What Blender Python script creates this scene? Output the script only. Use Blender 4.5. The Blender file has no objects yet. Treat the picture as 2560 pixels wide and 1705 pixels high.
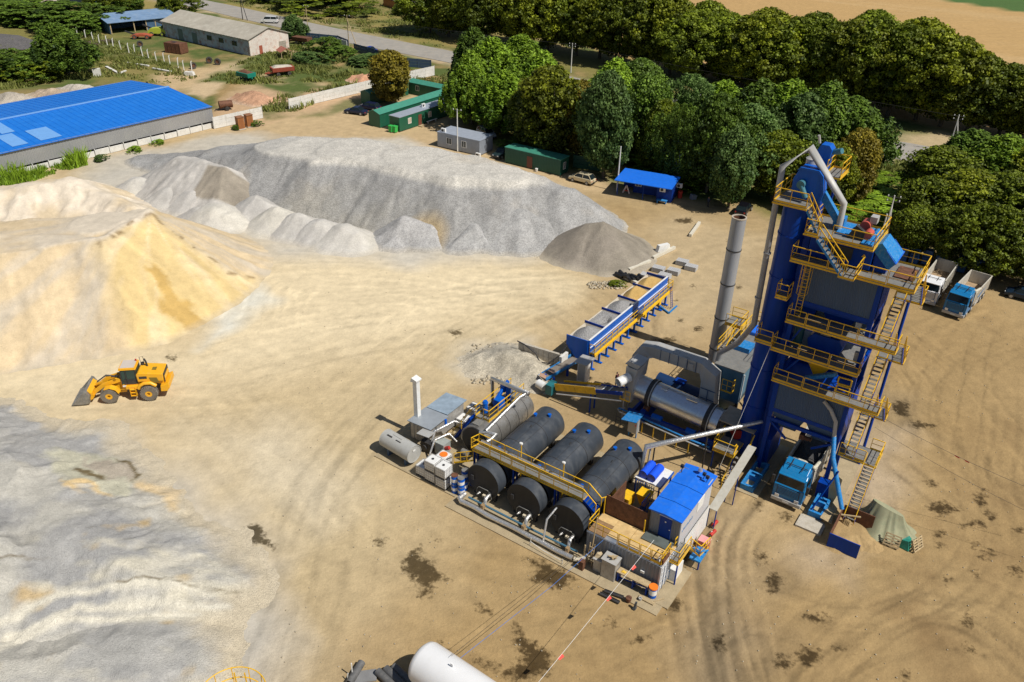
import bpy, math, random
import numpy as np
from mathutils import Vector, Matrix
rnd = random.Random(7)
sc = bpy.context.scene
COL = sc.collection
# ---------------------------------------------------------------- camera, sky, sun
FPX, CAMH = 2050.0, 47.0
TH, ROLL = math.atan(1232/2050.0), math.atan(90/3416.0)
_F = Vector((0, math.cos(TH), -math.sin(TH))); _R0 = Vector((1, 0, 0)); _U0 = Vector((0, math.sin(TH), math.cos(TH)))
_c, _s = math.cos(ROLL), math.sin(ROLL)
_R = _c*_R0+_s*_U0; _U = -_s*_R0+_c*_U0
cam_d = bpy.data.cameras.new("camera"); cam = bpy.data.objects.new("camera", cam_d); COL.objects.link(cam)
cam_d.sensor_width = 36; cam_d.lens = 36*FPX/2560; cam_d.clip_end = 3000
cam.matrix_world = Matrix(((_R.x, _U.x, -_F.x, 0), (_R.y, _U.y, -_F.y, 0), (_R.z, _U.z, -_F.z, CAMH), (0, 0, 0, 1)))
sc.camera = cam
SUN_AZ, SUN_EL = -33.0, 53.0          # azimuth from +x towards +y
w = bpy.data.worlds.new("World"); sc.world = w; w.use_nodes = True
nt = w.node_tree; sky = nt.nodes.new('ShaderNodeTexSky'); sky.sky_type = 'NISHITA'; sky.sun_disc = False
sky.sun_elevation = math.radians(SUN_EL); sky.sun_rotation = math.radians(90-SUN_AZ)
bg = nt.nodes['Background']; bg.inputs[1].default_value = 0.056; nt.links.new(sky.outputs[0], bg.inputs[0])
sd = bpy.data.lights.new("sun", 'SUN'); sd.energy = 4.75; sd.angle = math.radians(0.55); sd.color = (1, .955, .88)
so = bpy.data.objects.new("sun", sd); COL.objects.link(so)
_a, _e = math.radians(SUN_AZ), math.radians(SUN_EL)
sdir = Vector((math.cos(_a)*math.cos(_e), math.sin(_a)*math.cos(_e), math.sin(_e)))
so.rotation_euler = sdir.to_track_quat('Z', 'Y').to_euler(); so.location = (60, -40, 90)
sc.view_settings.view_transform = 'Standard'; sc.view_settings.look = 'None'
sc.view_settings.exposure = 0.0; sc.view_settings.gamma = 1
sc.render.engine = 'CYCLES'
sc.cycles.max_bounces = 5; sc.cycles.transparent_max_bounces = 8
# ---------------------------------------------------------------- maths helpers
GA = math.radians(-34)                # the plant stands on a grid turned by 34 degrees
CA, SA = math.cos(GA), math.sin(GA)
def W(u, v, z=0): return Vector((u*CA-v*SA, u*SA+v*CA, z))
def P(px, py, z=0.0):                 # point of the photograph -> place at height z
    d = _F+_R*((px-1280)/FPX)-_U*((py-852.5)/FPX)
    return Vector((0, 0, CAMH))+d*((z-CAMH)/d.z)
def UV(px, py, z=0.0):
    p = P(px, py, z); return (p.x*CA+p.y*SA, -p.x*SA+p.y*CA)
def hgt(bx, by, ty):
    b = P(bx, by); lo, hi = 0.0, 44.0
    for _ in range(40):
        m = (lo+hi)/2; q = Vector((b.x, b.y, m-CAMH)); y = 852.5-FPX*q.dot(_U)/q.dot(_F)
        if y > ty: lo = m
        else: hi = m
    return m
# ---------------------------------------------------------------- materials
MATS = {}
def M(name, col, rough=.6, metal=0., var=.12, scale=1.5, dirt=None, dirt_amt=.35, bump=0., bscale=8., streak=False, spec=.5):
    if name in MATS: return MATS[name]
    m = bpy.data.materials.new(name); m.use_nodes = True; MATS[name] = m
    n = m.node_tree.nodes; l = m.node_tree.links; b = n['Principled BSDF']
    b.inputs['Roughness'].default_value = rough; b.inputs['Metallic'].default_value = metal; b.inputs['Specular IOR Level'].default_value = spec
    g = n.new('ShaderNodeNewGeometry'); mp = n.new('ShaderNodeMapping')
    mp.inputs['Scale'].default_value = (1, 1, .12 if streak else 1); l.new(g.outputs['Position'], mp.inputs[0])
    no = n.new('ShaderNodeTexNoise'); no.inputs['Scale'].default_value = scale; no.inputs['Detail'].default_value = 7; no.inputs['Roughness'].default_value = .65
    l.new(mp.outputs[0], no.inputs['Vector'])
    r = n.new('ShaderNodeValToRGB'); e = r.color_ramp.elements
    e[0].position = .32; e[1].position = .68
    e[0].color = tuple(c*(1-var) for c in col)+(1,); e[1].color = tuple(min(1, c*(1+var)) for c in col)+(1,)
    l.new(no.outputs[0], r.inputs[0]); out = r.outputs[0]
    if dirt:
        n2 = n.new('ShaderNodeTexNoise'); n2.inputs['Scale'].default_value = scale*2.3; n2.inputs['Detail'].default_value = 8; n2.inputs['Roughness'].default_value = .7
        l.new(mp.outputs[0], n2.inputs['Vector'])
        r2 = n.new('ShaderNodeMapRange'); r2.inputs['From Min'].default_value = .48; r2.inputs['From Max'].default_value = .68; r2.inputs['To Max'].default_value = dirt_amt
        l.new(n2.outputs[0], r2.inputs[0])
        mx = n.new('ShaderNodeMix'); mx.data_type = 'RGBA'; l.new(r2.outputs[0], mx.inputs[0]); l.new(out, mx.inputs[6]); mx.inputs[7].default_value = tuple(dirt)+(1,)
        out = mx.outputs[2]
        r3 = n.new('ShaderNodeMapRange'); r3.inputs['To Min'].default_value = rough; r3.inputs['To Max'].default_value = min(1, rough+.3); l.new(r2.outputs[0], r3.inputs[0]); l.new(r3.outputs[0], b.inputs['Roughness'])
    l.new(out, b.inputs['Base Color'])
    if bump:
        n3 = n.new('ShaderNodeTexNoise'); n3.inputs['Scale'].default_value = bscale; n3.inputs['Detail'].default_value = 5
        l.new(g.outputs['Position'], n3.inputs['Vector'])
        bp = n.new('ShaderNodeBump'); bp.inputs['Strength'].default_value = bump; bp.inputs['Distance'].default_value = .1
        l.new(n3.outputs[0], bp.inputs['Height']); l.new(bp.outputs[0], b.inputs['Normal'])
    return m
DUST = (.42, .34, .22)
blue = M('blue_paint', (.001, .10, .50), .36, var=.12, dirt=(.02, .13, .40), dirt_amt=.4, streak=True, spec=.3)
bluewear = M('worn_blue_paint', (.01, .19, .50), .45, var=.12, scale=3, dirt=(.22, .36, .50), dirt_amt=.55, spec=.3)
dblue = M('dark_blue_paint', (.0008, .042, .31), .4, var=.18, dirt=(.004, .055, .22), dirt_amt=.4, streak=True, spec=.2)
bblue = M('bright_blue_sheet', (.01, .15, .72), .42, var=.08, dirt=(.1, .25, .55), dirt_amt=.25)
yel = M('yellow_paint', (.80, .47, .012), .45, var=.12, dirt=(.40, .22, .03), dirt_amt=.35)
yardc = M('yard_concrete', (.37, .295, .18), .9, var=.12, scale=.8, dirt=(.28, .22, .13), dirt_amt=.5, bump=.3)
steel = M('galvanised_grating', (.22, .22, .21), .6, .3, var=.15, scale=3, dirt=DUST, dirt_amt=.4)
panel = M('grey_panel', (.060, .105, .185), .45, var=.08, scale=.6, dirt=(.09, .11, .15), dirt_amt=.35, streak=True, spec=.3)
lgrey = M('light_grey_paint', (.42, .42, .41), .5, .1, var=.08, dirt=DUST, dirt_amt=.35, streak=True)
white = M('white_paint', (.74, .74, .72), .5, var=.05, dirt=(.5, .45, .36), dirt_amt=.35)
alu = M('foil_lagging', (.72, .71, .69), .34, .75, var=.1, scale=4, bump=.5, bscale=9, dirt=(.45, .4, .33), dirt_amt=.4)
inox = M('polished_steel', (.80, .83, .88), .34, 1., var=.05, scale=2, dirt=(.5, .45, .38), dirt_amt=.3, bump=.12, bscale=1.6)
black = M('black_tank_paint', (.012, .013, .015), .5, var=.25, scale=.9, dirt=(.05, .045, .04), dirt_amt=.5, streak=True, spec=.35)
tankside = M('charcoal_tank_paint', (.040, .048, .060), .42, var=.2, scale=.5, dirt=(.12, .125, .13), dirt_amt=.4, streak=True)
dark = M('dark_metal', (.03, .03, .032), .55, var=.3, dirt=(.1, .08, .06), dirt_amt=.4)
rust = M('rusty_steel', (.13, .055, .03), .75, .1, var=.4, scale=2.2, dirt=(.27, .13, .06), dirt_amt=.5)
concrete = M('concrete', (.46, .42, .35), .85, var=.15, scale=1.2, dirt=(.3, .25, .17), dirt_amt=.5, bump=.3)
wconc = M('whitewashed_concrete', (.66, .65, .61), .8, var=.08, scale=.8, dirt=(.42, .38, .3), dirt_amt=.45)
wood = M('weathered_wood', (.42, .32, .18), .8, var=.25, scale=3, dirt=(.22, .16, .09), dirt_amt=.4)
ply = M('plywood', (.60, .42, .19), .7, var=.18, scale=1.2, dirt=(.44, .25, .08), dirt_amt=.5)
glass = M('dark_glass', (.012, .02, .024), .08, var=.2)
rubber = M('tyre_rubber', (.045, .043, .04), .8, var=.2, dirt=(.2, .17, .12), dirt_amt=.6)
red = M('red_paint', (.45, .03, .02), .5, var=.15)
orange = M('orange_lid', (.8, .2, .02), .45, var=.1)
green = M('green_sheet', (.012, .10, .055), .42, var=.12, scale=.8, streak=True, dirt=(.05, .14, .09), dirt_amt=.3)
groof = M('green_roof', (.05, .24, .17), .45, var=.1, dirt=(.13, .3, .24), dirt_amt=.35)
silver = M('silver_tank', (.42, .41, .39), .42, .35, var=.12, scale=1.2, dirt=(.24, .2, .15), dirt_amt=.45)
asphalt = M('asphalt', (.30, .28, .25), .9, var=.12, scale=.35, dirt=(.42, .36, .27), dirt_amt=.5)
# ---------------------------------------------------------------- mesh builder
class MB:
    def __init__(s): s.v = []; s.f = []; s.s = []; s.k = []; s.dp = 0
    def add(s, vs, fs, sm=False):
        b = len(s.v); s.v += [tuple(v) for v in vs]; s.f += [tuple(i+b for i in f) for f in fs]; s.s += [sm]*len(fs); return s
    def box(s, x0, x1, y0, y1, z0, z1):
        return s.add([(x0, y0, z0), (x1, y0, z0), (x1, y1, z0), (x0, y1, z0), (x0, y0, z1), (x1, y0, z1), (x1, y1, z1), (x0, y1, z1)],
                     [(0, 3, 2, 1), (4, 5, 6, 7), (0, 1, 5, 4), (1, 2, 6, 5), (2, 3, 7, 6), (3, 0, 4, 7)])
    def frame(s, p0, p1):
        d = (Vector(p1)-Vector(p0)).normalized(); up = Vector((0, 0, 1)) if abs(d.z) < .95 else Vector((0, 1, 0))
        x = d.cross(up).normalized(); return d, x, x.cross(d).normalized()
    def bar(s, p0, p1, w=.1, h=None):
        h = h or w; p0 = Vector(p0); p1 = Vector(p1); d, x, y = s.frame(p0, p1); vs = []
        for p in (p0, p1):
            for a, b in ((-1, -1), (1, -1), (1, 1), (-1, 1)): vs.append(p+x*a*w/2+y*b*h/2)
        return s.add(vs, [(0, 3, 2, 1), (4, 5, 6, 7), (0, 1, 5, 4), (1, 2, 6, 5), (2, 3, 7, 6), (3, 0, 4, 7)])
    def cyl(s, p0, p1, r0, r1=None, n=16, caps=True):
        r1 = r0 if r1 is None else r1; p0 = Vector(p0); p1 = Vector(p1); d, x, y = s.frame(p0, p1); vs = []
        for p, r in ((p0, r0), (p1, r1)):
            for i in range(n):
                a = 2*math.pi*i/n; vs.append(p+x*math.cos(a)*r+y*math.sin(a)*r)
        s.add(vs, [(i, (i+1) % n, n+(i+1) % n, n+i) for i in range(n)], True)
        if caps: s.add(vs, [tuple(range(n))[::-1], tuple(range(n, 2*n))])
        return s
    def ring(s, p0, p1, r0, r1, n=32):      # open tube wall with thickness
        s.cyl(p0, p1, r0, r0, n, False); s.cyl(p0, p1, r1, r1, n, False)
        d, x, y = s.frame(p0, p1)
        for p in (Vector(p0), Vector(p1)):
            vs = []
            for r in (r0, r1):
                for i in range(n):
                    a = 2*math.pi*i/n; vs.append(p+x*math.cos(a)*r+y*math.sin(a)*r)
            s.add(vs, [(i, (i+1) % n, n+(i+1) % n, n+i) for i in range(n)])
        return s
    def tube(s, pts, r, n=8, rr=None):
        pts = [Vector(p) for p in pts]; k = len(pts); vs = []; px = None
        for i, p in enumerate(pts):
            d = (pts[min(i+1, k-1)]-pts[max(i-1, 0)]).normalized()
            if px is None:
                up = Vector((0, 0, 1)) if abs(d.z) < .95 else Vector((0, 1, 0)); px = d.cross(up).normalized()
            x = (px-d*px.dot(d)).normalized(); y = x.cross(d); px = x
            m = 1.
            if 0 < i < k-1:
                c = (pts[i+1]-p).normalized().dot((p-pts[i-1]).normalized()); m = min(1.6, 1/max(.4, math.sqrt((1+c)/2)))
            q = (rr[i] if rr else r)*(m if rr is None else 1)
            for j in range(n):
                a = 2*math.pi*j/n; vs.append(p+x*math.cos(a)*q+y*math.sin(a)*q)
        fs = [(i*n+j, i*n+(j+1) % n, (i+1)*n+(j+1) % n, (i+1)*n+j) for i in range(k-1) for j in range(n)]
        s.add(vs, fs, n > 5); s.add(vs[:n], [tuple(range(n))[::-1]]); s.add(vs[-n:], [tuple(range(n))]); return s
    def prism(s, poly, a, b, ax='y'):       # poly of 2-D points pushed from a to b along an axis
        n = len(poly); f = {'x': lambda p, t: (t, p[0], p[1]), 'y': lambda p, t: (p[0], t, p[1]), 'z': lambda p, t: (p[0], p[1], t)}[ax]
        vs = [f(p, a) for p in poly]+[f(p, b) for p in poly]
        return s.add(vs, [tuple(range(n)), tuple(range(n, 2*n))[::-1]]+[(i, n+i, n+(i+1) % n, (i+1) % n) for i in range(n)])
    def loft(s, rings, sm=False, caps=True):
        n = len(rings[0]); vs = [p for r in rings for p in r]
        s.add(vs, [(k*n+i, k*n+(i+1) % n, (k+1)*n+(i+1) % n, (k+1)*n+i) for k in range(len(rings)-1) for i in range(n)], sm)
        if caps: s.add(vs, [tuple(range(n))[::-1], tuple(range((len(rings)-1)*n, len(rings)*n))])
        return s
    def corr(s, p0, p1, z0, z1, nrm, pitch=.25, amp=.035):   # corrugated sheet standing from p0 to p1
        p0 = Vector((p0[0], p0[1], 0)); p1 = Vector((p1[0], p1[1], 0)); L = (p1-p0).length; d = (p1-p0)/L; nn = Vector((nrm[0], nrm[1], 0))
        k = max(1, int(L/pitch)); pts = []
        for i in range(k):
            for t, o in ((0, 0), (.3, 0), (.5, amp), (.8, amp)): pts.append(p0+d*((i+t)*L/k)+nn*o)
        pts.append(p1); vs = [(p.x, p.y, z0) for p in pts]+[(p.x, p.y, z1) for p in pts]; m = len(pts)
        return s.add(vs, [(i, i+1, m+i+1, m+i) for i in range(m-1)])
    def rail(s, pts, h=1.1, r=.028, sp=1.3, toe=.16, mid=True):
        pts = [Vector(p) for p in pts]
        for a, b in zip(pts[:-1], pts[1:]):
            L = (b-a).length
            if L < .05: continue
            up = Vector((0, 0, 1)); k = max(1, round(L/sp))
            s.bar(a+up*h, b+up*h, r*2)
            if mid: s.bar(a+up*h*.55, b+up*h*.55, r*1.3)
            if toe: s.bar(a+up*toe/2, b+up*toe/2, .02, toe)
            for i in range(k+1):
                q = a+(b-a)*(i/k); s.bar(q, q+up*(h-.01), r*1.7)
        return s
    def stair(s, p0, p1, w, side, n=None):  # treads from low p0 to high p1, width w along the side vector
        p0 = Vector(p0); p1 = Vector(p1); sd_ = Vector(side).normalized()*w; n = n or max(3, int((p1.z-p0.z)/.24))
        hd = Vector((p1.x-p0.x, p1.y-p0.y, 0)).normalized()*.13
        for i in range(n):
            q = p0+(p1-p0)*((i+.5)/n)
            vs = [q-hd, q+hd, q+hd+sd_, q-hd+sd_]; s.add(vs+[v+Vector((0, 0, .03)) for v in vs], [(0, 3, 2, 1), (4, 5, 6, 7), (0, 1, 5, 4), (1, 2, 6, 5), (2, 3, 7, 6), (3, 0, 4, 7)])
        return s
    def strings(s, p0, p1, w, side, h=.22):
        sd_ = Vector(side).normalized()*w
        s.bar(p0, p1, .05, h); s.bar(Vector(p0)+sd_, Vector(p1)+sd_, .05, h); return s
    def mesh(s, name, off=(0, 0, 0)):
        me = bpy.data.meshes.new(name); o = off
        me.from_pydata([(v[0]-o[0], v[1]-o[1], v[2]-o[2]) for v in s.v], [], s.f)
        me.polygons.foreach_set('use_smooth', s.s); me.update(); return me
def _mark(nm):
    fn = getattr(MB, nm)
    def g(s, *a, **k):
        if s.dp == 0: s.k.append((len(s.v), len(s.f)))
        s.dp += 1; r = fn(s, *a, **k); s.dp -= 1; return r
    setattr(MB, nm, g)
for _n in ('box', 'bar', 'cyl', 'ring', 'tube', 'prism', 'loft', 'corr'): _mark(_n)
SPLIT = {'post', 'leg', 'divider_plate', 'foot_plate', 'mounting', 'support', 'hoop', 'cradle', 'antenna', 'foundation', 'roller', 'slot', 'bracket', 'bearer', 'insulator', 'number', 'upright', 'beam', 'deck_cover', 'lamp_glass', 'inspection_cover',
         'gate_motor', 'drive_motor', 'trunnion', 'idler', 'cover_plate', 'vent_cap', 'valve_block', 'feeder_motor', 'platform_post', 'weigh_hopper', 'sleeper', 'rail_post', 'saddle', 'hatch', 'stand', 'rib', 'roof_light', 'plinth_panel', 'wall_ledge', 'stair_support', 'bumper', 'letter', 'inner_floor', 'bin_roof', 'fuel_tank', 'step', 'silo_band', 'band', 'weld_seam', 'gable_wall', 'pillar', 'cab'}
def pieces(mb):
    ks = mb.k+[(len(mb.v), len(mb.f))]
    for (v0, f0), (v1, f1) in zip(ks[:-1], ks[1:]):
        q = MB(); q.v = mb.v[v0:v1]; q.f = [tuple(i-v0 for i in f) for f in mb.f[f0:f1]]; q.s = mb.s[f0:f1]; yield q
def props(o, label=None, cat=None, group=None, kind=None):
    if label: o['label'] = label
    if cat: o['category'] = cat
    if group: o['group'] = group
    if kind: o['kind'] = kind
class T:                                  # a thing: an Empty at its base and its parts
    def __init__(s, name, label, cat, org=(0, 0, 0), group=None, loc=None, rot=None, scale=None):
        s.o = bpy.data.objects.new(name, None); COL.objects.link(s.o); s.o.empty_display_size = .3
        if loc is None: s.off = org; s.o.location = W(*org); s.o.rotation_euler = (0, 0, GA)
        else: s.off = (0, 0, 0); s.o.location = loc; s.o.rotation_euler = (0, 0, rot or 0)
        if scale: s.o.scale = scale
        props(s.o, label, cat, group)
    def part(s, name, mat, mb, parent=None, label=None, bevel=0):
        if name in SPLIT and 1 < len(mb.k) <= 60:
            for q in pieces(mb): o = s.part(name, mat, q, parent, label, bevel)
            return o
        me = mb.mesh(name, s.off); me.materials.append(mat); o = bpy.data.objects.new(name, me); COL.objects.link(o)
        o.parent = parent or s.o
        if label: o['label'] = label
        if bevel:
            b = o.modifiers.new('bevel', 'BEVEL'); b.width = bevel; b.segments = 2; b.limit_method = 'ANGLE'; b.angle_limit = math.radians(40)
        return o
def solo(name, label, cat, mat, mb, org=(0, 0, 0), group=None, loc=None, rot=0, kind=None):
    me = mb.mesh(name, org if loc is None else (0, 0, 0)); me.materials.append(mat); o = bpy.data.objects.new(name, me); COL.objects.link(o)
    if loc is None: o.location = W(*org); o.rotation_euler = (0, 0, GA)
    else: o.location = loc; o.rotation_euler = (0, 0, rot)
    props(o, label, cat, group, kind); return o
def clone(root, loc, rotz=None, label=None, group=None, scale=None):
    r = root.copy(); COL.objects.link(r); r.location = loc
    if rotz is not None: r.rotation_euler = (0, 0, rotz)
    if scale: r.scale = scale
    if label: r['label'] = label
    if group: r['group'] = group
    for ch in list(root.children):
        c = ch.copy(); COL.objects.link(c); c.parent = r
        for g in list(ch.children):
            d = g.copy(); COL.objects.link(d); d.parent = c
    return r
def npmesh(name, co, quads, mat):
    me = bpy.data.meshes.new(name); nv, nf = len(co), len(quads)
    me.vertices.add(nv); me.vertices.foreach_set('co', np.asarray(co, np.float32).ravel())
    me.loops.add(nf*4); me.loops.foreach_set('vertex_index', np.asarray(quads, np.int32).ravel())
    me.polygons.add(nf); me.polygons.foreach_set('loop_start', np.arange(0, nf*4, 4, dtype=np.int32))
    me.polygons.foreach_set('loop_total', np.full(nf, 4, np.int32)); me.update(calc_edges=True); me.materials.append(mat); return me
ORD = ['first', 'second', 'third', 'fourth', 'fifth', 'sixth', 'seventh', 'eighth', 'ninth', 'tenth', 'eleventh', 'twelfth', 'thirteenth', 'fourteenth', 'fifteenth',
       'sixteenth', 'seventeenth', 'eighteenth', 'nineteenth', 'twentieth', 'twenty-first', 'twenty-second', 'twenty-third', 'twenty-fourth', 'twenty-fifth', 'twenty-sixth', 'twenty-seventh', 'twenty-eighth', 'twenty-ninth', 'thirtieth']
# ---------------------------------------------------------------- ground
RS = np.random.RandomState(3)
def vnoise(x, y, seed=0):
    t = np.random.RandomState(seed).rand(256, 256); xi = np.floor(x).astype(int); yi = np.floor(y).astype(int); fx = x-xi; fy = y-yi
    fx = fx*fx*(3-2*fx); fy = fy*fy*(3-2*fy); g = lambda a, b: t[a & 255, b & 255]
    return (g(xi, yi)*(1-fx)+g(xi+1, yi)*fx)*(1-fy)+(g(xi, yi+1)*(1-fx)+g(xi+1, yi+1)*fx)*fy
def fbm(x, y, sc_, o=4, seed=0):
    r = 0; a = .5; k = 1/sc_; s = 0
    for i in range(o): r = r+a*vnoise(x*k+17*i, y*k+31*i, seed+i); s += a; a *= .5; k *= 2.03
    return r/s
def segd(X, Y, a, b):
    dx, dy = b[0]-a[0], b[1]-a[1]; L = dx*dx+dy*dy+1e-9; t = np.clip(((X-a[0])*dx+(Y-a[1])*dy)/L, 0, 1)
    return np.hypot(X-a[0]-t*dx, Y-a[1]-t*dy), t
def sdf(X, Y, poly):                       # >0 inside
    ins = np.zeros(X.shape, bool); d = np.full(X.shape, 1e9); n = len(poly)
    for i in range(n):
        a, b = poly[i], poly[(i+1) % n]; d = np.minimum(d, segd(X, Y, a, b)[0])
        c = ((a[1] > Y) != (b[1] > Y)) & (X < (b[0]-a[0])*(Y-a[1])/((b[1]-a[1]) or 1e-9)+a[0]); ins ^= c
    return np.where(ins, d, -d)
def PP(*pts): return [tuple(P(x, max(y, -230+.0263*(x-1280)))[:2]) for x, y in pts]
# tyre tracks, stamped along the ways the vehicles take
CX0, CY0, CS = -100., 26., .14; NX, NY = 1430, 1214
RT = np.zeros((NX, NY), np.float32)
def spline(pts, n=200):
    pts = [np.array(p, float) for p in pts]; pts = [2*pts[0]-pts[1]]+pts+[2*pts[-1]-pts[-2]]; out = []
    for i in range(1, len(pts)-2):
        for t in np.linspace(0, 1, n, endpoint=False):
            a, b, c, d = pts[i-1:i+3]; out.append(.5*(2*b+(c-a)*t+(2*a-5*b+4*c-d)*t*t+(3*b-a-3*c+d)*t**3))
    return np.array(out)
def lane(pts, n, spread, amp, dark=.6):
    c = spline(PP(*pts)); d = np.gradient(c, axis=0); L = np.hypot(d[:, 0], d[:, 1])+1e-6; nr = np.stack([-d[:, 1]/L, d[:, 0]/L], 1)
    s = np.cumsum(L); m = int(s[-1]/.08); si = np.linspace(0, s[-1], m); cx = np.interp(si, s, c[:, 0]); cy = np.interp(si, s, c[:, 1]); nx = np.interp(si, s, nr[:, 0]); ny = np.interp(si, s, nr[:, 1])
    for k in range(n):
        off = RS.randn()*spread*.6; wob = (vnoise(si/25+RS.rand()*99, si*0+k, 5)-.5)*spread*1.4; fade = np.clip((vnoise(si/9+RS.rand()*99, si*0+k, 6)-.35)*2.6, 0, 1)
        a = (1 if RS.rand() < dark else -1)*amp*(.4+RS.rand())
        for g in (-1.05, 1.05):
            for w_ in (-.2, -.07, .07, .2) if k % 3 else (-.06, .06):
                o = off+wob+g+w_; ix = ((cx+nx*o-CX0)/CS).astype(int); iy = ((cy+ny*o-CY0)/CS).astype(int); k_ = (ix > 0) & (ix < NX-1) & (iy > 0) & (iy < NY-1)
                np.add.at(RT, (ix[k_], iy[k_]), (a*fade*.33)[k_])
lane([(1905, 1180), (1800, 1330), (1795, 1500), (1850, 1800)], 34, 2.2, 1.)
lane([(2700, 1750), (2420, 1540), (2230, 1530), (2080, 1640), (2000, 1900)], 12, 2.5, .8)
lane([(2750, 1650), (2450, 1480), (2150, 1560), (1850, 1500), (1500, 1600), (1000, 1750)], 12, 4, .5)
lane([(2500, 780), (2330, 900), (2300, 1100), (2350, 1350), (2000, 1560), (1800, 1800)], 16, 5, .6)
lane([(2250, 800), (2420, 950), (2560, 1150), (2900, 1300)], 12, 4, .7)
lane([(560, 1900), (720, 1500), (760, 1250), (900, 1050), (1120, 880), (1400, 760)], 26, 5, .6)
lane([(-200, 1060), (300, 1040), (700, 1000), (960, 860), (1180, 740), (1500, 700)], 22, 5, .5)
lane([(500, 880), (820, 800), (1150, 760), (1420, 740), (1600, 900)], 16, 4, .6)
lane([(1400, 730), (1200, 720), (1000, 690), (700, 700), (640, 800)], 16, 4, .6)
lane([(1450, 690), (1200, 690), (950, 650), (700, 640)], 14, 4, .5)
lane([(1700, 1560), (1300, 1480), (1000, 1430), (800, 1300), (600, 1100), (500, 1000)], 18, 6, .5)
lane([(1560, 1900), (1300, 1560), (1000, 1500), (700, 1600), (500, 1800)], 12, 5, .5)
lane([(2000, 600), (1760, 640), (1650, 760), (1640, 900)], 12, 3, .6)
lane([(2250, 850), (2000, 560), (1700, 520), (1500, 450), (1300, 400)], 12, 3, .5)
lane([(2250, 1000), (2450, 1100), (2650, 1250)], 10, 5, .6)
lane([(540, 300), (800, 310), (1000, 350), (1150, 400)], 10, 3, .6)
lane([(120, 400), (400, 330), (620, 300), (860, 270)], 10, 3, .5)
xs = np.concatenate([-np.geomspace(100, 900, 60)[::-1], np.arange(-99.6, 99.6, .25), np.geomspace(100, 900, 60)])
ys = [-140., -60., -10., 10., 20., 26.]; y = 30.
while y < 420: ys.append(y); y += max(.22, .0045*(y-30)+.2)
ys = np.array(ys+list(np.geomspace(430, 1500, 25)))
X, Y = np.meshgrid(xs, ys, indexing='ij')
def rt(X, Y):
    ix = np.clip((X-CX0)/CS, 0, NX-1.01); iy = np.clip((Y-CY0)/CS, 0, NY-1.01); a = ix.astype(int); b = iy.astype(int); fx = ix-a; fy = iy-b
    v = (RT[a, b]*(1-fx)+RT[a+1, b]*fx)*(1-fy)+(RT[a, b+1]*(1-fx)+RT[a+1, b+1]*fx)*fy
    return v*((X > CX0) & (X < CX0+NX*CS) & (Y > CY0) & (Y < CY0+NY*CS))
TR = np.clip(rt(X, Y), -1.5, 1.5)
WX = X+(fbm(X, Y, 7, 4, 11)-.5)*7; WY = Y+(fbm(X, Y, 7, 4, 21)-.5)*7
C = np.zeros(X.shape+(3,)); C[:] = (.325, .220, .100)
def mixc(k, col): 
    global C
    k = np.clip(k, 0, 1)[..., None]; C = C*(1-k)+np.array(col)*k
n1 = fbm(X, Y, 22, 5, 40); n2 = fbm(X, Y, 5, 5, 50); n3 = fbm(X, Y, 60, 3, 60)
mixc((n1-.45)*3, (.365, .255, .122)); mixc((n2-.58)*4, (.25, .165, .075))
def reg(pts, col, soft=4., k=1., nz=0.):
    d = sdf(WX, WY, PP(*pts)); t = np.clip(d/soft+.5, 0, 1)*k
    if nz: t = t*np.clip(.5+(n2-.5)*nz+.5*(1-nz*.3), 0, 1)
    mixc(t, col); return t
# pale sand of the working yard and its paler heart
reg([(-400, 1000), (-300, 420), (150, 420), (560, 330), (1000, 330), (1300, 480), (1500, 560), (1560, 640), (1440, 850), (1200, 1050), (1080, 1250), (900, 1500), (700, 1900), (-400, 1900)], (.54, .43, .262), 14)
reg([(500, 860), (620, 660), (850, 620), (1250, 650), (1420, 690), (1320, 780), (1000, 850), (600, 950), (0, 1020), (-300, 1000), (-300, 900)], (.65, .54, .355), 9)
reg([(560, 1000), (900, 950), (1150, 850), (1120, 1000), (1000, 1150), (1100, 1330), (900, 1560), (700, 1700), (560, 1500)], (.47, .37, .215), 9, .6)
# grey stone dust
reg([(560, 360), (1000, 330), (1420, 440), (1500, 560), (1330, 640), (1050, 660), (880, 640), (700, 640), (450, 540), (200, 460), (350, 400)], (.50, .47, .41), 6, .85)
reg([(600, 690), (690, 740), (560, 830), (500, 860), (520, 760)], (.62, .62, .56), 3, .8, 1.)
reg([(1150, 850), (1300, 840), (1340, 950), (1220, 960), (1100, 900)], (.50, .48, .42), 4, .8, 1.)
reg([(-200, 1060), (300, 1080), (500, 1250), (700, 1420), (760, 1500), (660, 1800), (-200, 1800)], (.47, .44, .385), 5, .85)
reg([(480, 1060), (700, 1080), (860, 1200), (760, 1330), (600, 1280), (480, 1150)], (.60, .53, .40), 6, .6, 1.)
reg([(1640, 520), (2000, 560), (1900, 760), (1700, 900), (1560, 850), (1640, 700), (1600, 600)], (.50, .40, .25), 8, .6)
reg([(200, 410), (560, 330), (860, 310), (1060, 350), (700, 350), (450, 400), (300, 460)], (.45, .42, .36), 5, .8)
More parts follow.
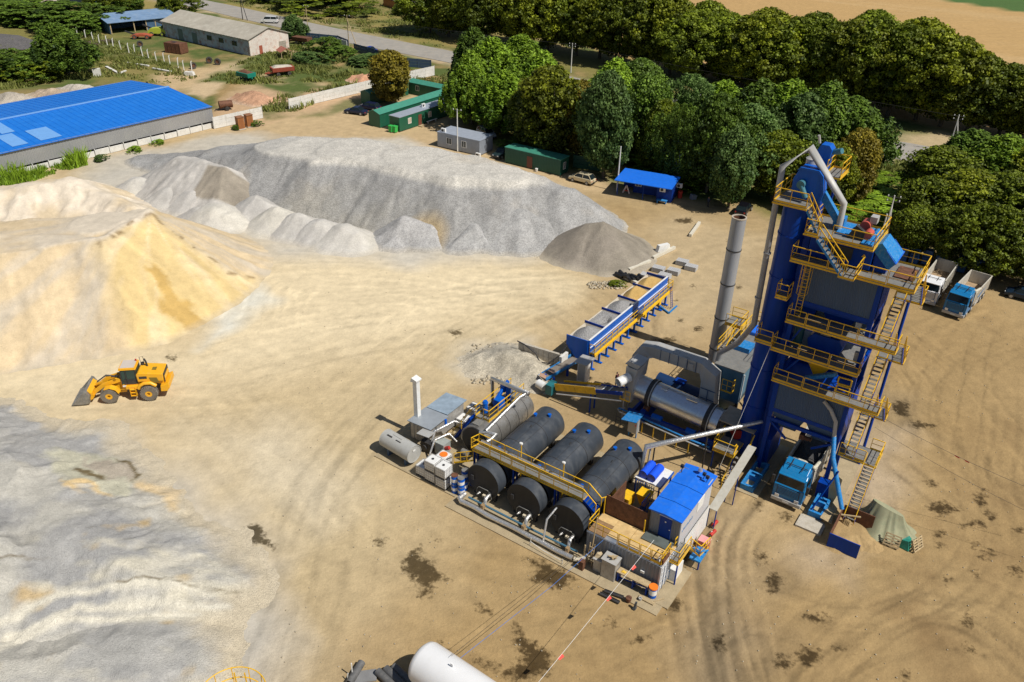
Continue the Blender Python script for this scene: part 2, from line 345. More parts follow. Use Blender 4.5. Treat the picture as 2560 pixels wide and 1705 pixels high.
# dark working ground under the plant
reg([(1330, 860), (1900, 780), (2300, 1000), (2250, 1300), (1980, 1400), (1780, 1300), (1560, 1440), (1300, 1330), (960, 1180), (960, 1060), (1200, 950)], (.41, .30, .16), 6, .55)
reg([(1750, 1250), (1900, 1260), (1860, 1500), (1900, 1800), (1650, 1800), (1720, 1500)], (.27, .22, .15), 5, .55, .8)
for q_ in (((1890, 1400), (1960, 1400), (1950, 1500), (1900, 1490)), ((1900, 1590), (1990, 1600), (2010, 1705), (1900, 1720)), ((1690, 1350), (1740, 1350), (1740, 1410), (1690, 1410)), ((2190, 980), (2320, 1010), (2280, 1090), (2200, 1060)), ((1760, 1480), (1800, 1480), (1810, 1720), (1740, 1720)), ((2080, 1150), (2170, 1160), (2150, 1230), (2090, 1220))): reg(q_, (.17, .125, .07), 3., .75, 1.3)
reg([(2000, 1380), (2130, 1380), (2110, 1450), (2000, 1440)], (.50, .42, .33), 5, .5)
reg([(2100, 1050), (2250, 1080), (2220, 1250), (2130, 1230)], (.5, .42, .33), 5, .5)
# green land behind the yard: grass, bare earth, weeds
GR = np.zeros(X.shape)
def grass(pts, soft=3., col=(.085, .115, .028), k=1.):
    global GR
    d = sdf(WX, WY, PP(*pts)); t = np.clip(d/soft+.5, 0, 1)*k; mixc(t*np.clip(.75+(n2-.45)*2.5, 0, 1), col); mixc(t*np.clip((n1-.47)*5, 0, .8), (.21, .18, .055)); GR = np.maximum(GR*(1-t*0), t); return t
def bare(pts, col=(.46, .34, .19), soft=3., k=1.):
    global GR
    d = sdf(WX, WY, PP(*pts)); t = np.clip(d/soft+.5, 0, 1)*k; mixc(t, col); GR = GR*(1-t)
grass([(-2500, 430), (0, 440), (120, 400), (330, 330), (520, 280), (600, 180), (900, 180), (1100, 190), (1180, 330), (1300, 420), (1600, 470), (1850, 520), (2100, 620), (2300, 640), (2560, 700), (4200, 900), (4200, -260), (-2500, -260)])
mixc(np.clip((Y-215)/30, 0, 1)*np.clip((fbm(X, Y, 14, 4, 70)-.42)*4, 0, .9)*(GR > .5), (.27, .215, .07))
bare([(330, 330), (520, 290), (640, 200), (420, 230), (380, 180), (560, 160), (700, 120), (640, 165), (780, 200), (1000, 230), (1140, 240), (1160, 330), (1300, 410), (1500, 440), (1800, 530), (1500, 500), (1000, 350)], soft=4)
bare([(520, 280), (640, 215), (900, 215), (950, 240), (700, 290), (620, 320)], (.47, .31, .19), 4, .7)
bare([(440, 235), (560, 165), (700, 120), (760, 115), (640, 175), (500, 250)], (.5, .38, .23), 2.5)
bare([(380, 0), (560, 40), (1160, 170), (1160, 158), (1000, 120), (560, 25), (440, -20)], (.50, .39, .25), 4, .9)
bare([(480, -30), (1100, 125), (1180, 130), (2600, 470), (3500, 640), (3500, 670), (2600, 500), (1160, 155)], (.44, .34, .2), 3, .6)
bare([(1800, 450), (2150, 360), (2350, 330), (2560, 420), (2560, 460), (2300, 400), (2150, 420)], (.50, .38, .23), 4, .8)
bare([(1100, 500), (1700, 480), (2130, 620), (2620, 700), (2620, 780), (2000, 600), (1700, 540)], (.36, .26, .13), 5, .8)
grass([(640, 215), (780, 160), (1060, 190), (1080, 230), (960, 250), (900, 205), (700, 240)], 3)
grass([(500, 205), (640, 130), (900, 160), (930, 190), (700, 205), (620, 212)], 3)
grass([(620, 270), (720, 225), (760, 235), (740, 280), (650, 300)], 3, k=.8)
grass([(740, 290), (900, 245), (940, 235), (1000, 240), (800, 290)], 2, k=.7)
grass([(2080, 420), (2260, 400), (2330, 480), (2250, 560), (2120, 520)], 3, (.07, .14, .02))
fld = np.clip(sdf(WX*.3+X*.7, WY*.3+Y*.7, PP((1060, -300), (1290, 20), (1500, 128), (2000, 245), (2300, 308), (2560, 362), (3800, 590), (4200, 0), (3000, -300)))/3+.5, 0, 1)
mixc(fld, (.44, .285, .12)); mixc(fld*np.clip((fbm(X*.6+Y*.8, Y*.12, 9, 4, 90)-.5)*3, 0, .35), (.52, .37, .19)); GR = GR*(1-fld)
f2 = np.clip(sdf(X, Y, PP((2330, -4), (2560, 31), (4500, 330), (4500, -300), (2000, -300), (2250, -20)))/2+.5, 0, 1); mixc(f2, (.07, .13, .035)); GR = np.maximum(GR, f2)
# damp stains and puddles
DM = np.full(X.shape, -1.)
def damp(pts, s=1.):
    global DM
    DM = np.maximum(DM, np.clip(sdf(X+(n2-.5)*.6, Y+(fbm(X, Y, 1.2, 3, 33)-.5)*.9, PP(*pts))*s/.6, -1, 1))
damp([(595, 1318), (640, 1310), (660, 1325), (655, 1340), (690, 1365), (680, 1370), (640, 1360), (605, 1335)], 1.5)
damp([(1010, 1395), (1045, 1365), (1050, 1395), (1080, 1410), (1115, 1450), (1080, 1460), (1065, 1490), (1045, 1490), (1050, 1465), (1010, 1430)])
damp([(1310, 1390), (1350, 1400), (1440, 1450), (1400, 1475), (1320, 1455), (1345, 1425)])
damp([(1290, 1560), (1320, 1600), (1375, 1640), (1370, 1680), (1310, 1705), (1240, 1680), (1190, 1645), (1260, 1670), (1310, 1650), (1290, 1610)])
damp([(930, 1345), (960, 1340), (960, 1355), (945, 1358)]); damp([(1190, 1505), (1215, 1520), (1240, 1540), (1200, 1530)])
damp([(1080, 1345), (1100, 1350), (1095, 1355)], 1.4); damp([(1095, 1610), (1120, 1625), (1105, 1635)])
damp([(340, 1145), (390, 1150), (400, 1185), (350, 1190)], .9); damp([(185, 1180), (220, 1190), (250, 1212), (200, 1205)], .9); damp([(285, 1140), (320, 1150), (340, 1180), (325, 1170)], .9)
for a in [(1645, 505, 26, 9), (1712, 550, 28, 9), (2330, 1210, 15, 12), (2360, 1270, 40, 16), (2440, 1310, 35, 9), (2455, 1245, 20, 28), (2480, 1290, 14, 12), (2350, 1335, 14, 10), (2350, 1362, 12, 8), (2440, 1365, 14, 12),
          (2460, 1392, 14, 9), (2372, 1450, 14, 7), (2545, 1425, 20, 14), (2550, 1325, 14, 9), (2423, 1552, 12, 16), (2425, 1622, 12, 8), (2440, 1430, 9, 8), (2265, 1690, 14, 10), (2040, 1545, 34, 12), (2025, 1640, 36, 26),
          (1960, 1650, 22, 26), (1935, 1455, 26, 26), (1900, 1390, 14, 12), (1895, 1260, 13, 10), (1962, 1290, 15, 13), (1720, 1380, 30, 30), (1690, 1510, 30, 25), (2100, 1620, 20, 8), (1800, 1610, 20, 26), (1600, 1600, 22, 10), (1530, 1560, 16, 8),
          (1745, 820, 15, 8), (1700, 800, 10, 5), (1735, 715, 6, 4), (1690, 750, 6, 4), (1850, 717, 10, 5), (1660, 850, 40, 10), (2250, 1020, 30, 24), (2300, 1060, 40, 10), (2480, 1380, 10, 7), (1345, 705, 0, 0), (1140, 830, 26, 9), (430, 892, 16, 9), (630, 415, 30, 6), (1830, 600, 20, 5)]:
    if a[2]: damp([(a[0]+math.cos(t*.9)*a[2]*(.6+rnd.random()*.5), a[1]+math.sin(t*.9)*a[3]*(.6+rnd.random()*.5)) for t in range(7)])
dk = np.clip(.06*TR, -.16, .2)
yard = np.clip(1-GR-fld, 0, 1)
C = C*(1-(np.clip(TR, 0, 1.2)*(.20+.12*np.clip(X/20, 0, 1))*yard)[..., None])*(1+(np.clip(-TR, 0, 1.2)*.18*yard)[..., None])
C = C*(1+((fbm(X, Y, 1.6, 3, 77)-.5)*.16)[..., None])
Z = -.03-.05*np.clip(TR, -.5, 1)*yard*.5-(1-n2)*.03
ng = X.size; nx_, ny_ = X.shape; ii = np.arange(ng).reshape(nx_, ny_)
quads = np.stack([ii[:-1, :-1], ii[1:, :-1], ii[1:, 1:], ii[:-1, 1:]], -1).reshape(-1, 4)
def attr(me, name, arr):
    a = me.color_attributes.new(name, 'FLOAT_COLOR', 'POINT'); d = np.ones((arr.shape[0], 4), np.float32); d[:, :arr.shape[1]] = arr; a.data.foreach_set('color', d.ravel())
def earth(name, stone=0., bump=.5, ripple=0.):
    m = bpy.data.materials.new(name); m.use_nodes = True; n = m.node_tree.nodes; l = m.node_tree.links; b = n['Principled BSDF']; b.inputs['Roughness'].default_value = .92
    b.inputs['Specular IOR Level'].default_value = .2
    ca_ = n.new('ShaderNodeVertexColor'); ca_.layer_name = 'tone'; mk = n.new('ShaderNodeVertexColor'); mk.layer_name = 'mask'; sp = n.new('ShaderNodeSeparateColor'); l.new(mk.outputs[0], sp.inputs[0])
    g = n.new('ShaderNodeNewGeometry')
    def noise(s, d=6, r=.6):
        o = n.new('ShaderNodeTexNoise'); o.inputs['Scale'].default_value = s; o.inputs['Detail'].default_value = d; o.inputs['Roughness'].default_value = r; l.new(g.outputs['Position'], o.inputs['Vector']); return o.outputs[0]
    def mr(i, a, b_, c, d_):
        o = n.new('ShaderNodeMapRange'); l.new(i, o.inputs[0])
        for k, v in zip(('From Min', 'From Max', 'To Min', 'To Max'), (a, b_, c, d_)): o.inputs[k].default_value = v
        return o.outputs[0]
    def mul(c, f):
        o = n.new('ShaderNodeVectorMath'); o.operation = 'SCALE'; l.new(c, o.inputs[0]); l.new(f, o.inputs['Scale']); return o.outputs[0]
    c = ca_.outputs[0]; c = mul(c, mr(noise(.7, 8, .7), .3, .7, .86, 1.14)); c = mul(c, mr(noise(9 if not stone else 14, 4, .7), .3, .7, .92-stone*.12, 1.08+stone*.14))
    vo = n.new('ShaderNodeTexVoronoi'); vo.inputs['Scale'].default_value = 9 if stone else 2.2; l.new(g.outputs['Position'], vo.inputs['Vector'])
    if stone:
        sv = n.new('ShaderNodeSeparateColor'); l.new(vo.outputs['Color'], sv.inputs[0]); c = mul(c, mr(sv.outputs[0], 0, 1, 1-.24*stone, 1+.24*stone))
    # grass tone
    gm = n.new('ShaderNodeMath'); gm.operation = 'MULTIPLY'; l.new(sp.outputs[1], gm.inputs[0]); l.new(mr(noise(1.6, 8, .75), .35, .65, 0, 1), gm.inputs[1])
    c2 = mul(c, mr(noise(5, 6, .8), .3, .7, .45, 1.6)); mx = n.new('ShaderNodeMix'); mx.data_type = 'RGBA'; l.new(gm.outputs[0], mx.inputs[0]); l.new(c, mx.inputs[6]); l.new(c2, mx.inputs[7]); c = mx.outputs[2]
    # damp
    ad = n.new('ShaderNodeMath'); ad.operation = 'ADD'; l.new(sp.outputs[0], ad.inputs[0]); l.new(mr(noise(2.2, 6, .68), .3, .7, -.42, .42), ad.inputs[1])
    dm = mr(ad.outputs[0], .30, .78, 0, 1); wet = mr(ad.outputs[0], .95, 1.2, 0, 1)
    md = n.new('ShaderNodeMix'); md.data_type = 'RGBA'; l.new(dm, md.inputs[0]); l.new(c, md.inputs[6]); k3 = n.new('ShaderNodeVectorMath'); k3.operation = 'MULTIPLY'; l.new(c, k3.inputs[0]); k3.inputs[1].default_value = (.21, .195, .16); l.new(k3.outputs[0], md.inputs[7])
    l.new(md.outputs[2], b.inputs['Base Color']); l.new(mr(wet, 0, 1, .92, .3), b.inputs['Roughness'])
    bp = n.new('ShaderNodeBump'); bp.inputs['Strength'].default_value = bump; bp.inputs['Distance'].default_value = .12
    sm = n.new('ShaderNodeMath'); sm.operation = 'ADD'; l.new(noise(3.5, 8, .7), sm.inputs[0])
    if stone: l.new(mr(vo.outputs['Distance'], 0, .6, .6, 0), sm.inputs[1])
    else: l.new(noise(.9, 3), sm.inputs[1])
    l.new(sm.outputs[0], bp.inputs['Height']); l.new(bp.outputs[0], b.inputs['Normal']); MATS[name] = m; return m
gme = npmesh('ground', np.stack([X, Y, Z], -1).reshape(-1, 3), quads, earth('bare_earth'))
attr(gme, 'tone', C.reshape(-1, 3)); attr(gme, 'mask', np.stack([DM*.5+.5, GR, GR*0], -1).reshape(-1, 3))
gme.polygons.foreach_set('use_smooth', np.ones(len(gme.polygons), bool))
go = bpy.data.objects.new('ground', gme); COL.objects.link(go); props(go, kind='structure')
# ---------------------------------------------------------------- road
def strip(name, a, b, z, mat, n=60):
    a = spline(PP(*a), n); b = spline(PP(*b), n); mb = MB(); k = min(len(a), len(b))
    mb.add([(p[0], p[1], z) for p in a[:k]]+[(p[0], p[1], z) for p in b[:k]], [(i, i+1, k+i+1, k+i) for i in range(k-1)])
    o = solo(name, None, None, mat, mb, loc=(0, 0, 0), kind='structure'); return o
strip('road', [(300, -60), (480, -8), (600, 18), (875, 78), (1148, 132), (1700, 250), (2148, 342), (2286, 360), (2700, 440), (3500, 600)],
      [(260, -22), (470, 16), (600, 46), (875, 108), (1148, 162), (1700, 285), (2148, 385), (2266, 402), (2700, 490), (3500, 660)], .03, asphalt)
# ---------------------------------------------------------------- heaps of sand and stone
def pile(name, label, cat, crests, slope, tone, matname, bx, res=.3, tone2=None, rough=1., paint=None, seed=1, foot=.35, kk=5., stk=1.):
    x = np.arange(bx[0], bx[1], res); y = np.arange(bx[2], bx[3], res); X, Y = np.meshgrid(x, y, indexing='ij')
    wx = X+(fbm(X, Y, 6, 4, seed)-.5)*2.6*rough; wy = Y+(fbm(X, Y, 6, 4, seed+9)-.5)*2.6*rough; h = np.full(X.shape, -9.); t_ = math.tan(math.radians(slope))
    for cr in crests:
        for a, b in zip(cr, cr[1:] if len(cr) > 1 else cr):
            d, t = segd(wx, wy, a, b); hh = a[2]*(1-t)+b[2]*t-np.maximum(0, d-(a[3]*(1-t)+b[3]*t))*t_
            k = kk; m = np.maximum(h, hh); h = m+np.log(np.exp((h-m)*k)+np.exp((hh-m)*k))/k-.0
    gx, gy = np.gradient(h, res); gl = np.hypot(gx, gy)+1e-3; st = 0; px_, py_ = X.copy(), Y.copy()
    for i_ in range(9): st = st+fbm(px_, py_, .9, 3, seed+30); px_ = px_+gx/gl*.55*np.minimum(1, gl*2.5); py_ = py_+gy/gl*.55*np.minimum(1, gl*2.5)
    st = (st/9-.5)*np.clip(gl*2.2-.3, 0, 1)*stk
    h = h+(fbm(X, Y, 2.2, 4, seed+3)-.5)*.3*rough+st*1.5*min(1.2, rough+.3)
    h = np.maximum(h, -4)
    e = np.exp(np.clip(h/foot, -6, 6)); h = np.where(h < 1, foot*np.log(1+e)-.14, h-.14)
    ok = h > -.10
    C = np.zeros(X.shape+(3,)); C[:] = tone
    n = fbm(X, Y, 4, 5, seed+5)
    if tone2: k = np.clip((n-.42)*4, 0, 1)[..., None]; C = C*(1-k)+np.array(tone2)*k
    if paint: C = paint(X, Y, h, C)
    C *= (1+((fbm(X, Y, .9, 3, seed+6)-.5)*.12+st*1.1)[..., None]); kf = np.clip(1-(h+.14)/.45, 0, 1)[..., None]*.6*(foot > .2); C = C*(1-kf)+np.array([.52, .45, .335])*kf
    idx = -np.ones(X.shape, int); q = ok[:-1, :-1] | ok[1:, :-1] | ok[1:, 1:] | ok[:-1, 1:]
    use = np.zeros(X.shape, bool); use[:-1, :-1] |= q; use[1:, :-1] |= q; use[1:, 1:] |= q; use[:-1, 1:] |= q
    idx[use] = np.arange(use.sum()); Q = np.stack([idx[:-1, :-1], idx[1:, :-1], idx[1:, 1:], idx[:-1, 1:]], -1)[q]
    me = npmesh(name, np.stack([X[use], Y[use], h[use]], -1), Q, MATS[matname]); attr(me, 'tone', C[use]); attr(me, 'mask', np.zeros((use.sum(), 3)))
    me.polygons.foreach_set('use_smooth', np.ones(len(me.polygons), bool))
    o = bpy.data.objects.new(name, me); COL.objects.link(o); props(o, label, cat)
    cx, cy = (bx[0]+bx[1])/2, (bx[2]+bx[3])/2; me.transform(Matrix.Translation((-cx, -cy, 0))); o.location = (cx, cy, 0); return o
earth('sand', 0., .6); earth('gravel', 1., .55); earth('stone_dust', .35, .6)
def cp(px, py, z, r=0.): p = P(px, py, z); return (p.x, p.y, z, r)
def col(k, C, c): k = np.clip(k, 0, 1)[..., None]; return C*(1-k)+np.array(c)*k
def paint_sand(X, Y, h, C):
    n = fbm(X, Y, 2.4, 4, 8); ax, ay = P(372, 522, 8.4)[:2]; an = np.arctan2(Y-ay, X-ax); rr = np.hypot(X-ax, Y-ay); s = fbm(an*9, rr*.12, 1, 5, 14); C = col((s-.45)*4, C, (.50, .43, .33))
    bx_, by_ = P(245, 598, 8.2)[:2]; wob = (fbm(X, Y, 3, 3, 77)-.5)*2.2
    e = sdf(X+wob, Y+wob*.4, [tuple(P(a, b, c)[:2]) for a, b, c in [(385, 522, 8.4), (560, 640, 4.2), (690, 690, 0), (560, 800, 0), (430, 910, 0), (330, 890, 1), (285, 760, 4.6), (240, 603, 8.2)]])
    C = col(e/2.4+.5, C, (.60, .455, .22)); C = col(np.clip(e, 0, 1)*(s-.5)*5, C, (.66, .53, .32))
    w = sdf(X+(fbm(X, Y, 1.2, 4, 9)-.5)*3.2, Y+(n-.5)*4, [tuple(P(a, b, c)[:2]) for a, b, c in [(360, 630, 6.3), (430, 655, 5), (500, 740, 2.4), (530, 800, 1), (450, 805, 1.5), (400, 740, 3.3)]])
    C = col(w/.7+.2+(s-.5)*5, C, (.48, .32, .11)); C = col((h-7.75)/.3, C, (.56, .49, .39))
    k = np.abs(e)/.35; C = col((1-k)*(Y > 84)*np.clip((fbm(X, Y, .8, 2, 5)-.45)*6, 0, .8), C, (.16, .10, .04)); return C
cr1 = [cp(372, 520, 8.4, 0), cp(330, 548, 8.3, 0), cp(240, 592, 8.2, 0), cp(120, 600, 8.0, 1.5), cp(-60, 605, 7.8, 2), cp(-300, 640, 7, 2)]
cr2 = [cp(372, 520, 8.4, 0), cp(240, 555, 8.1, 3), cp(60, 585, 7.8, 5), cp(-200, 610, 7.4, 5)]
pile('sand_pile', 'huge yellow sand pile with flat top and dark wet patch, beside the wheel loader', 'sand pile', [cr1, cr2], 33, (.57, .45, .285), 'sand', (-95, -20, 58, 116), .24, None, .55, paint_sand, 2, .3, 6., .8)
pile('sand_pile', 'pale sand ridge behind the huge yellow sand pile, near the tall grass', 'sand pile', [[cp(-80, 470, 4, 1), cp(60, 462, 4.6, 1), cp(170, 450, 4.8, 1), cp(260, 485, 3.6, .5), cp(320, 515, 3.2, .3)]], 31, (.55, .45, .31), 'sand', (-100, -35, 92, 130), .3, (.64, .56, .45), 1.2, None, 5)
def paint_bank(X, Y, h, C):
    C = col((h-5.5)/.5*1., C, (.50, .475, .425)); n = fbm(X, Y, 6, 4, 12)
    C = col(np.clip(1-np.hypot(X+13, Y-104)/4.5, 0, 1)*2.5+(n-.6)*1, C, (.43, .32, .17))
    k = np.clip((-8-X)/6, 0, 1)*np.clip((117-Y)/4, 0, 1)*np.clip((5-h)/1.5, 0, 1)*np.clip((n-.3)*3, 0, 1); C = col(k*.75, C, (.29, .275, .24)); return C
pile('gravel_bank', 'long grey gravel embankment with a pale haul road along its top', 'gravel bank',
     [[(-62, 134, .6, 3), (-48, 131, 3.2, 4), (-36, 127, 5.9, 5), (-26, 124.5, 6.4, 5.2), (-15, 120.5, 6.5, 5.2), (-8, 117, 6.6, 4.6), (-2.5, 115, 6.6, 3.6), (2, 114.5, 5.9, 2.2)], [(2, 114.5, 5.9, 1.6), (7.5, 112.5, 4.9, .6), (8.5, 111.5, 4.4, 0)],
      [(-38, 122, 4, 2), (-43, 124, 3, 2)], [cp(1140, 436, 7.0, .3), cp(1160, 440, 6.8, .3)], [cp(1235, 432, 6.9, .3)], [cp(1400, 478, 5.2, .5), cp(1440, 486, 4.6, .3), cp(1475, 520, 2.6, .2)], [cp(1290, 440, 6.2, .5), cp(1380, 470, 5.2, .5)], [cp(790, 400, 6.2, .3)], [cp(1500, 575, 1.0, .2), cp(1440, 520, 2.8, .3)]], 34, (.285, .28, .27), 'gravel', (-80, 24, 96, 146),  .27, (.335, .33, .32), .8, paint_bank, 15, .3, 3., .55)
pile('gravel_pile', 'rounded grey gravel mound tipped against the front of the long embankment', 'gravel pile', [[cp(1230, 520, 3.7, .6), cp(1300, 524, 3.8, .8), cp(1345, 545, 3., .4)]], 33, (.33, .325, .315), 'gravel', (-14, 16, 92, 116), .25, (.38, .375, .365), .5, None, 18)
pile('gravel_pile', 'low gravel heap leaning on the right flank of the long embankment', 'gravel pile', [[cp(1180, 560, 2.6, .5), cp(1150, 590, 1.4, .4)]], 33, (.32, .315, .305), 'gravel', (-18, 6, 86, 108), .25, (.38, .375, .365), .5, None, 17)
pile('gravel_pile', 'grey gravel mound in front of the brownish hollow of the embankment', 'gravel pile', [[cp(1010, 540, 3.0, .4), cp(1070, 560, 2.2, .3)]], 33, (.34, .335, .325), 'gravel', (-30, -2, 90, 112), .25, (.39, .38, .37), .5, None, 19)
b_ = P(1518, 683); 
pile('stone_dust_cone', 'smooth brown grey cone of stone dust beside the cold feed bins', 'stone pile', [[(b_.x-.2, b_.y+6.9, 4.45, .1), (b_.x-2.6, b_.y+7.2, 3.9, .1)]], 32.5, (.255, .225, .18), 'stone_dust', (b_.x-12, b_.x+10, b_.y-3, b_.y+17), .22, (.285, .25, .205), .25, None, 22)
def paint_dust(X, Y, h, C): return col(sdf(X, Y, [tuple(P(a, b, c)[:2]) for a, b, c in [(520, 410, 4.8), (560, 420, 4.6), (700, 500, .4), (640, 540, 0), (480, 520, 0), (495, 440, 4)]])/.5+.5, C, (.285, .25, .20))
pile('stone_dust_pile', 'stone dust pile with pale crest and brown grey right flank', 'stone pile', [[cp(455, 388, 4.8, .6), cp(500, 402, 5, .5), cp(560, 420, 4.7, .4), cp(590, 435, 3.8, 0)]], 30, (.47, .445, .41), 'stone_dust', (-70, -24, 96, 142), .25, None, .5, paint_dust, 25)
pl = [(345, 445, 1.9, .5, 'leftmost pale heap in the row, behind the sand pile'), (420, 470, 2.1, .5, 'pale heap in the row, second from the left'), (482, 478, 2.3, .4, 'pale heap in the row, below the brown grey flank'), (540, 512, 2.4, .9, 'creamy rounded heap in the middle of the row'),
      (500, 520, 1.6, .5, 'low cream heap bulging in front of the row'), (640, 489, 2.8, .2, 'sharp peaked pale heap in the row'), (690, 520, 2.5, .4, 'pale heap just right of the sharp peak'), (745, 535, 2.4, .4, 'pale heap, third from the right end of the row'), (800, 550, 2.3, .4, 'pale heap, second from the right end of the row'), (862, 563, 2.3, .6, 'white cream heap ending the row on the right')]
for i, (a, b, z, r, lb) in enumerate(pl):
    p = P(a, b, z); o = pile('stone_pile', lb, 'stone pile', [[(p.x-.8, p.y+.4, z*.95, r), (p.x, p.y, z, r), (p.x+1.6, p.y-.9, z*.8, r)]], 32, (.46, .44, .41) if i % 3 else (.55, .52, .455), 'stone_dust', (p.x-9, p.x+9, p.y-8, p.y+8), .25, (.53, .505, .46), .35, None, 31+i, .3, 4., .6)
    o['group'] = 'row of small pale stone heaps'
def paint_gl(X, Y, h, C):
    n = fbm(X, Y, 5, 5, 55); C = col((n-.5)*6, C, (.44, .42, .37)); C = col((fbm(X, Y, 2.6, 4, 57)-.72)*7, C, (.46, .35, .2)); C = col((fbm(X*.4+Y*.1, Y, 2.2, 4, 58)-.6)*6*np.clip((47-Y)/3, 0, 1), C, (.56, .52, .42))
    C = col(1.1-h/.55, C, (.50, .43, .31)); u = (fbm(X, Y, 1.5, 4, 71)-.5)*2.4; v_ = (fbm(X, Y, 1.5, 4, 72)-.5)*2.4
    def pg(z, soft, cc, k, *pts):
        nonlocal C; C = col(np.clip(sdf(X+u, Y+v_, [tuple(P(a, b, z)[:2]) for a, b in pts])/soft+.5, 0, 1)*k, C, cc)
    pg(.8, .8, (.47, .45, .34), .9, (130, 1140), (290, 1140), (345, 1190), (330, 1240), (180, 1225), (135, 1190)); pg(.8, .5, (.36, .31, .25), .9, (200, 1155), (320, 1150), (335, 1195), (260, 1210)); pg(.8, .3, (.15, .115, .06), 1, (285, 1142), (320, 1145), (345, 1180), (335, 1192), (315, 1165)); pg(.8, .3, (.15, .115, .06), 1, (185, 1180), (215, 1182), (260, 1212), (225, 1208), (190, 1192))
    pg(.8, .5, (.60, .44, .22), .9, (160, 1220), (240, 1222), (280, 1240), (180, 1238)); pg(.5, .6, (.58, .44, .25), .9, (350, 1195), (440, 1200), (455, 1230), (428, 1270), (410, 1240), (365, 1235))
    for q in ((0, 1580, 160, 1500, 330, 1478, 520, 1470), (0, 1640, 150, 1560, 300, 1545, 480, 1530), (20, 1610, 200, 1530, 360, 1512, 560, 1505)):
        w_ = [tuple(P(q[i], q[i+1], .8)[:2]) for i in range(0, 8, 2)]; dd = np.min([segd(X+u*.4, Y+v_*.4, s0, s1)[0] for s0, s1 in zip(w_[:-1], w_[1:])], 0); C = col(1.2-dd/.45, C, (.62, .58, .48))
    kk_ = [tuple(P(x_, y_, 1.4)[:2]) for x_, y_ in ((-20, 1440), (70, 1410), (250, 1460), (420, 1450), (560, 1455), (700, 1450))]; dd = np.min([segd(X+u*.3, Y+v_*.5, s0, s1)[0] for s0, s1 in zip(kk_[:-1], kk_[1:])], 0); C = col((.9-dd/.16)*np.clip((n-.42)*8, 0, 1), C, (.17, .14, .09))
    return C
g1 = [cp(-250, 1180, 3.6, 3.5), cp(-60, 1200, 3., 2.5), cp(70, 1230, 2.4, 1.8)]
pile('gravel_pile', 'blue grey gravel heap with rough crest in the lower left corner', 'gravel pile', [g1, [cp(70, 1230, 2.4, 1.8), cp(140, 1330, 2.5, 1.2), cp(300, 1390, 2.1, .9), cp(450, 1430, 1.4, .6), cp(590, 1455, .5, .3)], [cp(-100, 1400, 3.4, 2), cp(100, 1420, 2.2, 1.4)]], 19, (.315, .31, .30), 'stone_dust', (-64, -12, 24, 66),   .17, (.365, .355, .335), 1.3, paint_gl, 61, .3)
pile('gravel_pile', 'low grey gravel heap along the bottom edge beside the yellow cage', 'gravel pile', [[cp(-60, 1720, 2.4, 2), cp(150, 1670, 1.5, 1.5), cp(330, 1640, 1.2, 1.4), cp(480, 1640, .7, 1)]], 19, (.315, .31, .30), 'stone_dust', (-52, -14, 26, 46), .2, (.38, .37, .345), 1., paint_gl, 66, .3)
pile('rubble_pile', 'heap of pale broken stones beside the grey block wall', 'rubble', [[cp(1270, 880, 1.5, .5), cp(1310, 900, 1.3, .5), cp(1330, 935, .8, .4)]], 26, (.43, .385, .30), 'gravel', (-12, 8, 62, 82),   .2, (.36, .33, .27), 1.8, None, 71)
for a, b, z, lb, c in [(650, 232, 1.6, 'brick rubble heap by the green trailer side of the dirt track', (.50, .29, .18)), (925, 186, 1.5, 'orange brick rubble heap behind the yellow leaved tree', (.52, .28, .17)), (1008, 172, 1.4, 'brick rubble showing right of the yellow leaved tree', (.50, .32, .2)), (110, 222, 1.8, 'pale brick rubble heap behind the blue hall', (.46, .36, .26)), (185, 208, 1.8, 'white and grey rubble heap behind the blue hall roof', (.50, .45, .38)), (20, 235, 1.4, 'grey rubble heap at the left edge behind the hall', (.45, .40, .33))]:
    p = P(a, b, z); pile('rubble_pile', lb, 'rubble', [[(p.x-3, p.y+1, z*.7, .5), (p.x, p.y, z, .6), (p.x+3.5, p.y-.5, z*.7, .5)]], 28, c, 'gravel', (p.x-11, p.x+11, p.y-8, p.y+8), .35, tuple(q*.75 for q in c), 2., None, int(a))
# ---------------------------------------------------------------- trees
def leafmat(name, c1, c2, tr=.22):
    m = bpy.data.materials.new(name); m.use_nodes = True; n = m.node_tree.nodes; l = m.node_tree.links; b = n['Principled BSDF']
    b.inputs['Roughness'].default_value = .6; b.inputs['Specular IOR Level'].default_value = .3
    vc = n.new('ShaderNodeVertexColor'); vc.layer_name = 'tone'; sp = n.new('ShaderNodeSeparateColor'); l.new(vc.outputs[0], sp.inputs[0])
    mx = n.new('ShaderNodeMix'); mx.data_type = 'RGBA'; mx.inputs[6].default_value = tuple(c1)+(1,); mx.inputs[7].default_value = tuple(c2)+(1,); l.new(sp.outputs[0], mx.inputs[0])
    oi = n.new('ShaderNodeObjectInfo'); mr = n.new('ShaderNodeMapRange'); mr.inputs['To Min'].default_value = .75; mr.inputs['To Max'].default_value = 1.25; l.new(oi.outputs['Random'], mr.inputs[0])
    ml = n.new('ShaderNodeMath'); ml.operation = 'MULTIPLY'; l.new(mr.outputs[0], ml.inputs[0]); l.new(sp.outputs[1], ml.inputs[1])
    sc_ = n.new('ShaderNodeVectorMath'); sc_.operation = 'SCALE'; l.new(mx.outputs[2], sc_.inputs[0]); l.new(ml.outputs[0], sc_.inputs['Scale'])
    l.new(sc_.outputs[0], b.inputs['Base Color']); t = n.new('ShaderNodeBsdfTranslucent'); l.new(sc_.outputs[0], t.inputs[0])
    ms = n.new('ShaderNodeMixShader'); ms.inputs[0].default_value = tr; l.new(b.outputs[0], ms.inputs[1]); l.new(t.outputs[0], ms.inputs[2]); l.new(ms.outputs[0], n['Material Output'].inputs[0]); return m
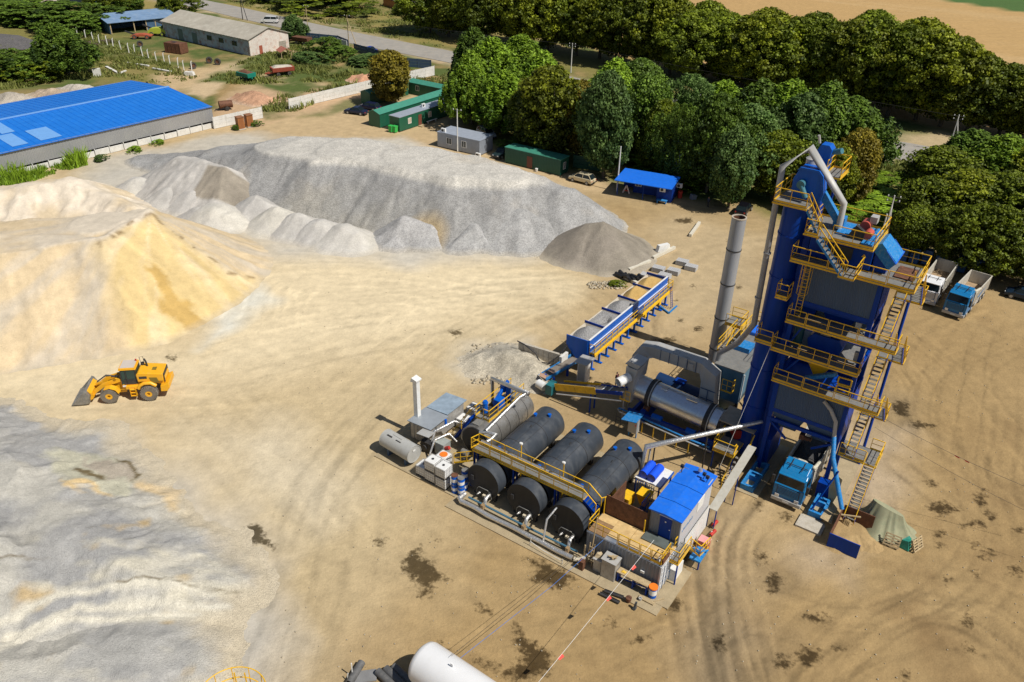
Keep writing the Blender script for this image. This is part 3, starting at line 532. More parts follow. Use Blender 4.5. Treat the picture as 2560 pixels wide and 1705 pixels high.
LM = dict(dark=leafmat('dark_leaves', (.028, .050, .006), (.20, .25, .012)), lin=leafmat('linden_leaves', (.030, .052, .006), (.25, .28, .012)), bright=leafmat('bright_leaves', (.045, .105, .008), (.25, .38, .025)), weed=leafmat('weed_leaves', (.06, .085, .02), (.26, .28, .07)),
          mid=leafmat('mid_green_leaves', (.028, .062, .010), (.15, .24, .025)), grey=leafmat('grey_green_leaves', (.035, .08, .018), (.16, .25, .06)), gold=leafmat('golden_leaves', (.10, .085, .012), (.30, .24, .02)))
bark = M('bark', (.10, .085, .065), .9, var=.3, scale=5); birch = M('birch_bark', (.5, .48, .44), .8, var=.35, scale=5, streak=False)
def crown(name, seed, prof, clumps=520, per=64, ls=.22, droop=0., cr=.95, upl=0.):
    r = np.random.RandomState(seed); co = []; tn = []
    # crown lives in a box 7 wide and from z 1.6 to 10 (a tree of height 10)
    lob = r.randn(9, 3); lob /= np.linalg.norm(lob, axis=1)[:, None]; la = r.uniform(.15, .6, 9)
    for c in range(clumps):
        t = r.rand()**.85; z = 1.5+8.5*t; ph = r.rand()*2*np.pi; d = np.array([math.cos(ph), math.sin(ph), (t-.45)*1.3]); d /= np.linalg.norm(d)
        rr = np.interp(t, *zip(*prof))*3.5*(.74+sum(a*max(0, d@k)**3 for a, k in zip(la, lob))); inner = r.rand() < .22
        q = r.uniform(.25, .7) if inner else r.uniform(.74, 1.12); p = np.array([math.cos(ph)*rr*q, math.sin(ph)*rr*q, z-(0 if not inner else .4)])
        k = per; s = .72*cr*(.5+r.rand()*.8)*min(1., .45+rr/3.5)
        L = r.randn(k, 3); L /= np.linalg.norm(L, axis=1)[:, None]; L *= (r.rand(k)**.5)[:, None]*s*np.array([1, 1, .75+upl]); L[:, 2] -= droop*np.abs(r.randn(k))*s
        c0 = p+L; n = L/s+r.randn(k, 3)*.55+np.array([0, 0, .35]); n /= np.linalg.norm(n, axis=1)[:, None]; a = np.cross(n, r.randn(k, 3)); a /= np.linalg.norm(a, axis=1)[:, None]; b = np.cross(n, a)
        sz = ls*(.6+r.rand(k)*.8)[:, None]; a = a*sz*.5; b = b*sz*.5*(1+upl)
        co.append(np.stack([c0-a-b*.5, c0+a*.6-b, c0+a+b*.6, c0-a*.5+b], 1)); base = r.rand()
        tone = np.clip(base*.75+r.rand(k)*.35-(.2 if inner else 0)+(t-.5)*.45, 0, 1); br = (.85+.3*r.rand(k))*(.75+.5*r.rand())  # light painted into leaf tone: lit colour toward the top, shade inside
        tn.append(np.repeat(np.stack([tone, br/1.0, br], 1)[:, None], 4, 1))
    co = np.concatenate(co).reshape(-1, 3); tn = np.concatenate(tn).reshape(-1, 3); q = np.arange(len(co)).reshape(-1, 4)
    me = npmesh(name, co, q, LM['mid']); attr(me, 'tone', tn); return me
def trunkmesh(name, seed, n=6, mat=bark, r0=.26, fork=False):
    r = random.Random(seed); mb = MB(); bx, by = r.uniform(-.3, .3), r.uniform(-.3, .3)
    pts = [(0, 0, -.2), (bx*.3, by*.3, 2), (bx, by, 4.5), (bx*.6, by*.9, 8.2)]; mb.tube(pts, r0, 8, [r0, r0*.75, r0*.5, .05])
    for i in range(n):
        a = i*2.4+r.random(); z = 1.7+i*.75; l = r.uniform(1.4, 2.4); mb.tube([(bx*z/4.5, by*z/4.5, z), (math.cos(a)*l*.5, math.sin(a)*l*.5, z+l*.55), (math.cos(a)*l, math.sin(a)*l, z+l*1.2)], .1, 6, [.1, .07, .02])
    me = mb.mesh(name); me.materials.append(mat); return me
CR = dict(round=crown('crown', 1, [(0, .35), (.15, .75), (.4, 1), (.7, .88), (.9, .5), (1, .12)]), oval=crown('crown', 2, [(0, .3), (.2, .72), (.45, .95), (.75, .7), (1, .1)], upl=.5, ls=.2),
          wide=crown('crown', 3, [(0, .5), (.12, .85), (.35, 1.05), (.65, 1), (.88, .65), (1, .2)], 560), rough=crown('crown', 4, [(0, .4), (.25, .8), (.5, .95), (.8, .75), (1, .15)], 480, 66, .24, cr=1.1),
          spiky=crown('crown', 5, [(0, .45), (.2, .95), (.45, .9), (.75, .6), (1, .1)], 640, 52, .19, cr=.7, upl=1.2), weep=crown('crown', 6, [(0, .55), (.3, .85), (.6, .85), (.85, .6), (1, .15)], 460, 70, .16, droop=.9, cr=.8))
BSH = crown('foliage', 7, [(0, .8), (.3, 1), (.6, .9), (.85, .6), (1, .2)], 260, 60, .28, cr=.9)
TKM = {'bark': [trunkmesh('trunk', 1), trunkmesh('trunk', 2)], 'birch': [trunkmesh('trunk', 3, mat=birch, r0=.18)]}
def tree(x, y, h, wd, kind, leaf, label, group, rot=None, tk='bark', cut=1.0):
    o = bpy.data.objects.new('tree', None); COL.objects.link(o); o.location = (x, y, 0); o.rotation_euler = (0, 0, rnd.random()*6.28 if rot is None else rot); o.scale = (wd/7, wd/7, h/10); props(o, label, 'tree', group)
    c = bpy.data.objects.new('crown', CR[kind]); COL.objects.link(c); c.parent = o; c.material_slots[0].link = 'OBJECT'; c.material_slots[0].material = LM[leaf]
    t = bpy.data.objects.new('trunk', rnd.choice(TKM[tk])); COL.objects.link(t); t.parent = o
    return o
def bush(px, py, h, wd, leaf, label, group='bushes and shrubs'):
    p = P(px, py); o = bpy.data.objects.new('bush', BSH); COL.objects.link(o); o.location = (p.x, p.y, -h*.17); o.rotation_euler = (0, 0, rnd.random()*6.28); o.scale = (wd/7, wd/7, h/8.5)
    o.material_slots[0].link = 'OBJECT'; o.material_slots[0].material = LM[leaf]; props(o, label, 'bush', group); return o
# the long row between road and stubble field
row = [(1075, 84, -60, 'dark'), (1118, 90, -60, 'lin'), (1165, 96, -60, 'dark'), (1215, 102, -70, 'dark'), (1268, 110, -70, 'lin'), (1322, 118, -70, 'dark'), (1378, 127, -66, 'lin'), (1432, 137, -60, 'dark'), (1490, 146, -55, 'lin'), (1548, 158, -45, 'dark'), (1608, 170, -35, 'dark'),
       (1668, 183, -28, 'lin'), (1728, 196, 2, 'dark'), (1790, 208, 8, 'dark'), (1850, 220, 8, 'lin'), (1912, 232, 12, 'lin'), (1975, 244, 18, 'dark'), (2040, 256, 22, 'dark'), (2105, 268, 20, 'lin'), (2165, 278, 12, 'dark'), (2228, 290, 30, 'dark'), (2292, 300, 40, 'lin'), (2355, 312, 60, 'lin'), (2425, 326, 110, 'dark'), (2490, 338, 140, 'dark'), (2555, 350, 150, 'lin'), (2630, 366, 160, 'dark')]
for i, (bx, by, ty, lf) in enumerate(row):
    p = P(bx, by); h = hgt(bx, by, ty)*(.95 if bx < 1700 else .87)
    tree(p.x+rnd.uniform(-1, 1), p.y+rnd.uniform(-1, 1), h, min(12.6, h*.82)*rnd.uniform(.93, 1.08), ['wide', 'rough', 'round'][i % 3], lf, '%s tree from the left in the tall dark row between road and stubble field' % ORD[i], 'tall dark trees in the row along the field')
# second line behind the row, seen between its crowns
for i, (bx, by, ty, lf) in enumerate([(1750, 168, 5, 'dark'), (1900, 196, 22, 'lin'), (2020, 222, 35, 'dark'), (2140, 246, 30, 'dark'), (2260, 268, 50, 'lin')]):
    p = P(bx, by); h = hgt(bx, by, ty); tree(p.x, p.y, h, h*.8, 'rough', lf, '%s tree from the left standing on the field side of the dark row' % ORD[i], 'trees on the field side of the row')
# the grove between yard and road
gv = [(1185, 235, 75, 88, 'spiky', 'mid', 'dark tapering tree at the left end of the grove'), (1230, 270, 100, 110, 'spiky', 'bright', 'bright feathery tree at the left of the grove'), (1300, 262, 95, 110, 'spiky', 'bright', 'bright green tree with feathery top next to the road gap'),
      (1180, 310, 135, 80, 'spiky', 'bright', 'light green willow like tree behind the green cabins'), (1255, 330, 180, 110, 'spiky', 'bright', 'light green tree overhanging the grey site cabin'), (1355, 300, 135, 100, 'spiky', 'bright', 'bright feathery tree left of the gap showing the road'),
      (1375, 395, 168, 130, 'rough', 'lin', 'tree with yellow tinged top standing behind the long green container'), (1330, 370, 210, 100, 'rough', 'dark', 'dark tree behind the left end of the long green container'), (1440, 400, 205, 100, 'rough', 'gold', 'brownish yellow tree behind the cream car'),
      (1508, 445, 182, 105, 'round', 'grey', 'grey green tree with bare forked trunk beside the cream car'), (1530, 340, 155, 100, 'spiky', 'bright', 'fresh green tree behind the grey green one'), (1585, 330, 150, 110, 'round', 'mid', 'broad mid green tree in the middle of the grove'), (1600, 400, 190, 100, 'rough', 'mid', 'dark green tree behind the blue shed roof'),
      (1640, 440, 250, 80, 'round', 'dark', 'shaded tree just behind the blue shed'), (1710, 380, 186, 95, 'weep', 'grey', 'weeping birch with pale drooping crown'), (1690, 470, 260, 85, 'weep', 'mid', 'birch with white trunk behind the end of the blue shed'), (1765, 480, 235, 110, 'round', 'mid', 'tree with lit olive top left of the plant tower'),
      (1790, 380, 210, 110, 'spiky', 'bright', 'light green tree behind the olive one'), (1850, 470, 262, 120, 'round', 'grey', 'grey green tree to the left of the mixing tower top'), (1820, 520, 320, 95, 'oval', 'grey', 'low hanging tree casting shade on the yard left of the silo'), (1880, 400, 208, 120, 'spiky', 'mid', 'mid green tree behind the top of the tower'),
      (1950, 410, 210, 120, 'spiky', 'bright', 'lit green tree behind the white duct'), (1990, 430, 235, 110, 'round', 'grey', 'soft grey green tree behind the tower crown'), (2040, 430, 215, 110, 'spiky', 'mid', 'tree with spiky top behind the upper platforms'), (2095, 430, 248, 110, 'spiky', 'mid', 'tree at the right end of the grove next to the road'),
      (1930, 500, 330, 110, 'rough', 'dark', 'dark tree hidden behind the blue silo'), (2110, 520, 325, 95, 'rough', 'gold', 'yellowing tree right of the tower top'), (2060, 540, 360, 90, 'rough', 'lin', 'olive tree behind the upper yellow railings')]
for bx, by, ty, wpx, kd, lf, lb in gv:
    p = P(bx, by); h = hgt(bx, by, ty); wd = wpx*1.18*(p.y*math.cos(TH)+CAMH*math.sin(TH))/FPX
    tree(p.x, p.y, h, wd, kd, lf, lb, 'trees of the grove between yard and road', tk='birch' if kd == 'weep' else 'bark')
rg = [(2330, 520, 370, 130, 'rough', 'dark', 'left tree of the right grove with olive crown edge'), (2400, 470, 330, 130, 'spiky', 'mid', 'green tree at the top of the right grove below the road'), (2480, 500, 345, 130, 'spiky', 'bright', 'bright topped tree in the right grove'), (2560, 520, 365, 140, 'rough', 'lin', 'tree on the right edge at the top of the right grove'),
      (2290, 600, 450, 120, 'rough', 'dark', 'dark tree right behind the upper tower platforms'), (2390, 600, 430, 140, 'rough', 'lin', 'olive tree in the middle of the right grove'), (2490, 620, 440, 140, 'wide', 'dark', 'broad dark tree above the parked tippers'), (2590, 640, 460, 140, 'rough', 'lin', 'tree cut by the right picture edge above the tippers'),
      (2260, 640, 520, 90, 'rough', 'dark', 'low dark tree shading the blue crates'), (2450, 690, 520, 120, 'wide', 'dark', 'lowest dark tree of the right grove behind the blue cab tipper'), (2560, 710, 530, 120, 'wide', 'dark', 'lowest dark tree at the right edge shading the ground')]
for bx, by, ty, wpx, kd, lf, lb in rg:
    p = P(bx, by); h = hgt(bx, by, ty); wd = wpx*1.2*(p.y*math.cos(TH)+CAMH*math.sin(TH))/FPX
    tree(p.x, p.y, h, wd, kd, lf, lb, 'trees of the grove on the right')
for bx, by, ty, wpx, kd, lf, lb in [(982, 262, 128, 92, 'rough', 'gold', 'lone yellowing tree in front of the green cabins'), (738, 95, 38, 48, 'spiky', 'grey', 'thin grey green tree right of the white brick barn'), (440, 52, -25, 70, 'round', 'dark', 'dark tree standing over the left end of the white barn'), (262, 45, -25, 80, 'round', 'dark', 'dark tree at the top left behind the blue open shed'), (330, 38, -20, 70, 'rough', 'mid', 'tree with pale blossom between shed and road at the top left'),
                                (165, 182, 62, 105, 'spiky', 'mid', 'big bushy green tree behind the blue hall on the left')]:
    p = P(bx, by); h = hgt(bx, by, ty); wd = wpx*1.15*(p.y*math.cos(TH)+CAMH*math.sin(TH))/FPX
    tree(p.x, p.y, h, wd, kd, lf, lb, 'single trees on the left')
for a in [(90, 60, 6, 20, 'mid', 'broad dark green thicket at the top left'), (160, 70, 6.5, 18, 'mid', 'thicket beside the blue open shed'), (215, 82, 5.5, 11, 'mid', 'bush touching the left end of the blue open shed'), (30, 45, 5, 16, 'mid', 'bush in the top left corner below the pale roof'), (95, 180, 5, 9, 'mid', 'bush left of the big bushy tree'), (60, 190, 4.5, 9, 'mid', 'low bush by the ruined dark roof'), (10, 195, 5.5, 11, 'mid', 'bush on the left edge behind the blue hall'),
          (125, 195, 4, 8, 'dark', 'olive bush at the foot of the big bushy tree'), (825, 128, 3.5, 8, 'mid', 'green bush below the blue sheet fence'), (860, 140, 2.5, 7, 'mid', 'spreading bush in the weeds right of the well roof'), (770, 150, 2, 7, 'grey', 'low grey bush in the weeds'), (905, 160, 2, 8, 'grey', 'pale shrub left of the yellowing tree'), (1000, 37, 3.2, 5, 'dark', 'round bush beside the orange hut'), (840, 38, 2.4, 8, 'dark', 'dark shrub in the meadow beyond the road'),
          (800, 12, 5, 26, 'dark', 'dark hedge at the top edge beyond the road'), (700, 5, 4, 14, 'dark', 'left end of the dark hedge beyond the road'), (340, 376, .8, 2., 'bright', 'small bush at the foot of the blue hall wall'), (248, 403, 1., 1.8, 'grey', 'tiny bush right of the tall grass'), (400, 358, .7, 1.8, 'bright', 'second small bush along the hall wall'), (590, 325, .9, 1.3, 'mid', 'bush in front of the brown privies'), (635, 315, 1., 1.7, 'mid', 'bush right of the brown privies'),
          (1380, 360, 2, 9, 'mid', 'low undergrowth behind the green container'), (1650, 420, 2.4, 9, 'bright', 'lit undergrowth behind the blue shed'), (1600, 400, 2, 9, 'mid', 'undergrowth between the grove trunks'), (1735, 470, 2.4, 5, 'bright', 'bright shrub under the birch'), (2220, 520, 2, 12, 'bright', 'fresh green weeds between the two groves'), (2180, 470, 1.6, 9, 'bright', 'low green growth behind the tower beside the road'), (2150, 560, 2, 8, 'bright', 'green growth right of the silo top'),
          (1535, 712, .6, 1.5, 'dark', 'dark tuft by the black bags')]:
    bush(*a)
# weeds, tall grass: nobody could count the blades
def blades(name, label, cat, polys, dens, h, leaf, wd=.12, seed=1):
    r = np.random.RandomState(seed); co = []; tn = []
    for pts in polys:
        q = np.array(PP(*pts)); x0, y0 = q.min(0); x1, y1 = q.max(0); n = int((x1-x0)*(y1-y0)*dens); x = r.uniform(x0, x1, n); y = r.uniform(y0, y1, n)
        c = fbm(x, y, 4, 3, seed); k = (sdf(x, y, [tuple(p) for p in q]) > 0) & (c > .42); x = x[k]; y = y[k]; c = c[k]; n = len(x); a = r.rand(n)*6.28; hh = h*(.35+r.rand(n)*.8)*(.3+2.2*(c-.42)*2.4); lx = r.randn(n)*.3*hh; ly = r.randn(n)*.3*hh
        w_ = wd*(.5+r.rand(n)); z = np.full(n, -.06); b = np.stack([x, y, z], 1); d = np.stack([np.cos(a)*w_, np.sin(a)*w_, z*0], 1); t = b+np.stack([lx, ly, hh], 1)
        co.append(np.stack([b-d, b+d, t+d*.35, t-d*.35], 1)); tone = np.clip(c*1.2-.2+r.rand(n)*.4, 0, 1); br = .7+.6*r.rand(n); tn.append(np.repeat(np.stack([tone, br, br], 1)[:, None], 4, 1))
    co = np.concatenate(co).reshape(-1, 3); tn = np.concatenate(tn).reshape(-1, 3); me = npmesh(name, co, np.arange(len(co)).reshape(-1, 4), LM[leaf]); attr(me, 'tone', tn); o = bpy.data.objects.new(name, me); COL.objects.link(o); props(o, label, cat, kind='stuff'); return o
blades('tall_grass', 'tall bright green grass along the foot of the blue hall', 'grass', [[(-60, 480), (0, 452), (60, 438), (200, 392), (222, 412), (120, 440), (60, 462), (-60, 520)]], 42, 1.5, 'bright', .09)
blades('weeds', 'green and olive weeds over the rough land behind the yard', 'weeds', [[(500, 205), (640, 135), (700, 125), (900, 160), (960, 190), (1000, 200), (700, 208), (620, 212)], [(640, 280), (720, 235), (900, 210), (740, 280)], [(-50, 230), (0, 120), (120, 90), (240, 80), (420, 160), (480, 190), (330, 190), (150, 200), (60, 220)], [(620, 90), (760, 110), (900, 150), (1100, 190), (1180, 240), (1100, 240), (900, 165), (700, 128)], [(2080, 420), (2260, 400), (2330, 480), (2250, 570), (2100, 540)]], 9, .62, 'weed', .16, 3)
blades('dry_grass', 'dry yellowish meadow grass beyond the road', 'grass', [[(560, 0), (1000, 10), (1060, 60), (1160, 150), (1148, 128), (875, 74), (600, 12)], [(900, 165), (1150, 185), (1160, 215), (1000, 230)], [(200, 180), (500, 190), (420, 225), (340, 200)]], 3, .5, 'weed', .2, 4)
# ---------------------------------------------------------------- far buildings and fences (world coordinates)
def local(a, b): # frame whose x axis runs from a to b
    a = Vector(a[:2]); b = Vector(b[:2]); return math.atan2(b.y-a.y, b.x-a.x), (b-a).length
def win(t, x0, x1, z0, z1, y, mat=white, gl=glass, parent=None, ax='y', s=-1):
    m = MB(); g = MB(); k = .07; d = .05*s
    f = (lambda a, b, c, e: m.box(a, b, min(y, y+d), max(y, y+d), c, e)) if ax == 'y' else (lambda a, b, c, e: m.box(min(y, y+d), max(y, y+d), a, b, c, e))
    f(x0, x1, z0, z0+k); f(x0, x1, z1-k, z1); f(x0, x0+k, z0+k, z1-k); f(x1-k, x1, z0+k, z1-k); f((x0+x1)/2-k/2, (x0+x1)/2+k/2, z0+k, z1-k)
    o = t.part('window', mat, m)
    (g.box(x0+k, x1-k, min(y, y+d*.4), max(y, y+d*.4), z0+k, z1-k) if ax == 'y' else g.box(min(y, y+d*.4), max(y, y+d*.4), x0+k, x1-k, z0+k, z1-k)); t.part('pane', gl, g, o)
# blue hall
a = Vector((-58.0, 155.0, 0)); d = (Vector((-82.0, 124.6, 0))-a).normalized(); ang = math.atan2(-d.y, -d.x)
hall = T('blue_roofed_hall', 'long hall with bright blue metal roof and grey sheet wall over a white plinth', 'warehouse', loc=a, rot=ang); L = 92; D = 28.6; zw, zr = 3.9, 5.0
hroof = M('hall_roof_blue', (.008, .16, .60), .45, var=.06, scale=.4, dirt=(.03, .22, .62), dirt_amt=.4, streak=False); hlite = M('hall_roof_pale_blue', (.16, .36, .70), .4, var=.06); hwall = M('hall_grey_sheet', (.34, .34, .34), .45, .3, var=.07, scale=.25, dirt=(.42, .42, .38), dirt_amt=.4)
m = MB().corr((-L, 0), (0, 0), 1.15, zw, (0, -1), .5, .04); m.box(-L, -.02, .05, .12, 1.15, zw); hall.part('wall', hwall, m)
hall.part('end_wall', hwall, MB().prism([(.1, 0), (D, 0), (D, zw), (D/2, zr-.08), (.1, zw)], -.12, 0, 'x')); hall.part('rear_wall', hwall, MB().box(-L, -.2, D-.1, D, 0, zw))
for s_, (y0, y1) in enumerate(((-.35, D/2), (D/2, D+.35))):
    m = MB(); k = int(L/1.1)
    for i in range(k):
        x0 = -L+i*L/k; x1 = x0+L/k
        z0 = zw-.05 if y0 < 1 else zr; z1 = zr if y0 < 1 else zw-.05
        m.add([(x0, y0, z0), (x1-.06, y0, z0), (x1-.06, y1, z1), (x0, y1, z1)], [(0, 1, 2, 3)]); m.bar((x1-.03, y0, z0+.01), (x1-.03, y1, z1+.01), .06, .05)
    hall.part('roof', hroof, m)
hall.part('ridge_cap', hlite, MB().bar((-L, D/2, zr+.1), (.1, D/2, zr+.1), .55, .14))
m = MB()
for x0, x1, t0, t1 in [(-31, -27.5, .12, .5), (-35.5, -33, .12, .52), (-38.5, -36.8, .55, .97), (-34.3, -32.2, .55, .97), (-42, -40, .12, .5), (-44, -41, .55, .97)]:
    m.add([(x, (t)*(D/2+.35)-.35, zw-.05+t*(zr-zw+.05)+.05) for x, t in ((x0, t0), (x1, t0), (x1, t1), (x0, t1))], [(0, 1, 2, 3)])
hall.part('roof_light', hlite, m)
m = MB()
for i in range(int(L/2.6)):
    x = -i*2.6-.4; m.box(x-2.45, x, -.5-.04*(i % 3), -.38, 0, .95+.06*((i*7) % 3))
    m.box(x-2.5, x-2.4, -.56, -.34, 0, 1.25)
hall.part('plinth_panel', wconc, m)
# concrete panel fences
def panelfence(label, pts, h=2.2, mat=wconc, sp=2.9, th=.07, name='concrete_fence', cat='fence'):
    a = P(*pts[0]); t = T(name, label, cat, loc=a, rot=0); q = MB(); A = [P(*p)-a for p in pts]
    for u, v in zip(A[:-1], A[1:]):
        L = (v-u).length; k = max(1, round(L/sp)); d = (v-u)/L
        for i in range(k):
            s0 = u+d*(i*L/k+.06); s1 = u+d*((i+1)*L/k-.06)
            m = MB(); [m.bar(s0+Vector((0, 0, r_*h/3+h/6)), s1+Vector((0, 0, r_*h/3+h/6)), th, h/3-.03) for r_ in range(3)]; t.part('fence_bay', mat, m)
        for i in range(k+1): s0 = u+d*(i*L/k); q.bar(s0, s0+Vector((0, 0, h+.06)), .14)
    t.part('post', mat, q); return t
panelfence('long white concrete panel fence running up to the green cabins', [(724, 274), (940, 222), (1086, 188)])
panelfence('short white concrete fence section between blue hall and brown privies', [(536, 322), (657, 295)])
bsheet = M('blue_grey_sheet', (.045, .085, .15), .45, var=.1)
panelfence('dark blue sheet fence with pale posts along the road', [(1078, 172), (1013, 166), (886, 129)], 2.1, bsheet, 3.2, .04, 'sheet_fence')
panelfence('far part of the dark blue sheet fence beside the thin tree', [(872, 120), (846, 109), (754, 100)], 2.1, bsheet, 3.2, .04, 'sheet_fence')
panelfence('white wall piece joining the two runs of blue fence', [(846, 113), (868, 121)], 1.9, white, 3, .08, 'low_wall')
# row of bare concrete posts
pm = MB().bar((0, 0, -.1), (0, 0, 2.1), .2).bar((0, 0, 2.1), (.2, 0, 2.35), .14)
ends = [(195, 90), (478, 178)]; p0 = None
for i in range(17):
    t_ = i/16; p = P(195+t_*283+(i*37 % 5), 90+t_*88+(i*13 % 4)); 
    if p0 is None: p0 = solo('fence_post', '', 'fence post', wconc, pm, loc=p, rot=.5); o = p0
    else: o = p0.copy(); COL.objects.link(o); o.location = p
    o.rotation_euler = (rnd.uniform(-.06, .06), rnd.uniform(-.08, .08), .5); props(o, '%s bare pale post from the left in the fence line across the rough grass' % ORD[i], 'fence post', 'bare posts of the old fence line')
# white brick barn
A = P(627, 140); Bq = P(729, 120); ang, gw = local(A, Bq); ang2 = ang
brickw = M('whitewashed_brick', (.66, .60, .53), .9, var=.06, scale=.5, dirt=(.42, .17, .10), dirt_amt=.55); brickb = M('bluish_flaking_brick', (.36, .44, .52), .9, var=.12, scale=.35, dirt=(.26, .13, .09), dirt_amt=.95); slate = M('fibre_cement_roof', (.36, .33, .27), .9, var=.1, scale=.25, dirt=(.5, .47, .4), dirt_amt=.6)
barn = T('brick_barn', 'white flaking brick barn with grey fibre cement roof and red door in its gable', 'barn', loc=A, rot=ang); LB = 37; zb, zg = 4.1, 6.2
gw = 12.6
barn.part('gable_wall', brickw, MB().prism([(0, 0), (gw, 0), (gw, zb), (gw/2, zg-.1), (0, zb)], 0, .3)); barn.part('side_wall', brickb, MB().box(-.02, .3, .3, LB, 0, zb)); barn.part('rear_wall', brickw, MB().box(gw-.3, gw, .3, LB, 0, zb)); barn.part('rear_gable', brickw, MB().prism([(0, 0), (gw, 0), (gw, zb), (gw/2, zg-.1), (0, zb)], LB, LB+.3))
for x0, x1, s_ in ((-.6, gw/2, 0), (gw/2, gw+.6, 1)):
    m = MB(); k = 34; z0 = zb-.1 if s_ == 0 else zg; z1 = zg if s_ == 0 else zb-.1
    for i in range(k): y0 = -.4+i*(LB+.9)/k; m.add([(x0, y0, z0), (x1, y0, z1), (x1, y0+(LB+.9)/k-.08, z1+.05), (x0, y0+(LB+.9)/k-.08, z0+.05)], [(0, 1, 2, 3)])
    m.prism([(x0, z0-.12), (x1, z1-.12), (x1, z1-.02), (x0, z0-.02)], -.38, LB+.4); barn.part('roof', slate, m)
barn.part('door', M('brick_red_door', (.34, .09, .05), .6), MB().box(2.9, 3.9, -.04, 0, 0, 2.1)); barn.part('gate', M('old_grey_wood', (.3, .27, .22), .85, var=.25), MB().box(9.3, 11.6, -.04, 0, 0, 2.2))
for y0, y1, h_ in ((22, 24.2, 2.7), (28.3, 30.5, 2.9)): barn.part('side_door', M('grey_green_door', (.12, .17, .17), .7), MB().box(-.06, -.03, y0, y1, 0, h_))
for y0 in (5, 10.5, 15.5): win(barn, y0, y0+2, 1.7, 2.9, -.03, M('dull_blue_frame', (.07, .12, .16), .7), ax='x')
# blue open shed with machinery
A = P(278, 86); Bq = P(445, 68); ang, LL = local(A, Bq); shed = T('open_shed', 'open fronted farm shed with pale blue sheet roof and dark interior', 'shed', loc=A, rot=ang)
proof = M('pale_blue_sheet', (.17, .27, .42), .5, var=.12, scale=.4, dirt=(.3, .36, .42), dirt_amt=.5); bw = M('dull_blue_wall', (.05, .11, .2), .7, var=.2)
shed.part('rear_wall', bw, MB().box(0, LL, 8, 8.2, 0, 3.2)); shed.part('side_wall', bw, MB().box(-.1, 0, 0, 8, 0, 3.1)); shed.part('front_panel', bw, MB().box(LL-9, LL, 0, .12, 0, 3))
shed.part('roof', proof, MB().prism([(-.6, 2.95), (8.6, 4.1), (8.6, 4.2), (-.6, 3.08)], -.6, LL+.6, 'x'))
for x in (.1, 6.5, 12.5, LL-9): shed.part('post', wood, MB().box(x, x+.25, -.1, .12, 0, 3))
def flatbld(name, label, cat, pts, h, wallm, roofm, rh=.8):
    A, Bq, Cq = [P(*p) for p in pts]; ang, L_ = local(A, Bq); D_ = abs(math.cos(ang)*(Cq.y-A.y)-math.sin(ang)*(Cq.x-A.x)); t = T(name, label, cat, loc=A, rot=ang)
    t.part('wall', wallm, MB().box(0, L_, 0, D_, 0, h)); t.part('roof', roofm, MB().prism([(-.4, h), (D_/2, h+rh), (D_+.4, h), (D_+.4, h+.12), (D_/2, h+rh+.14), (-.4, h+.12)], -.4, L_+.4, 'x')); return t
flatbld('farm_building', 'low building with pale grey roof at the very top left', 'building', [(40, 12), (130, 14), (80, -22)], 2.6, brickw, slate)
flatbld('farm_building', 'long building with pale roof and blue wall cut by the top edge', 'building', [(150, 4), (225, 20), (190, -30)], 2.8, bw, slate)
flatbld('ruined_shed', 'collapsed dark slate roof lying among bushes on the left', 'ruin', [(-60, 148), (115, 118), (-60, 95)], .4, rust, M('old_dark_slate', (.09, .085, .085), .9, var=.3, dirt=(.3, .27, .24), dirt_amt=.5), .9)
hut = flatbld('wooden_hut', 'small orange wooden hut in the meadow beyond the road', 'hut', [(1012, 28), (1048, 24), (1000, 10)], 2.3, M('orange_boards', (.5, .2, .06), .7, var=.2), M('grey_hut_roof', (.2, .17, .14), .8), .3)
wh = T('well_roof', 'small red gabled roof on posts beside the white barn', 'well', loc=P(712, 143), rot=.6); wh.part('roof', M('red_roof', (.38, .13, .09), .7), MB().prism([(-1.6, 1.6), (0, 2.5), (1.6, 1.6), (0, 2.35)], -1.8, 1.8)); 
for x, y_ in ((-1.3, -1.5), (1.3, -1.5), (-1.3, 1.5), (1.3, 1.5)): wh.part('post', wood, MB().box(x-.07, x+.07, y_-.07, y_+.07, 0, 1.75))
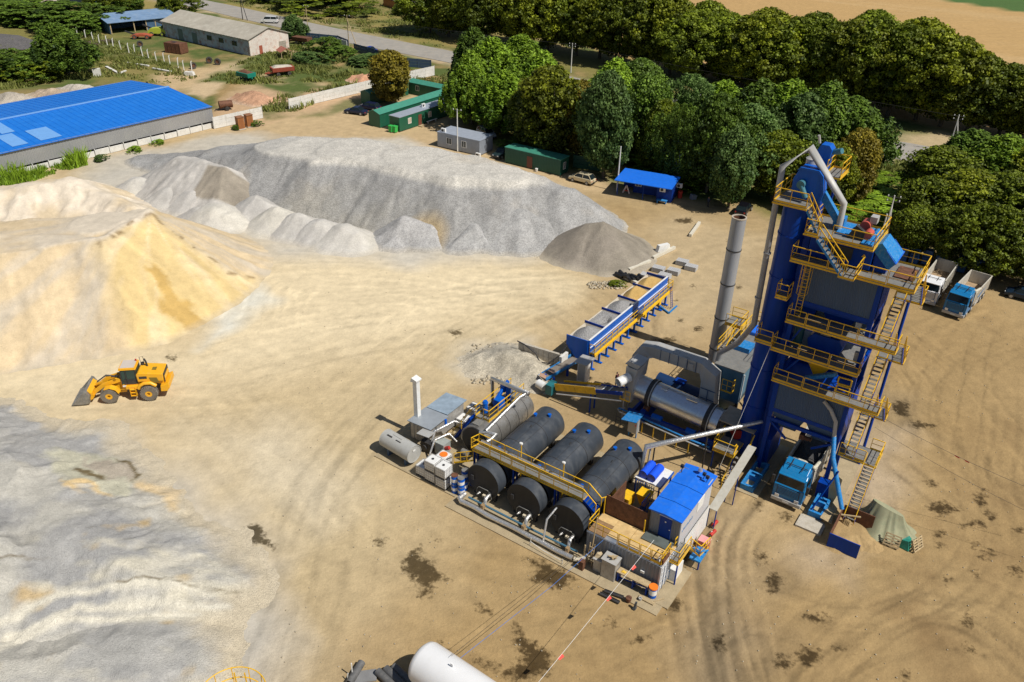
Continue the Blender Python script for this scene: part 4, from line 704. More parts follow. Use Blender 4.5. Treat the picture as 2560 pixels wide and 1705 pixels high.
# old machinery and scrap by the barn
ct = T('rusty_container', 'rusty brown steel box on the grass in front of the white barn', 'container', loc=P(413, 131), rot=local(P(413, 131), P(450, 136))[0]); ct.part('box', rust, MB().box(0, 5.2, 0, 2.8, .1, 2.5)); ct.part('hatch', dark, MB().box(1.6, 2.8, .9, 1.9, 2.5, 2.58)); m = MB()
for x in (.1, 1.3, 2.6, 3.9, 5.1): m.box(x-.05, x+.05, -.05, 0, .1, 2.5)
ct.part('rib', rust, m)
wheelm = MB().cyl((0, -.15, .6), (0, .15, .6), .6, n=18)
def wheel(t, x, y, r, wd, rimm=yel, par=None):
    o = t.part('wheel', rubber, MB().cyl((x, y-wd/2, r), (x, y+wd/2, r), r, n=24), par); t.part('rim', rimm, MB().cyl((x, y-wd/2-.012, r), (x, y+wd/2+.012, r), r*.45, n=14), o); return o
def trailer(name, label, px, py, rz, body, L_=4.6, load=None):
    t = T(name, label, 'trailer', loc=P(px, py), rot=rz); m = MB().prism([(-1.1, 1.0), (1.1, 1.0), (1.25, 1.9), (-1.25, 1.9)], 0, L_, 'x')
    t.part('body', body, m); t.part('frame', body, MB().bar((-1.6, 0, .7), (L_, 0, .8), .3).bar((-1.6, 0, .7), (0, .8, .9), .12).bar((-1.6, 0, .7), (0, -.8, .9), .12))
    for x in (L_*.25, L_*.75):
        for y_ in (-1, 1): wheel(t, x, y_, .42, .25, dark)
    if load: t.part('load', load, MB().loft([[(.2, -1, 1.85), (L_-.2, -1, 1.85), (L_-.2, 1, 1.85), (.2, 1, 1.85)], [(1, -.4, 2.3), (L_-1.2, -.3, 2.25), (L_-1.2, .4, 2.2), (1, .4, 2.35)]]))
trailer('farm_trailer', 'green farm trailer standing in the weeds beside the track', 603, 198, -.6, M('trailer_green', (.01, .2, .14), .5), 4, rust); trailer('farm_trailer', 'red low trailer loaded with pale rubble', 680, 190, .55, M('trailer_red', (.32, .07, .04), .6), 5.2, concrete); trailer('farm_trailer', 'rusty trailer behind the right corner of the white barn', 737, 108, -.4, rust, 5)
def machine(label, px, py, rz, c, L_=5, name='farm_machine', hh=2.2):
    t = T(name, label, 'farm machine', loc=P(px, py), rot=rz); t.part('body', c, MB().prism([(0, .7), (L_, .7), (L_, hh*.7), (L_*.6, hh), (L_*.15, hh*.9), (0, hh*.6)], -1.1, 1.1))
    t.part('chute', dark, MB().bar((L_*.2, 0, hh*.8), (-1.5, 0, hh+.6), .35)); [wheel(t, x, y_, .55, .35, c) for x in (L_*.2, L_*.8) for y_ in (-1.2, 1.2)]
machine('lime yellow farm machine in the mouth of the blue shed', 375, 88, 0, M('lime_paint', (.45, .5, .05), .5)); machine('dark green combine under the dark tree by the barn', 405, 86, .1, M('combine_green', (.03, .09, .05), .6), 7, hh=3.2); machine('red seed drill in front of the open shed', 330, 96, .1, M('drill_red', (.4, .09, .04), .6), 5.5, hh=1.3)
for px, py, lb in ((524, 158, 'left one of two tractor tyres lying below the white barn'), (545, 162, 'right one of two tractor tyres lying below the white barn'), (484, 172, 'old tyre beside the last fence post'), (351, 117, 'small tyre in the grass near the open shed')):
    t = T('tractor_wheel', lb, 'wheel', loc=P(px, py)+Vector((0, 0, 0)), rot=rnd.random(), group='old wheels on the grass'); t.part('tyre', rubber, MB().ring((0, -.25, .75), (0, .25, .75), .45, .78, 20)); t.part('rim', rust, MB().cyl((0, -.1, .75), (0, .1, .75), .45, n=16))
rb = T('rusty_drum_cart', 'rusty cylindrical drum on a small wheeled cart near the fence gap', 'water cart', loc=P(566, 274), rot=.5); rb.part('drum', rust, MB().cyl((-1.3, 0, 1.1), (1.3, 0, 1.1), .75, n=20)); rb.part('drawbar', dark, MB().bar((-1.2, 0, .5), (-2.4, -.3, .1), .1).bar((-.8, -.5, .5), (.8, -.5, .5), .1))
for y_ in (-.8, .8): wheel(rb, .1, y_, .4, .2, dark)
for i, (px, py) in enumerate(((608, 325), (630, 319))):
    t = T('privy', '%s of two narrow brown wooden privies beside the concrete fence' % ('left' if i == 0 else 'right'), 'privy', loc=P(px-10, py), rot=.75, group='brown privies'); bm_ = M('brown_boards', (.34, .13, .035), .7, var=.12, dirt=(.2, .08, .03)); t.part('cabin', bm_, MB().box(0, 1.25, 0, 1.2, .12, 2.25)); t.part('roof', M('privy_roof', (.26, .12, .06), .7), MB().box(-.06, 1.33, -.12, 1.3, 2.25, 2.33)); t.part('door', M('privy_door', (.27, .10, .03), .7), MB().box(.2, 1.05, -.03, 0, .2, 2.05)); t.part('base', concrete, MB().box(-.1, 1.35, -.3, 1.3, 0, .12))
for lb, a, b, wd in (('white plank lying left below the rubble slope', (318, 158), (372, 166), .5), ('second white slab lying in the rough grass', (382, 172), (436, 182), .5), ('short white slab lying by the plank heap', (266, 168), (296, 184), .6), ('thin white beam lying in the grass', (295, 186), (315, 178), .35)):
    p, q = P(*a), P(*b); solo('concrete_slab', lb, 'slab', wconc, MB().bar((0, 0, .15), (q.x-p.x, q.y-p.y, .15), wd, .25), loc=p, group='slabs lying in the rough grass')
solo('concrete_block', 'white upright block in the rough grass', 'block', wconc, MB().box(-.8, .8, -.4, .4, 0, 1.7), loc=P(244, 190), rot=.3); solo('concrete_block', 'pale block at the end of the post line by the dirt track', 'block', wconc, MB().prism([(-1.2, 0), (1.2, 0), (1, .8), (-1, .8)], -.5, .5), loc=P(474, 188), rot=-.1)
for lb, px, py in (('left stick heap beside the old posts', 228, 112), ('right stick heap beside the old posts', 272, 106)):
    m = MB(); [m.bar((rnd.uniform(-1.5, 1.5), rnd.uniform(-1, 1), rnd.uniform(0, .9)), (rnd.uniform(-3, 3), rnd.uniform(-1, 1), rnd.uniform(0, .5)), .09) for _ in range(50)]; solo('stick_heap', lb, 'wood heap', M('grey_sticks', (.17, .13, .1), .9), m, loc=P(px, py))
# green cabins
def cabin(name, label, A, ang, L_, D_, h, wallm, roofm, fl=0., corr=.3, org=None):
    t = T(name, label, 'site cabin', loc=A, rot=ang); m = MB()
    m.corr((0, 0), (L_, 0), .1, h, (0, -1), corr, .03).corr((L_, 0), (L_, D_), .1, h, (1, 0), corr, .03).corr((0, D_), (0, 0), .1, h, (-1, 0), corr, .03).corr((L_, D_), (0, D_), .1, h, (0, 1), corr, .03)
    t.part('wall', wallm, m); t.part('roof', roofm, MB().prism([(-.08, h), (D_+.08, h+fl), (D_+.08, h+fl+.1), (-.08, h+.1)], -.08, L_+.08, 'x')); return t
def aircon(t, x, y, z): o = t.part('air_conditioner', white, MB().box(x, x+.9, y, y+.4, z, z+.65)); t.part('fan_grille', dark, MB().cyl((x+.35, y-.01, z+.33), (x+.35, y, z+.33), .24, n=14), o)
A = P(1000, 330); ang, LL = local(A, P(1171, 273)); gr2 = M('cabin_grey_roof', (.36, .40, .47), .5, .2, var=.08)
c1_ = cabin('green_cabin', 'front green site cabin with long grey blue roof and two brown doors', A, ang, LL+1.5, 2.6, 2.7, green, gr2)
bdoor = M('brown_door', (.16, .05, .03), .6); beige_gl = M('blind', (.45, .36, .26), .7)
for x in (2.3, 8.2, 13.2): win(c1_, x, x+.95, 1.05, 2.15, -.05, gl=beige_gl)
win(c1_, 19.6, 20.5, 1.05, 2.15, -.05)
for x in (5.3, 16.3): c1_.part('door', bdoor, MB().box(x, x+.95, -.07, -.035, .15, 2.15))
aircon(c1_, 8, 1.2, 2.8); aircon(c1_, 17, 1.2, 2.8); c1_.part('bench', white, MB().box(7.2, 10.2, -.7, -.35, .45, .52).box(7.5, 7.6, -.65, -.4, 0, .45).box(9.8, 9.9, -.65, -.4, 0, .45)); c1_.part('doorstep', wood, MB().box(5, 6.5, -1.2, -.15, 0, .15))
def gable(name, label, A, B_, D_, h, rh, wallm, roofm, wins=()):
    ang, L_ = local(A, B_); t = T(name, label, 'site cabin', loc=A, rot=ang); m = MB().corr((0, 0), (L_, 0), 0, h, (0, -1), .3, .03).corr((L_, D_), (0, D_), 0, h, (0, 1), .3, .03); m.prism([(0, 0), (D_, 0), (D_, h), (D_*.5, h+rh), (0, h)], .0, .06, 'x').prism([(0, 0), (D_, 0), (D_, h), (D_*.5, h+rh), (0, h)], L_-.06, L_, 'x')
    t.part('wall', wallm, m); t.part('roof', roofm, MB().prism([(-.15, h-.03), (D_*.5, h+rh), (D_+.15, h-.03), (D_+.15, h+.05), (D_*.5, h+rh+.1), (-.15, h+.05)], -.15, L_+.15, 'x'))
    for x in wins: win(t, x, x+1., 1., 2.1, -.05)
    return t
gable('green_cabin', 'long green gabled cabin behind the one with the grey blue roof', Vector((-26.6, 157.0, 0)), Vector((-13.2, 176.6, 0)), 2.9, 2.6, .55, green, groof)
gable('green_cabin', 'green gabled cabin closing the far side of the courtyard', Vector((-24.2, 183.2, 0)), Vector((-14.2, 176.6, 0)), 2.7, 2.5, .5, green, groof, (2.,))
gable('green_cabin', 'green cabin on the left of the courtyard behind the yellowing tree', Vector((-31, 172.6, 0)), Vector((-24.2, 182.2, 0)), 2.7, 2.5, .5, green, groof, (3.5, 8.))
bt = T('wheeled_bin', 'left bright green wheeled bin at the corner of the front green cabin', 'bin', loc=P(975, 331), rot=ang, group='green wheeled bins'); gb = M('bin_green', (.04, .42, .08), .5); bt.part('body', gb, MB().prism([(-.35, .1), (.35, .1), (.45, 1.15), (-.45, 1.15)], 0, .8, 'x')); bt.part('lid', gb, MB().box(-.03, .85, -.5, .5, 1.15, 1.25)); clone(bt.o, P(984, 332), label='right bright green wheeled bin at the corner of the front green cabin')
A = P(1094, 366); Bq = P(1199, 390); ang, LL = local(A, Bq); ggrey = M('grey_blue_sheet', (.29, .32, .37), .5, .2, var=.06)
gc = cabin('grey_cabin', 'small grey corrugated cabin with two windows beside the lamp pole', A, ang, LL, 4.2, 2.65, ggrey, gr2, .05)
win(gc, 2.1, 3.2, .9, 2.1, -.05); win(gc, 5.4, 6.4, .9, 2.1, -.05); aircon(gc, .6, .3, 2.75); aircon(gc, LL-.3, -.9, .1)
A = P(1262, 406); Bq = P(1400, 440); ang, LL = local(A, Bq); dgreen = M('dark_green_sheet', (.006, .075, .045), .5, var=.1, scale=.8)
lc = cabin('green_container', 'long dark green container with brown door under the trees', A, ang, LL, 2.7, 2.7, dgreen, groof, .0); lc.part('door', bdoor, MB().box(4.6, 5.7, -.07, -.035, .15, 2.1)); win(lc, .8, 1.6, .9, 2.1, LL+.05, ax='x', s=1); bk_ = T('bucket', 'white bucket standing before the long green container', 'bucket', loc=P(1341, 428), rot=0); bk_.part('pail', white, MB().cyl((0, 0, 0), (0, 0, .5), .2, .27, 14)); bk_.part('handle', dark, MB().tube([(-.27, 0, .48), (0, 0, .62), (.27, 0, .48)], .012, 5))
panelfence('dark green sheet fence behind the cream car', [(1433, 418), (1500, 428)], 2.2, dgreen, 2.5, .05, 'sheet_fence')
# blue shed
A = Vector((15.9, 124.5, 0)); Bq = Vector((24.1, 121.0, 0)); ang, LL = local(A, Bq)
sh = T('blue_shed', 'blue sheet metal workshop with a lean-to roof beside the light pole', 'shed', loc=A, rot=ang)
sh.part('wall', M('shaded_shed_blue', (.003, .03, .22), .5, var=.15, dirt=(.02, .05, .15), spec=.2), MB().box(2.2, LL, 2.3, 4.6, 0, 2.5).box(0, 2.2, 4.4, 4.6, 0, 2.5).box(LL-2.4, LL, .4, 2.3, 0, 2.45)); sh.part('roof', bblue, MB().prism([(-.9, 2.58), (2.3, 2.72), (4.8, 2.8), (4.8, 2.88), (-.9, 2.68)], -.15, LL+.15, 'x'))  # wall blue darkened to carry the shade under the lean-to roof
for x in (.2, 4.4): sh.part('post', dblue, MB().box(x, x+.1, -.1, 0, 0, 2.6))
aircon(sh, LL-1.9, -.05, 1.7); aircon(sh, LL, 3., 1.7); win(sh, 2.5, 3.5, 1.1, 1.9, 2.25); sh.part('bench', bluewear, MB().box(LL-2.1, LL-.5, -.6, .1, .4, .5).box(LL-2., LL-1.9, -.6, .1, 0, .4).box(LL-.7, LL-.6, -.6, .1, 0, .4))
sg = T('letter_sign', 'big pale letter A board leaning under the blue lean-to', 'sign', loc=A+Vector((1.2, .6, 0)), rot=ang); sg.part('letter', M('pinkish_white', (.6, .5, .5), .6), MB().bar((0, 0, .1), (.55, 0, 1.4), .05, .22).bar((1.1, 0, .1), (.55, 0, 1.4), .05, .22)); sg.part('crossbar', red, MB().bar((.25, 0, .55), (.85, 0, .55), .05, .2))
rd = T('red_barrel', 'red barrel standing right of the blue shed', 'barrel', loc=P(1699, 494)); rd.part('drum', red, MB().cyl((0, 0, 0), (0, 0, 1.1), .38, n=18)); rd.part('lid', red, MB().ring((0, 0, 1.1), (0, 0, 1.14), .33, .39, 18))
solo('cardboard_box', 'dark blue and pale box lying in the shade right of the red barrel', 'box', ggrey, MB().prism([(-.4, 0), (.4, 0), (.5, .6), (-.3, .75)], -.4, .4), loc=P(1732, 497), rot=.4)
# poles
def pole(label, px, py, h, brace=None, mat=wconc, arms=1, r=.13, name='utility_pole'):
    t = T(name, label, 'pole', loc=P(px, py), group='poles'); t.part('mast', mat, MB().cyl((0, 0, 0), (0, 0, h), r, r*.65, 8))
    if brace: t.part('brace', mat, MB().cyl((brace[0], brace[1], 0), (0, 0, h*.86), r*.9, r*.7, 8))
    for k in range(arms): t.part('crossarm', dark, MB().bar((-.8, .3, h-.25-k*.6), (.8, -.3, h-.25-k*.6), .09)); t.part('insulator', white, MB().cyl((-.7, .26, h-.2-k*.6), (-.7, .26, h-.0-k*.6), .07, n=8).cyl((.7, -.26, h-.2-k*.6), (.7, -.26, h-k*.6), .07, n=8))
    return t
pole('grey lamp pole in front of the grey corrugated cabin', 1144, 378, 7.6); pole('pale pole at the left corner of the blue shed', 1542, 478, 7.4, arms=0); pole('wooden A shaped power pole at the end of the blue fence', 873, 119, 8.3, (2.8, -2.4), wood)
pole('power pole behind the thin tree by the road', 771, 84, 7.6, (-2.8, 1.), wood); pole('power pole with leaning brace behind the roof of the white barn', 607, 49, 8, (1.8, -1.2), dark); pole('small pole by the road above the shed', 484, 22, 4, arms=0); pole('pole rising from the stubble field behind the dark row', 1976, 120, 9, arms=0, mat=dark)
pole('power pole with white insulators in the gap of the grove', 1427, 182, 7, arms=2); pole('steel pole with white brackets beside the right grove', 2370, 380, 7, (1.4, -.8), wconc, 2); pole('concrete pole with insulators behind the upper deck of the tower', 2195, 640, 8.8, (1.2, .8), wconc, 2); pole('plain grey pole right behind the upper tower deck', 2178, 680, 8.2, arms=0, mat=wconc); pole('leaning hut post beyond the road', 995, 24, 4, (1.5, -.5), wood, 0)
# ================================================================ the plant (u, v, z on the plant grid)
# ---- mixing tower
tw = T('mixing_tower', 'tall blue asphalt mixing tower with yellow railed platforms standing over a truck lane', 'industrial tower', (-10.8, 61.8, 0))
U0, U1, V0, V1 = -13.8, -7.7, 60.0, 63.8
m = MB()
for u in (U0+.2, U1-.2):
    for v in (V0+.2, V1-.2): m.box(u-.17, u+.17, v-.17, v+.17, 0, 20.6)
for z in (5.3, 9.7, 12.45, 15.25, 16.8, 20.3):
    for v in (V0+.12, V1-.12): m.box(U0, U1, v-.11, v+.11, z, z+.32)
    for u in (U0+.12, U1-.12): m.box(u-.11, u+.11, V0, V1, z, z+.32)
m.bar((U0+.3, V0+.2, 10), (U0+1.8, V0+.2, 12.4), .14).bar((U0+.3, V0+.2, 12.8), (U0+1.3, V0+.2, 15.2), .14).bar((U1-.3, V0+.2, 5.2), (U1-2, V0+.2, 3.9), .16).bar((U0+.3, V0+.2, 5.2), (U0+1.9, V0+.2, 3.9), .16)
tw.part('frame', dblue, m)
pf = tw.part('upper_panel', panel, MB().corr((U0+.45, V0-.02), (U1-.35, V0-.02), 17.15, 20.2, (0, -1), .16, .022), label='flat grey corrugated panel of the hot bins')
m = MB().corr((U1+.02, V0+.3), (U1+.02, V1-.3), 17.0, 20.2, (1, 0), .2, .03).corr((U1, V1+.02), (U0, V1+.02), 16.9, 20.2, (0, 1), .2, .03).corr((U0-.02, V1-.3), (U0-.02, V0+.3), 17, 20.2, (-1, 0), .2, .03); tw.part('side_panel', dblue, m)
m = MB().box(U0, U1, V0-.06, V0-.03, 16.85, 17.15).box(U0, U1, V0-.06, V0-.03, 20.2, 20.55).box(U0, U0+.45, V0-.06, V0-.03, 17.15, 20.2).box(U1-.35, U1, V0-.06, V0-.03, 17.15, 20.2); tw.part('panel_border', dblue, m)
tw.part('bin_roof', dblue, MB().box(U0+.1, U1-.1, V0+.1, V1-.1, 20.0, 20.25).box(U0+.1, U1-.1, V0+.1, V1-.1, 16.6, 16.78))
tw.part('lower_panel', panel, MB().corr((U0+.4, V0-.02), (U1-.3, V0-.02), 6.7, 9.6, (0, -1), .16, .022))
tw.part('lower_border', dblue, MB().box(U0, U1, V0-.07, V0-.03, 6.35, 6.7).box(U0, U0+.4, V0-.07, V0-.03, 6.7, 9.7).box(U1-.3, U1, V0-.07, V0-.03, 6.7, 9.7))
m = MB()
for s0 in (0, 1):
    a, b = U0+.3+s0*2.9, U0+3.1+s0*2.7
    m.loft([[(a, V0, 6.4), (b, V0, 6.4), (b, V1, 6.4), (a, V1, 6.4)], [(a+.7, V0+.7, 4.6), (b-.7, V0+.7, 4.6), (b-.7, V1-.7, 4.6), (a+.7, V1-.7, 4.6)]])
tw.part('discharge_hopper', panel, m); tw.part('gate_motor', rust, MB().cyl((-10.6, 60.5, 4.5), (-9.9, 60.5, 4.5), .18, n=12).box(-10.9, -10.5, 60.3, 60.8, 4.3, 4.8))
tw.part('bin_side', dblue, MB().box(U0, U0+.05, V0+.3, V1-.3, 5.4, 9.6).box(U1-.05, U1, V0+.3, V1-.3, 5.4, 9.6).box(U0+.3, U1-.3, V1-.05, V1, 5.4, 9.6).box(U0+.2, U1-.2, V0+.2, V1-.2, 9.5, 9.68))
def platform(t, boxes, z, rails, name='platform'):
    m = MB(); e = MB()
    for (a, b, c, d) in boxes:
        m.box(a, b, c, d, z-.05, z); e.box(a-.03, b+.03, c-.03, c+.05, z-.18, z-.052).box(a-.03, b+.03, d-.05, d+.03, z-.18, z-.052).box(a-.03, a+.05, c+.05, d-.05, z-.18, z-.052).box(b-.05, b+.03, c+.05, d-.05, z-.18, z-.052)
    o = t.part(name, steel, m); t.part('edge_beam', yel, e, o)
    for r_ in rails: t.part('railing', yel, MB().rail([(p[0], p[1], z) for p in r_]), o)
    return o
platform(tw, [(-13.8, -5.4, 58.8, 59.95)], 10.1, [[(-13.8, 59.9), (-13.8, 58.82), (-11.4, 58.82)], [(-11.3, 58.82), (-8.9, 58.82)], [(-8.8, 58.82), (-5.42, 58.82), (-5.42, 59.9)]])
platform(tw, [(-14.4, -7.6, 58.8, 59.95)], 12.85, [[(-14.4, 59.9), (-14.4, 58.82), (-12.3, 58.82)], [(-12.2, 58.82), (-9.9, 58.82)], [(-9.8, 58.82), (-7.62, 58.82), (-7.62, 59.9)]])
platform(tw, [(-13.75, -5.5, 58.8, 59.95)], 15.65, [[(-13.75, 59.9), (-13.75, 58.82), (-12.3, 58.82)], [(-12.2, 58.82), (-10.6, 58.82)], [(-10.5, 58.82), (-8.4, 58.82)], [(-8.3, 58.82), (-5.52, 58.82), (-5.52, 59.9)]])
platform(tw, [(-14.4, -5.5, 58.8, 60.0), (-9.0, -5.5, 60.06, 63.4)], 20.75, [[(-14.4, 60.2), (-14.4, 58.82), (-11.7, 58.82)], [(-11.6, 58.82), (-10.6, 58.82)], [(-9.5, 60.0), (-9.5, 58.82), (-7.5, 58.82)], [(-7.4, 58.82), (-5.52, 58.82), (-5.52, 61.2)], [(-5.52, 61.6), (-5.52, 63.35), (-9.0, 63.35)]])
# top screen house and its deck
tw.part('screen_house', dblue, MB().prism([(-13.6, 20.8), (-9.0, 20.8), (-9.0, 22.75), (-13.6, 22.75)], 60.25, 63.2), label='dark blue screen box under the top deck', bevel=.05)
tw.part('access_panel', dark, MB().box(-12.2, -10.4, 60.19, 60.245, 21.3, 22.2)); 
y_ = tw.part('warning_triangle', yel, MB().prism([(-9.75, 21.75), (-9.45, 21.75), (-9.6, 22.0)], 60.22, 60.245))
platform(tw, [(-13.9, -8.9, 59.0, 63.3)], 23.0, [[(-13.85, 60.9), (-13.85, 59.02), (-12.9, 59.02)], [(-11.9, 59.02), (-8.92, 59.02), (-8.92, 63.28), (-13.85, 63.28), (-13.85, 62)]], 'top_deck')
tw.part('deck_cover', bluewear, MB().box(-11.9, -10.2, 60.2, 62.6, 23.02, 23.2).box(-9.9, -9.1, 59.4, 62.8, 23.02, 23.14).box(-9.5, -9.4, 59.4, 62.8, 23.14, 23.2))
o = tw.part('screen_motor', M('faded_red', (.5, .09, .06), .5), MB().cyl((-10.2, 61.1, 23.75), (-10.2, 62.0, 23.75), .38, n=16).cyl((-9.7, 60.1, 23.5), (-9.7, 60.9, 23.5), .3, n=16)); tw.part('belt_guard', dark, MB().prism([(-11.1, 23.05), (-9.9, 23.05), (-9.9, 23.7), (-10.6, 24.1)], 60.0, 60.35), o); tw.part('motor_fins', lgrey, MB().box(-10.0, -9.5, 61.3, 62.0, 24.0, 24.5), o)
tw.part('sloping_hood', bluewear, MB().prism([(-8.95, 22.9), (-8.6, 23.1), (-7.3, 21.9), (-7.75, 21.2), (-8.95, 22.3)], 60.3, 62.6), label='sloping worn blue hood at the right of the top deck')
m = MB().bar((-8.2, 60.2, 22.7), (-7.4, 60.2, 21.9), .08).bar((-8.2, 62.7, 22.7), (-7.4, 62.7, 21.9), .08).bar((-7.35, 60.1, 21.9), (-7.35, 62.8, 21.9), .1); tw.part('hood_lid', bblue, m)
tw.part('reject_chute', dblue, MB().box(-8.9, -7.9, 60.5, 62.2, 20.8, 22.2)); tw.part('cover_board', rust, MB().box(-7.3, -6.0, 60.4, 62.6, 20.78, 20.86))
# stairs on the right
def flight(z0, v0, z1, v1, u, w_=.72, nm='stair'):
    o = tw.part(nm, steel, MB().stair((u, v0, z0), (u, v1, z1), w_, (1, 0, 0))); tw.part('stringer', dblue, MB().strings((u, v0, z0-.05), (u, v1, z1-.05), w_, (1, 0, 0)), o)
    m = MB()
    for x in (u, u+w_):
        k = 4; m.bar((x, v0, z0+1), (x, v1, z1+1), .06)
        for i in range(k+1): t_ = i/k; m.bar((x, v0+(v1-v0)*t_, z0+(z1-z0)*t_), (x, v0+(v1-v0)*t_, z0+(z1-z0)*t_+1), .045)
    tw.part('handrail', yel, m, o)
for z0, z1 in ((15.65, 20.75), (10.1, 15.65), (4.6, 10.1)):
    zm = (z0+z1)/2+.1; flight(z0, 59.9, zm, 62.6, -7.0); flight(zm, 62.6, z1, 60.0, -5.95+.05)
    platform(tw, [(-7.1, -5.1, 62.65, 63.6)], zm, [[(-7.05, 63.55), (-5.12, 63.55), (-5.12, 62.7)]], 'landing')
platform(tw, [(-7.5, -4.5, 60.1, 62.3)], 4.5, [[(-7.5, 60.12), (-5.5, 60.12)], [(-4.52, 60.3), (-4.52, 62.28), (-5.5, 62.28)]], 'landing')
flight(0.05, 57.0, 4.45, 60.3, -5.4, .85)
# front access stair between top deck and the second platform, and from silo platform to deck
def fstair(p0, p1, w_=.75):
    o = tw.part('stair', steel, MB().stair(p0, p1, w_, (0, -1, 0))); tw.part('stringer', bluewear, MB().strings(p0, p1, w_, (0, -1, 0), .16), o); m = MB()
    for y_ in (0, -w_):
        a = Vector(p0)+Vector((0, y_, 1)); b = Vector(p1)+Vector((0, y_, 1)); m.bar(a, b, .06)
        for i in range(5): q = a.lerp(b, i/4); m.bar(q-Vector((0, 0, 1)), q, .045)
    tw.part('handrail', yel, m, o)
fstair((-10.3, 58.75, 20.7), (-12.7, 58.95, 23.0)); fstair((-13.0, 59.9, 23.0), (-14.2, 59.9, 24.8), .7)
m = MB().box(-10.6, -9.5, 57.95, 58.75, 20.65, 20.7); o = tw.part('landing', steel, m); tw.part('railing', yel, MB().rail([(-10.6, 57.97, 20.7), (-9.5, 57.97, 20.7), (-9.5, 58.8, 20.7)]), o)
m = MB()
for u, v in ((-6.35, 66.0),): m.cyl((u, v, 0), (u, v, 19.6), .13, n=10)
for z in (18.2, 12.9, 7.3): m.bar((-6.35, 66, z), (-6.35, 63.6, z), .16)
tw.part('stair_support', dblue, m)
# cage ladder between the platforms
m = MB()
for z0, z1, u, v in ((15.7, 20.7, -13.2, 59.75),):
    for x in (-.22, .22): m.bar((u+x, v, z0), (u+x, v, z1), .05)
    for i in range(int((z1-z0)/.3)): m.bar((u-.22, v, z0+i*.3), (u+.22, v, z0+i*.3), .03)
    for z in np.arange(z0+2.2, z1, .7):
        m.tube([(u+.42*math.cos(a), v-.1+.5*math.sin(a), z) for a in np.linspace(math.pi, 2*math.pi, 7)], .025, 4)
    for a in np.linspace(math.pi, 2*math.pi, 5): m.bar((u+.42*math.cos(a), v-.1+.5*math.sin(a), z0+2.2), (u+.42*math.cos(a), v-.1+.5*math.sin(a), z1-.3), .025)
tw.part('cage_ladder', yel, m)
platform(tw, [(-14.9, -14.0, 58.7, 59.7)], 17.5, [[(-14.9, 59.7), (-14.9, 58.72), (-14.0, 58.72), (-14.0, 59.7)]], 'side_landing'); platform(tw, [(-15.85, -14.5, 58.9, 60.1)], 13.1, [[(-15.85, 60.1), (-15.85, 58.92), (-14.5, 58.92)]], 'side_landing')
# machinery on the open floors
tw.part('mixer', dblue, MB().prism([(-12, 12.9), (-9.6, 12.9), (-9.4, 13.7), (-9.8, 14.3), (-11.8, 14.3), (-12.2, 13.7)], 60.6, 63.2), bevel=.04); tw.part('mixer_drive', steel, MB().box(-11.3, -10.5, 60.7, 61.4, 14.32, 14.75).cyl((-10.2, 61, 14.55), (-9.5, 61, 14.55), .27, n=14))
tw.part('weigh_hopper', dblue, MB().loft([[(-13.2, 60.7, 16.5), (-12, 60.7, 16.5), (-12, 62.2, 16.5), (-13.2, 62.2, 16.5)], [(-12.9, 61, 15.2), (-12.3, 61, 15.2), (-12.3, 61.8, 15.2), (-12.9, 61.8, 15.2)]]).loft([[(-11.6, 60.7, 16.5), (-9, 60.7, 16.5), (-9, 63, 16.5), (-11.6, 63, 16.5)], [(-11, 61.3, 15), (-9.6, 61.3, 15), (-9.6, 62.4, 15), (-11, 62.4, 15)]]))
tw.part('bitumen_vessel', M('teal_vessel', (.02, .09, .12), .4), MB().cyl((-13, 60.9, 13), (-13, 60.9, 14.9), .42, n=18)); tw.part('yellow_hopper', yel, MB().loft([[(-12.1, 60.6, 12.3), (-9.6, 60.6, 12.3), (-9.6, 62.6, 12.3), (-12.1, 62.6, 12.3)], [(-11.2, 61.2, 10.3), (-10.6, 61.2, 10.3), (-10.6, 61.8, 10.3), (-11.2, 61.8, 10.3)]]))
tw.part('skip_track', bluewear, MB().bar((-11.6, 60.4, 10.2), (-9.3, 60.4, 11.5), .4, .3)); tw.part('valve_block', lgrey, MB().box(-8.9, -8.5, 60.2, 60.6, 16, 16.5).cyl((-8.7, 60.4, 15.7), (-8.1, 60.4, 16.1), .12, n=8).box(-8.4, -8, 60.2, 60.5, 13.2, 14)); tw.part('blue_duct', bblue, MB().tube([(-12.9, 60.3, 11.9), (-12.2, 60.3, 12.1), (-11.4, 60.3, 11.9)], .16, 8))
tw.part('inner_floor', steel, MB().box(U0+.3, U1-.3, V0+.3, V1-.3, 12.77, 12.82).box(U0+.3, U1-.3, V0+.3, V1-.3, 15.57, 15.6))
m = MB()
for z in (10.2, 10.95): m.bar((-9.0, 60.0, z), (-8.0, 60.0, z+.05), .1); m.bar((-9.0, 60, z+.6), (-8.0, 60, z+.65), .1); m.bar((-9.0, 60, z), (-9.0, 60, z+.6), .1); m.bar((-8.0, 60, z), (-8.0, 60, z+.6), .1)
tw.part('gate_frame', yel, m)
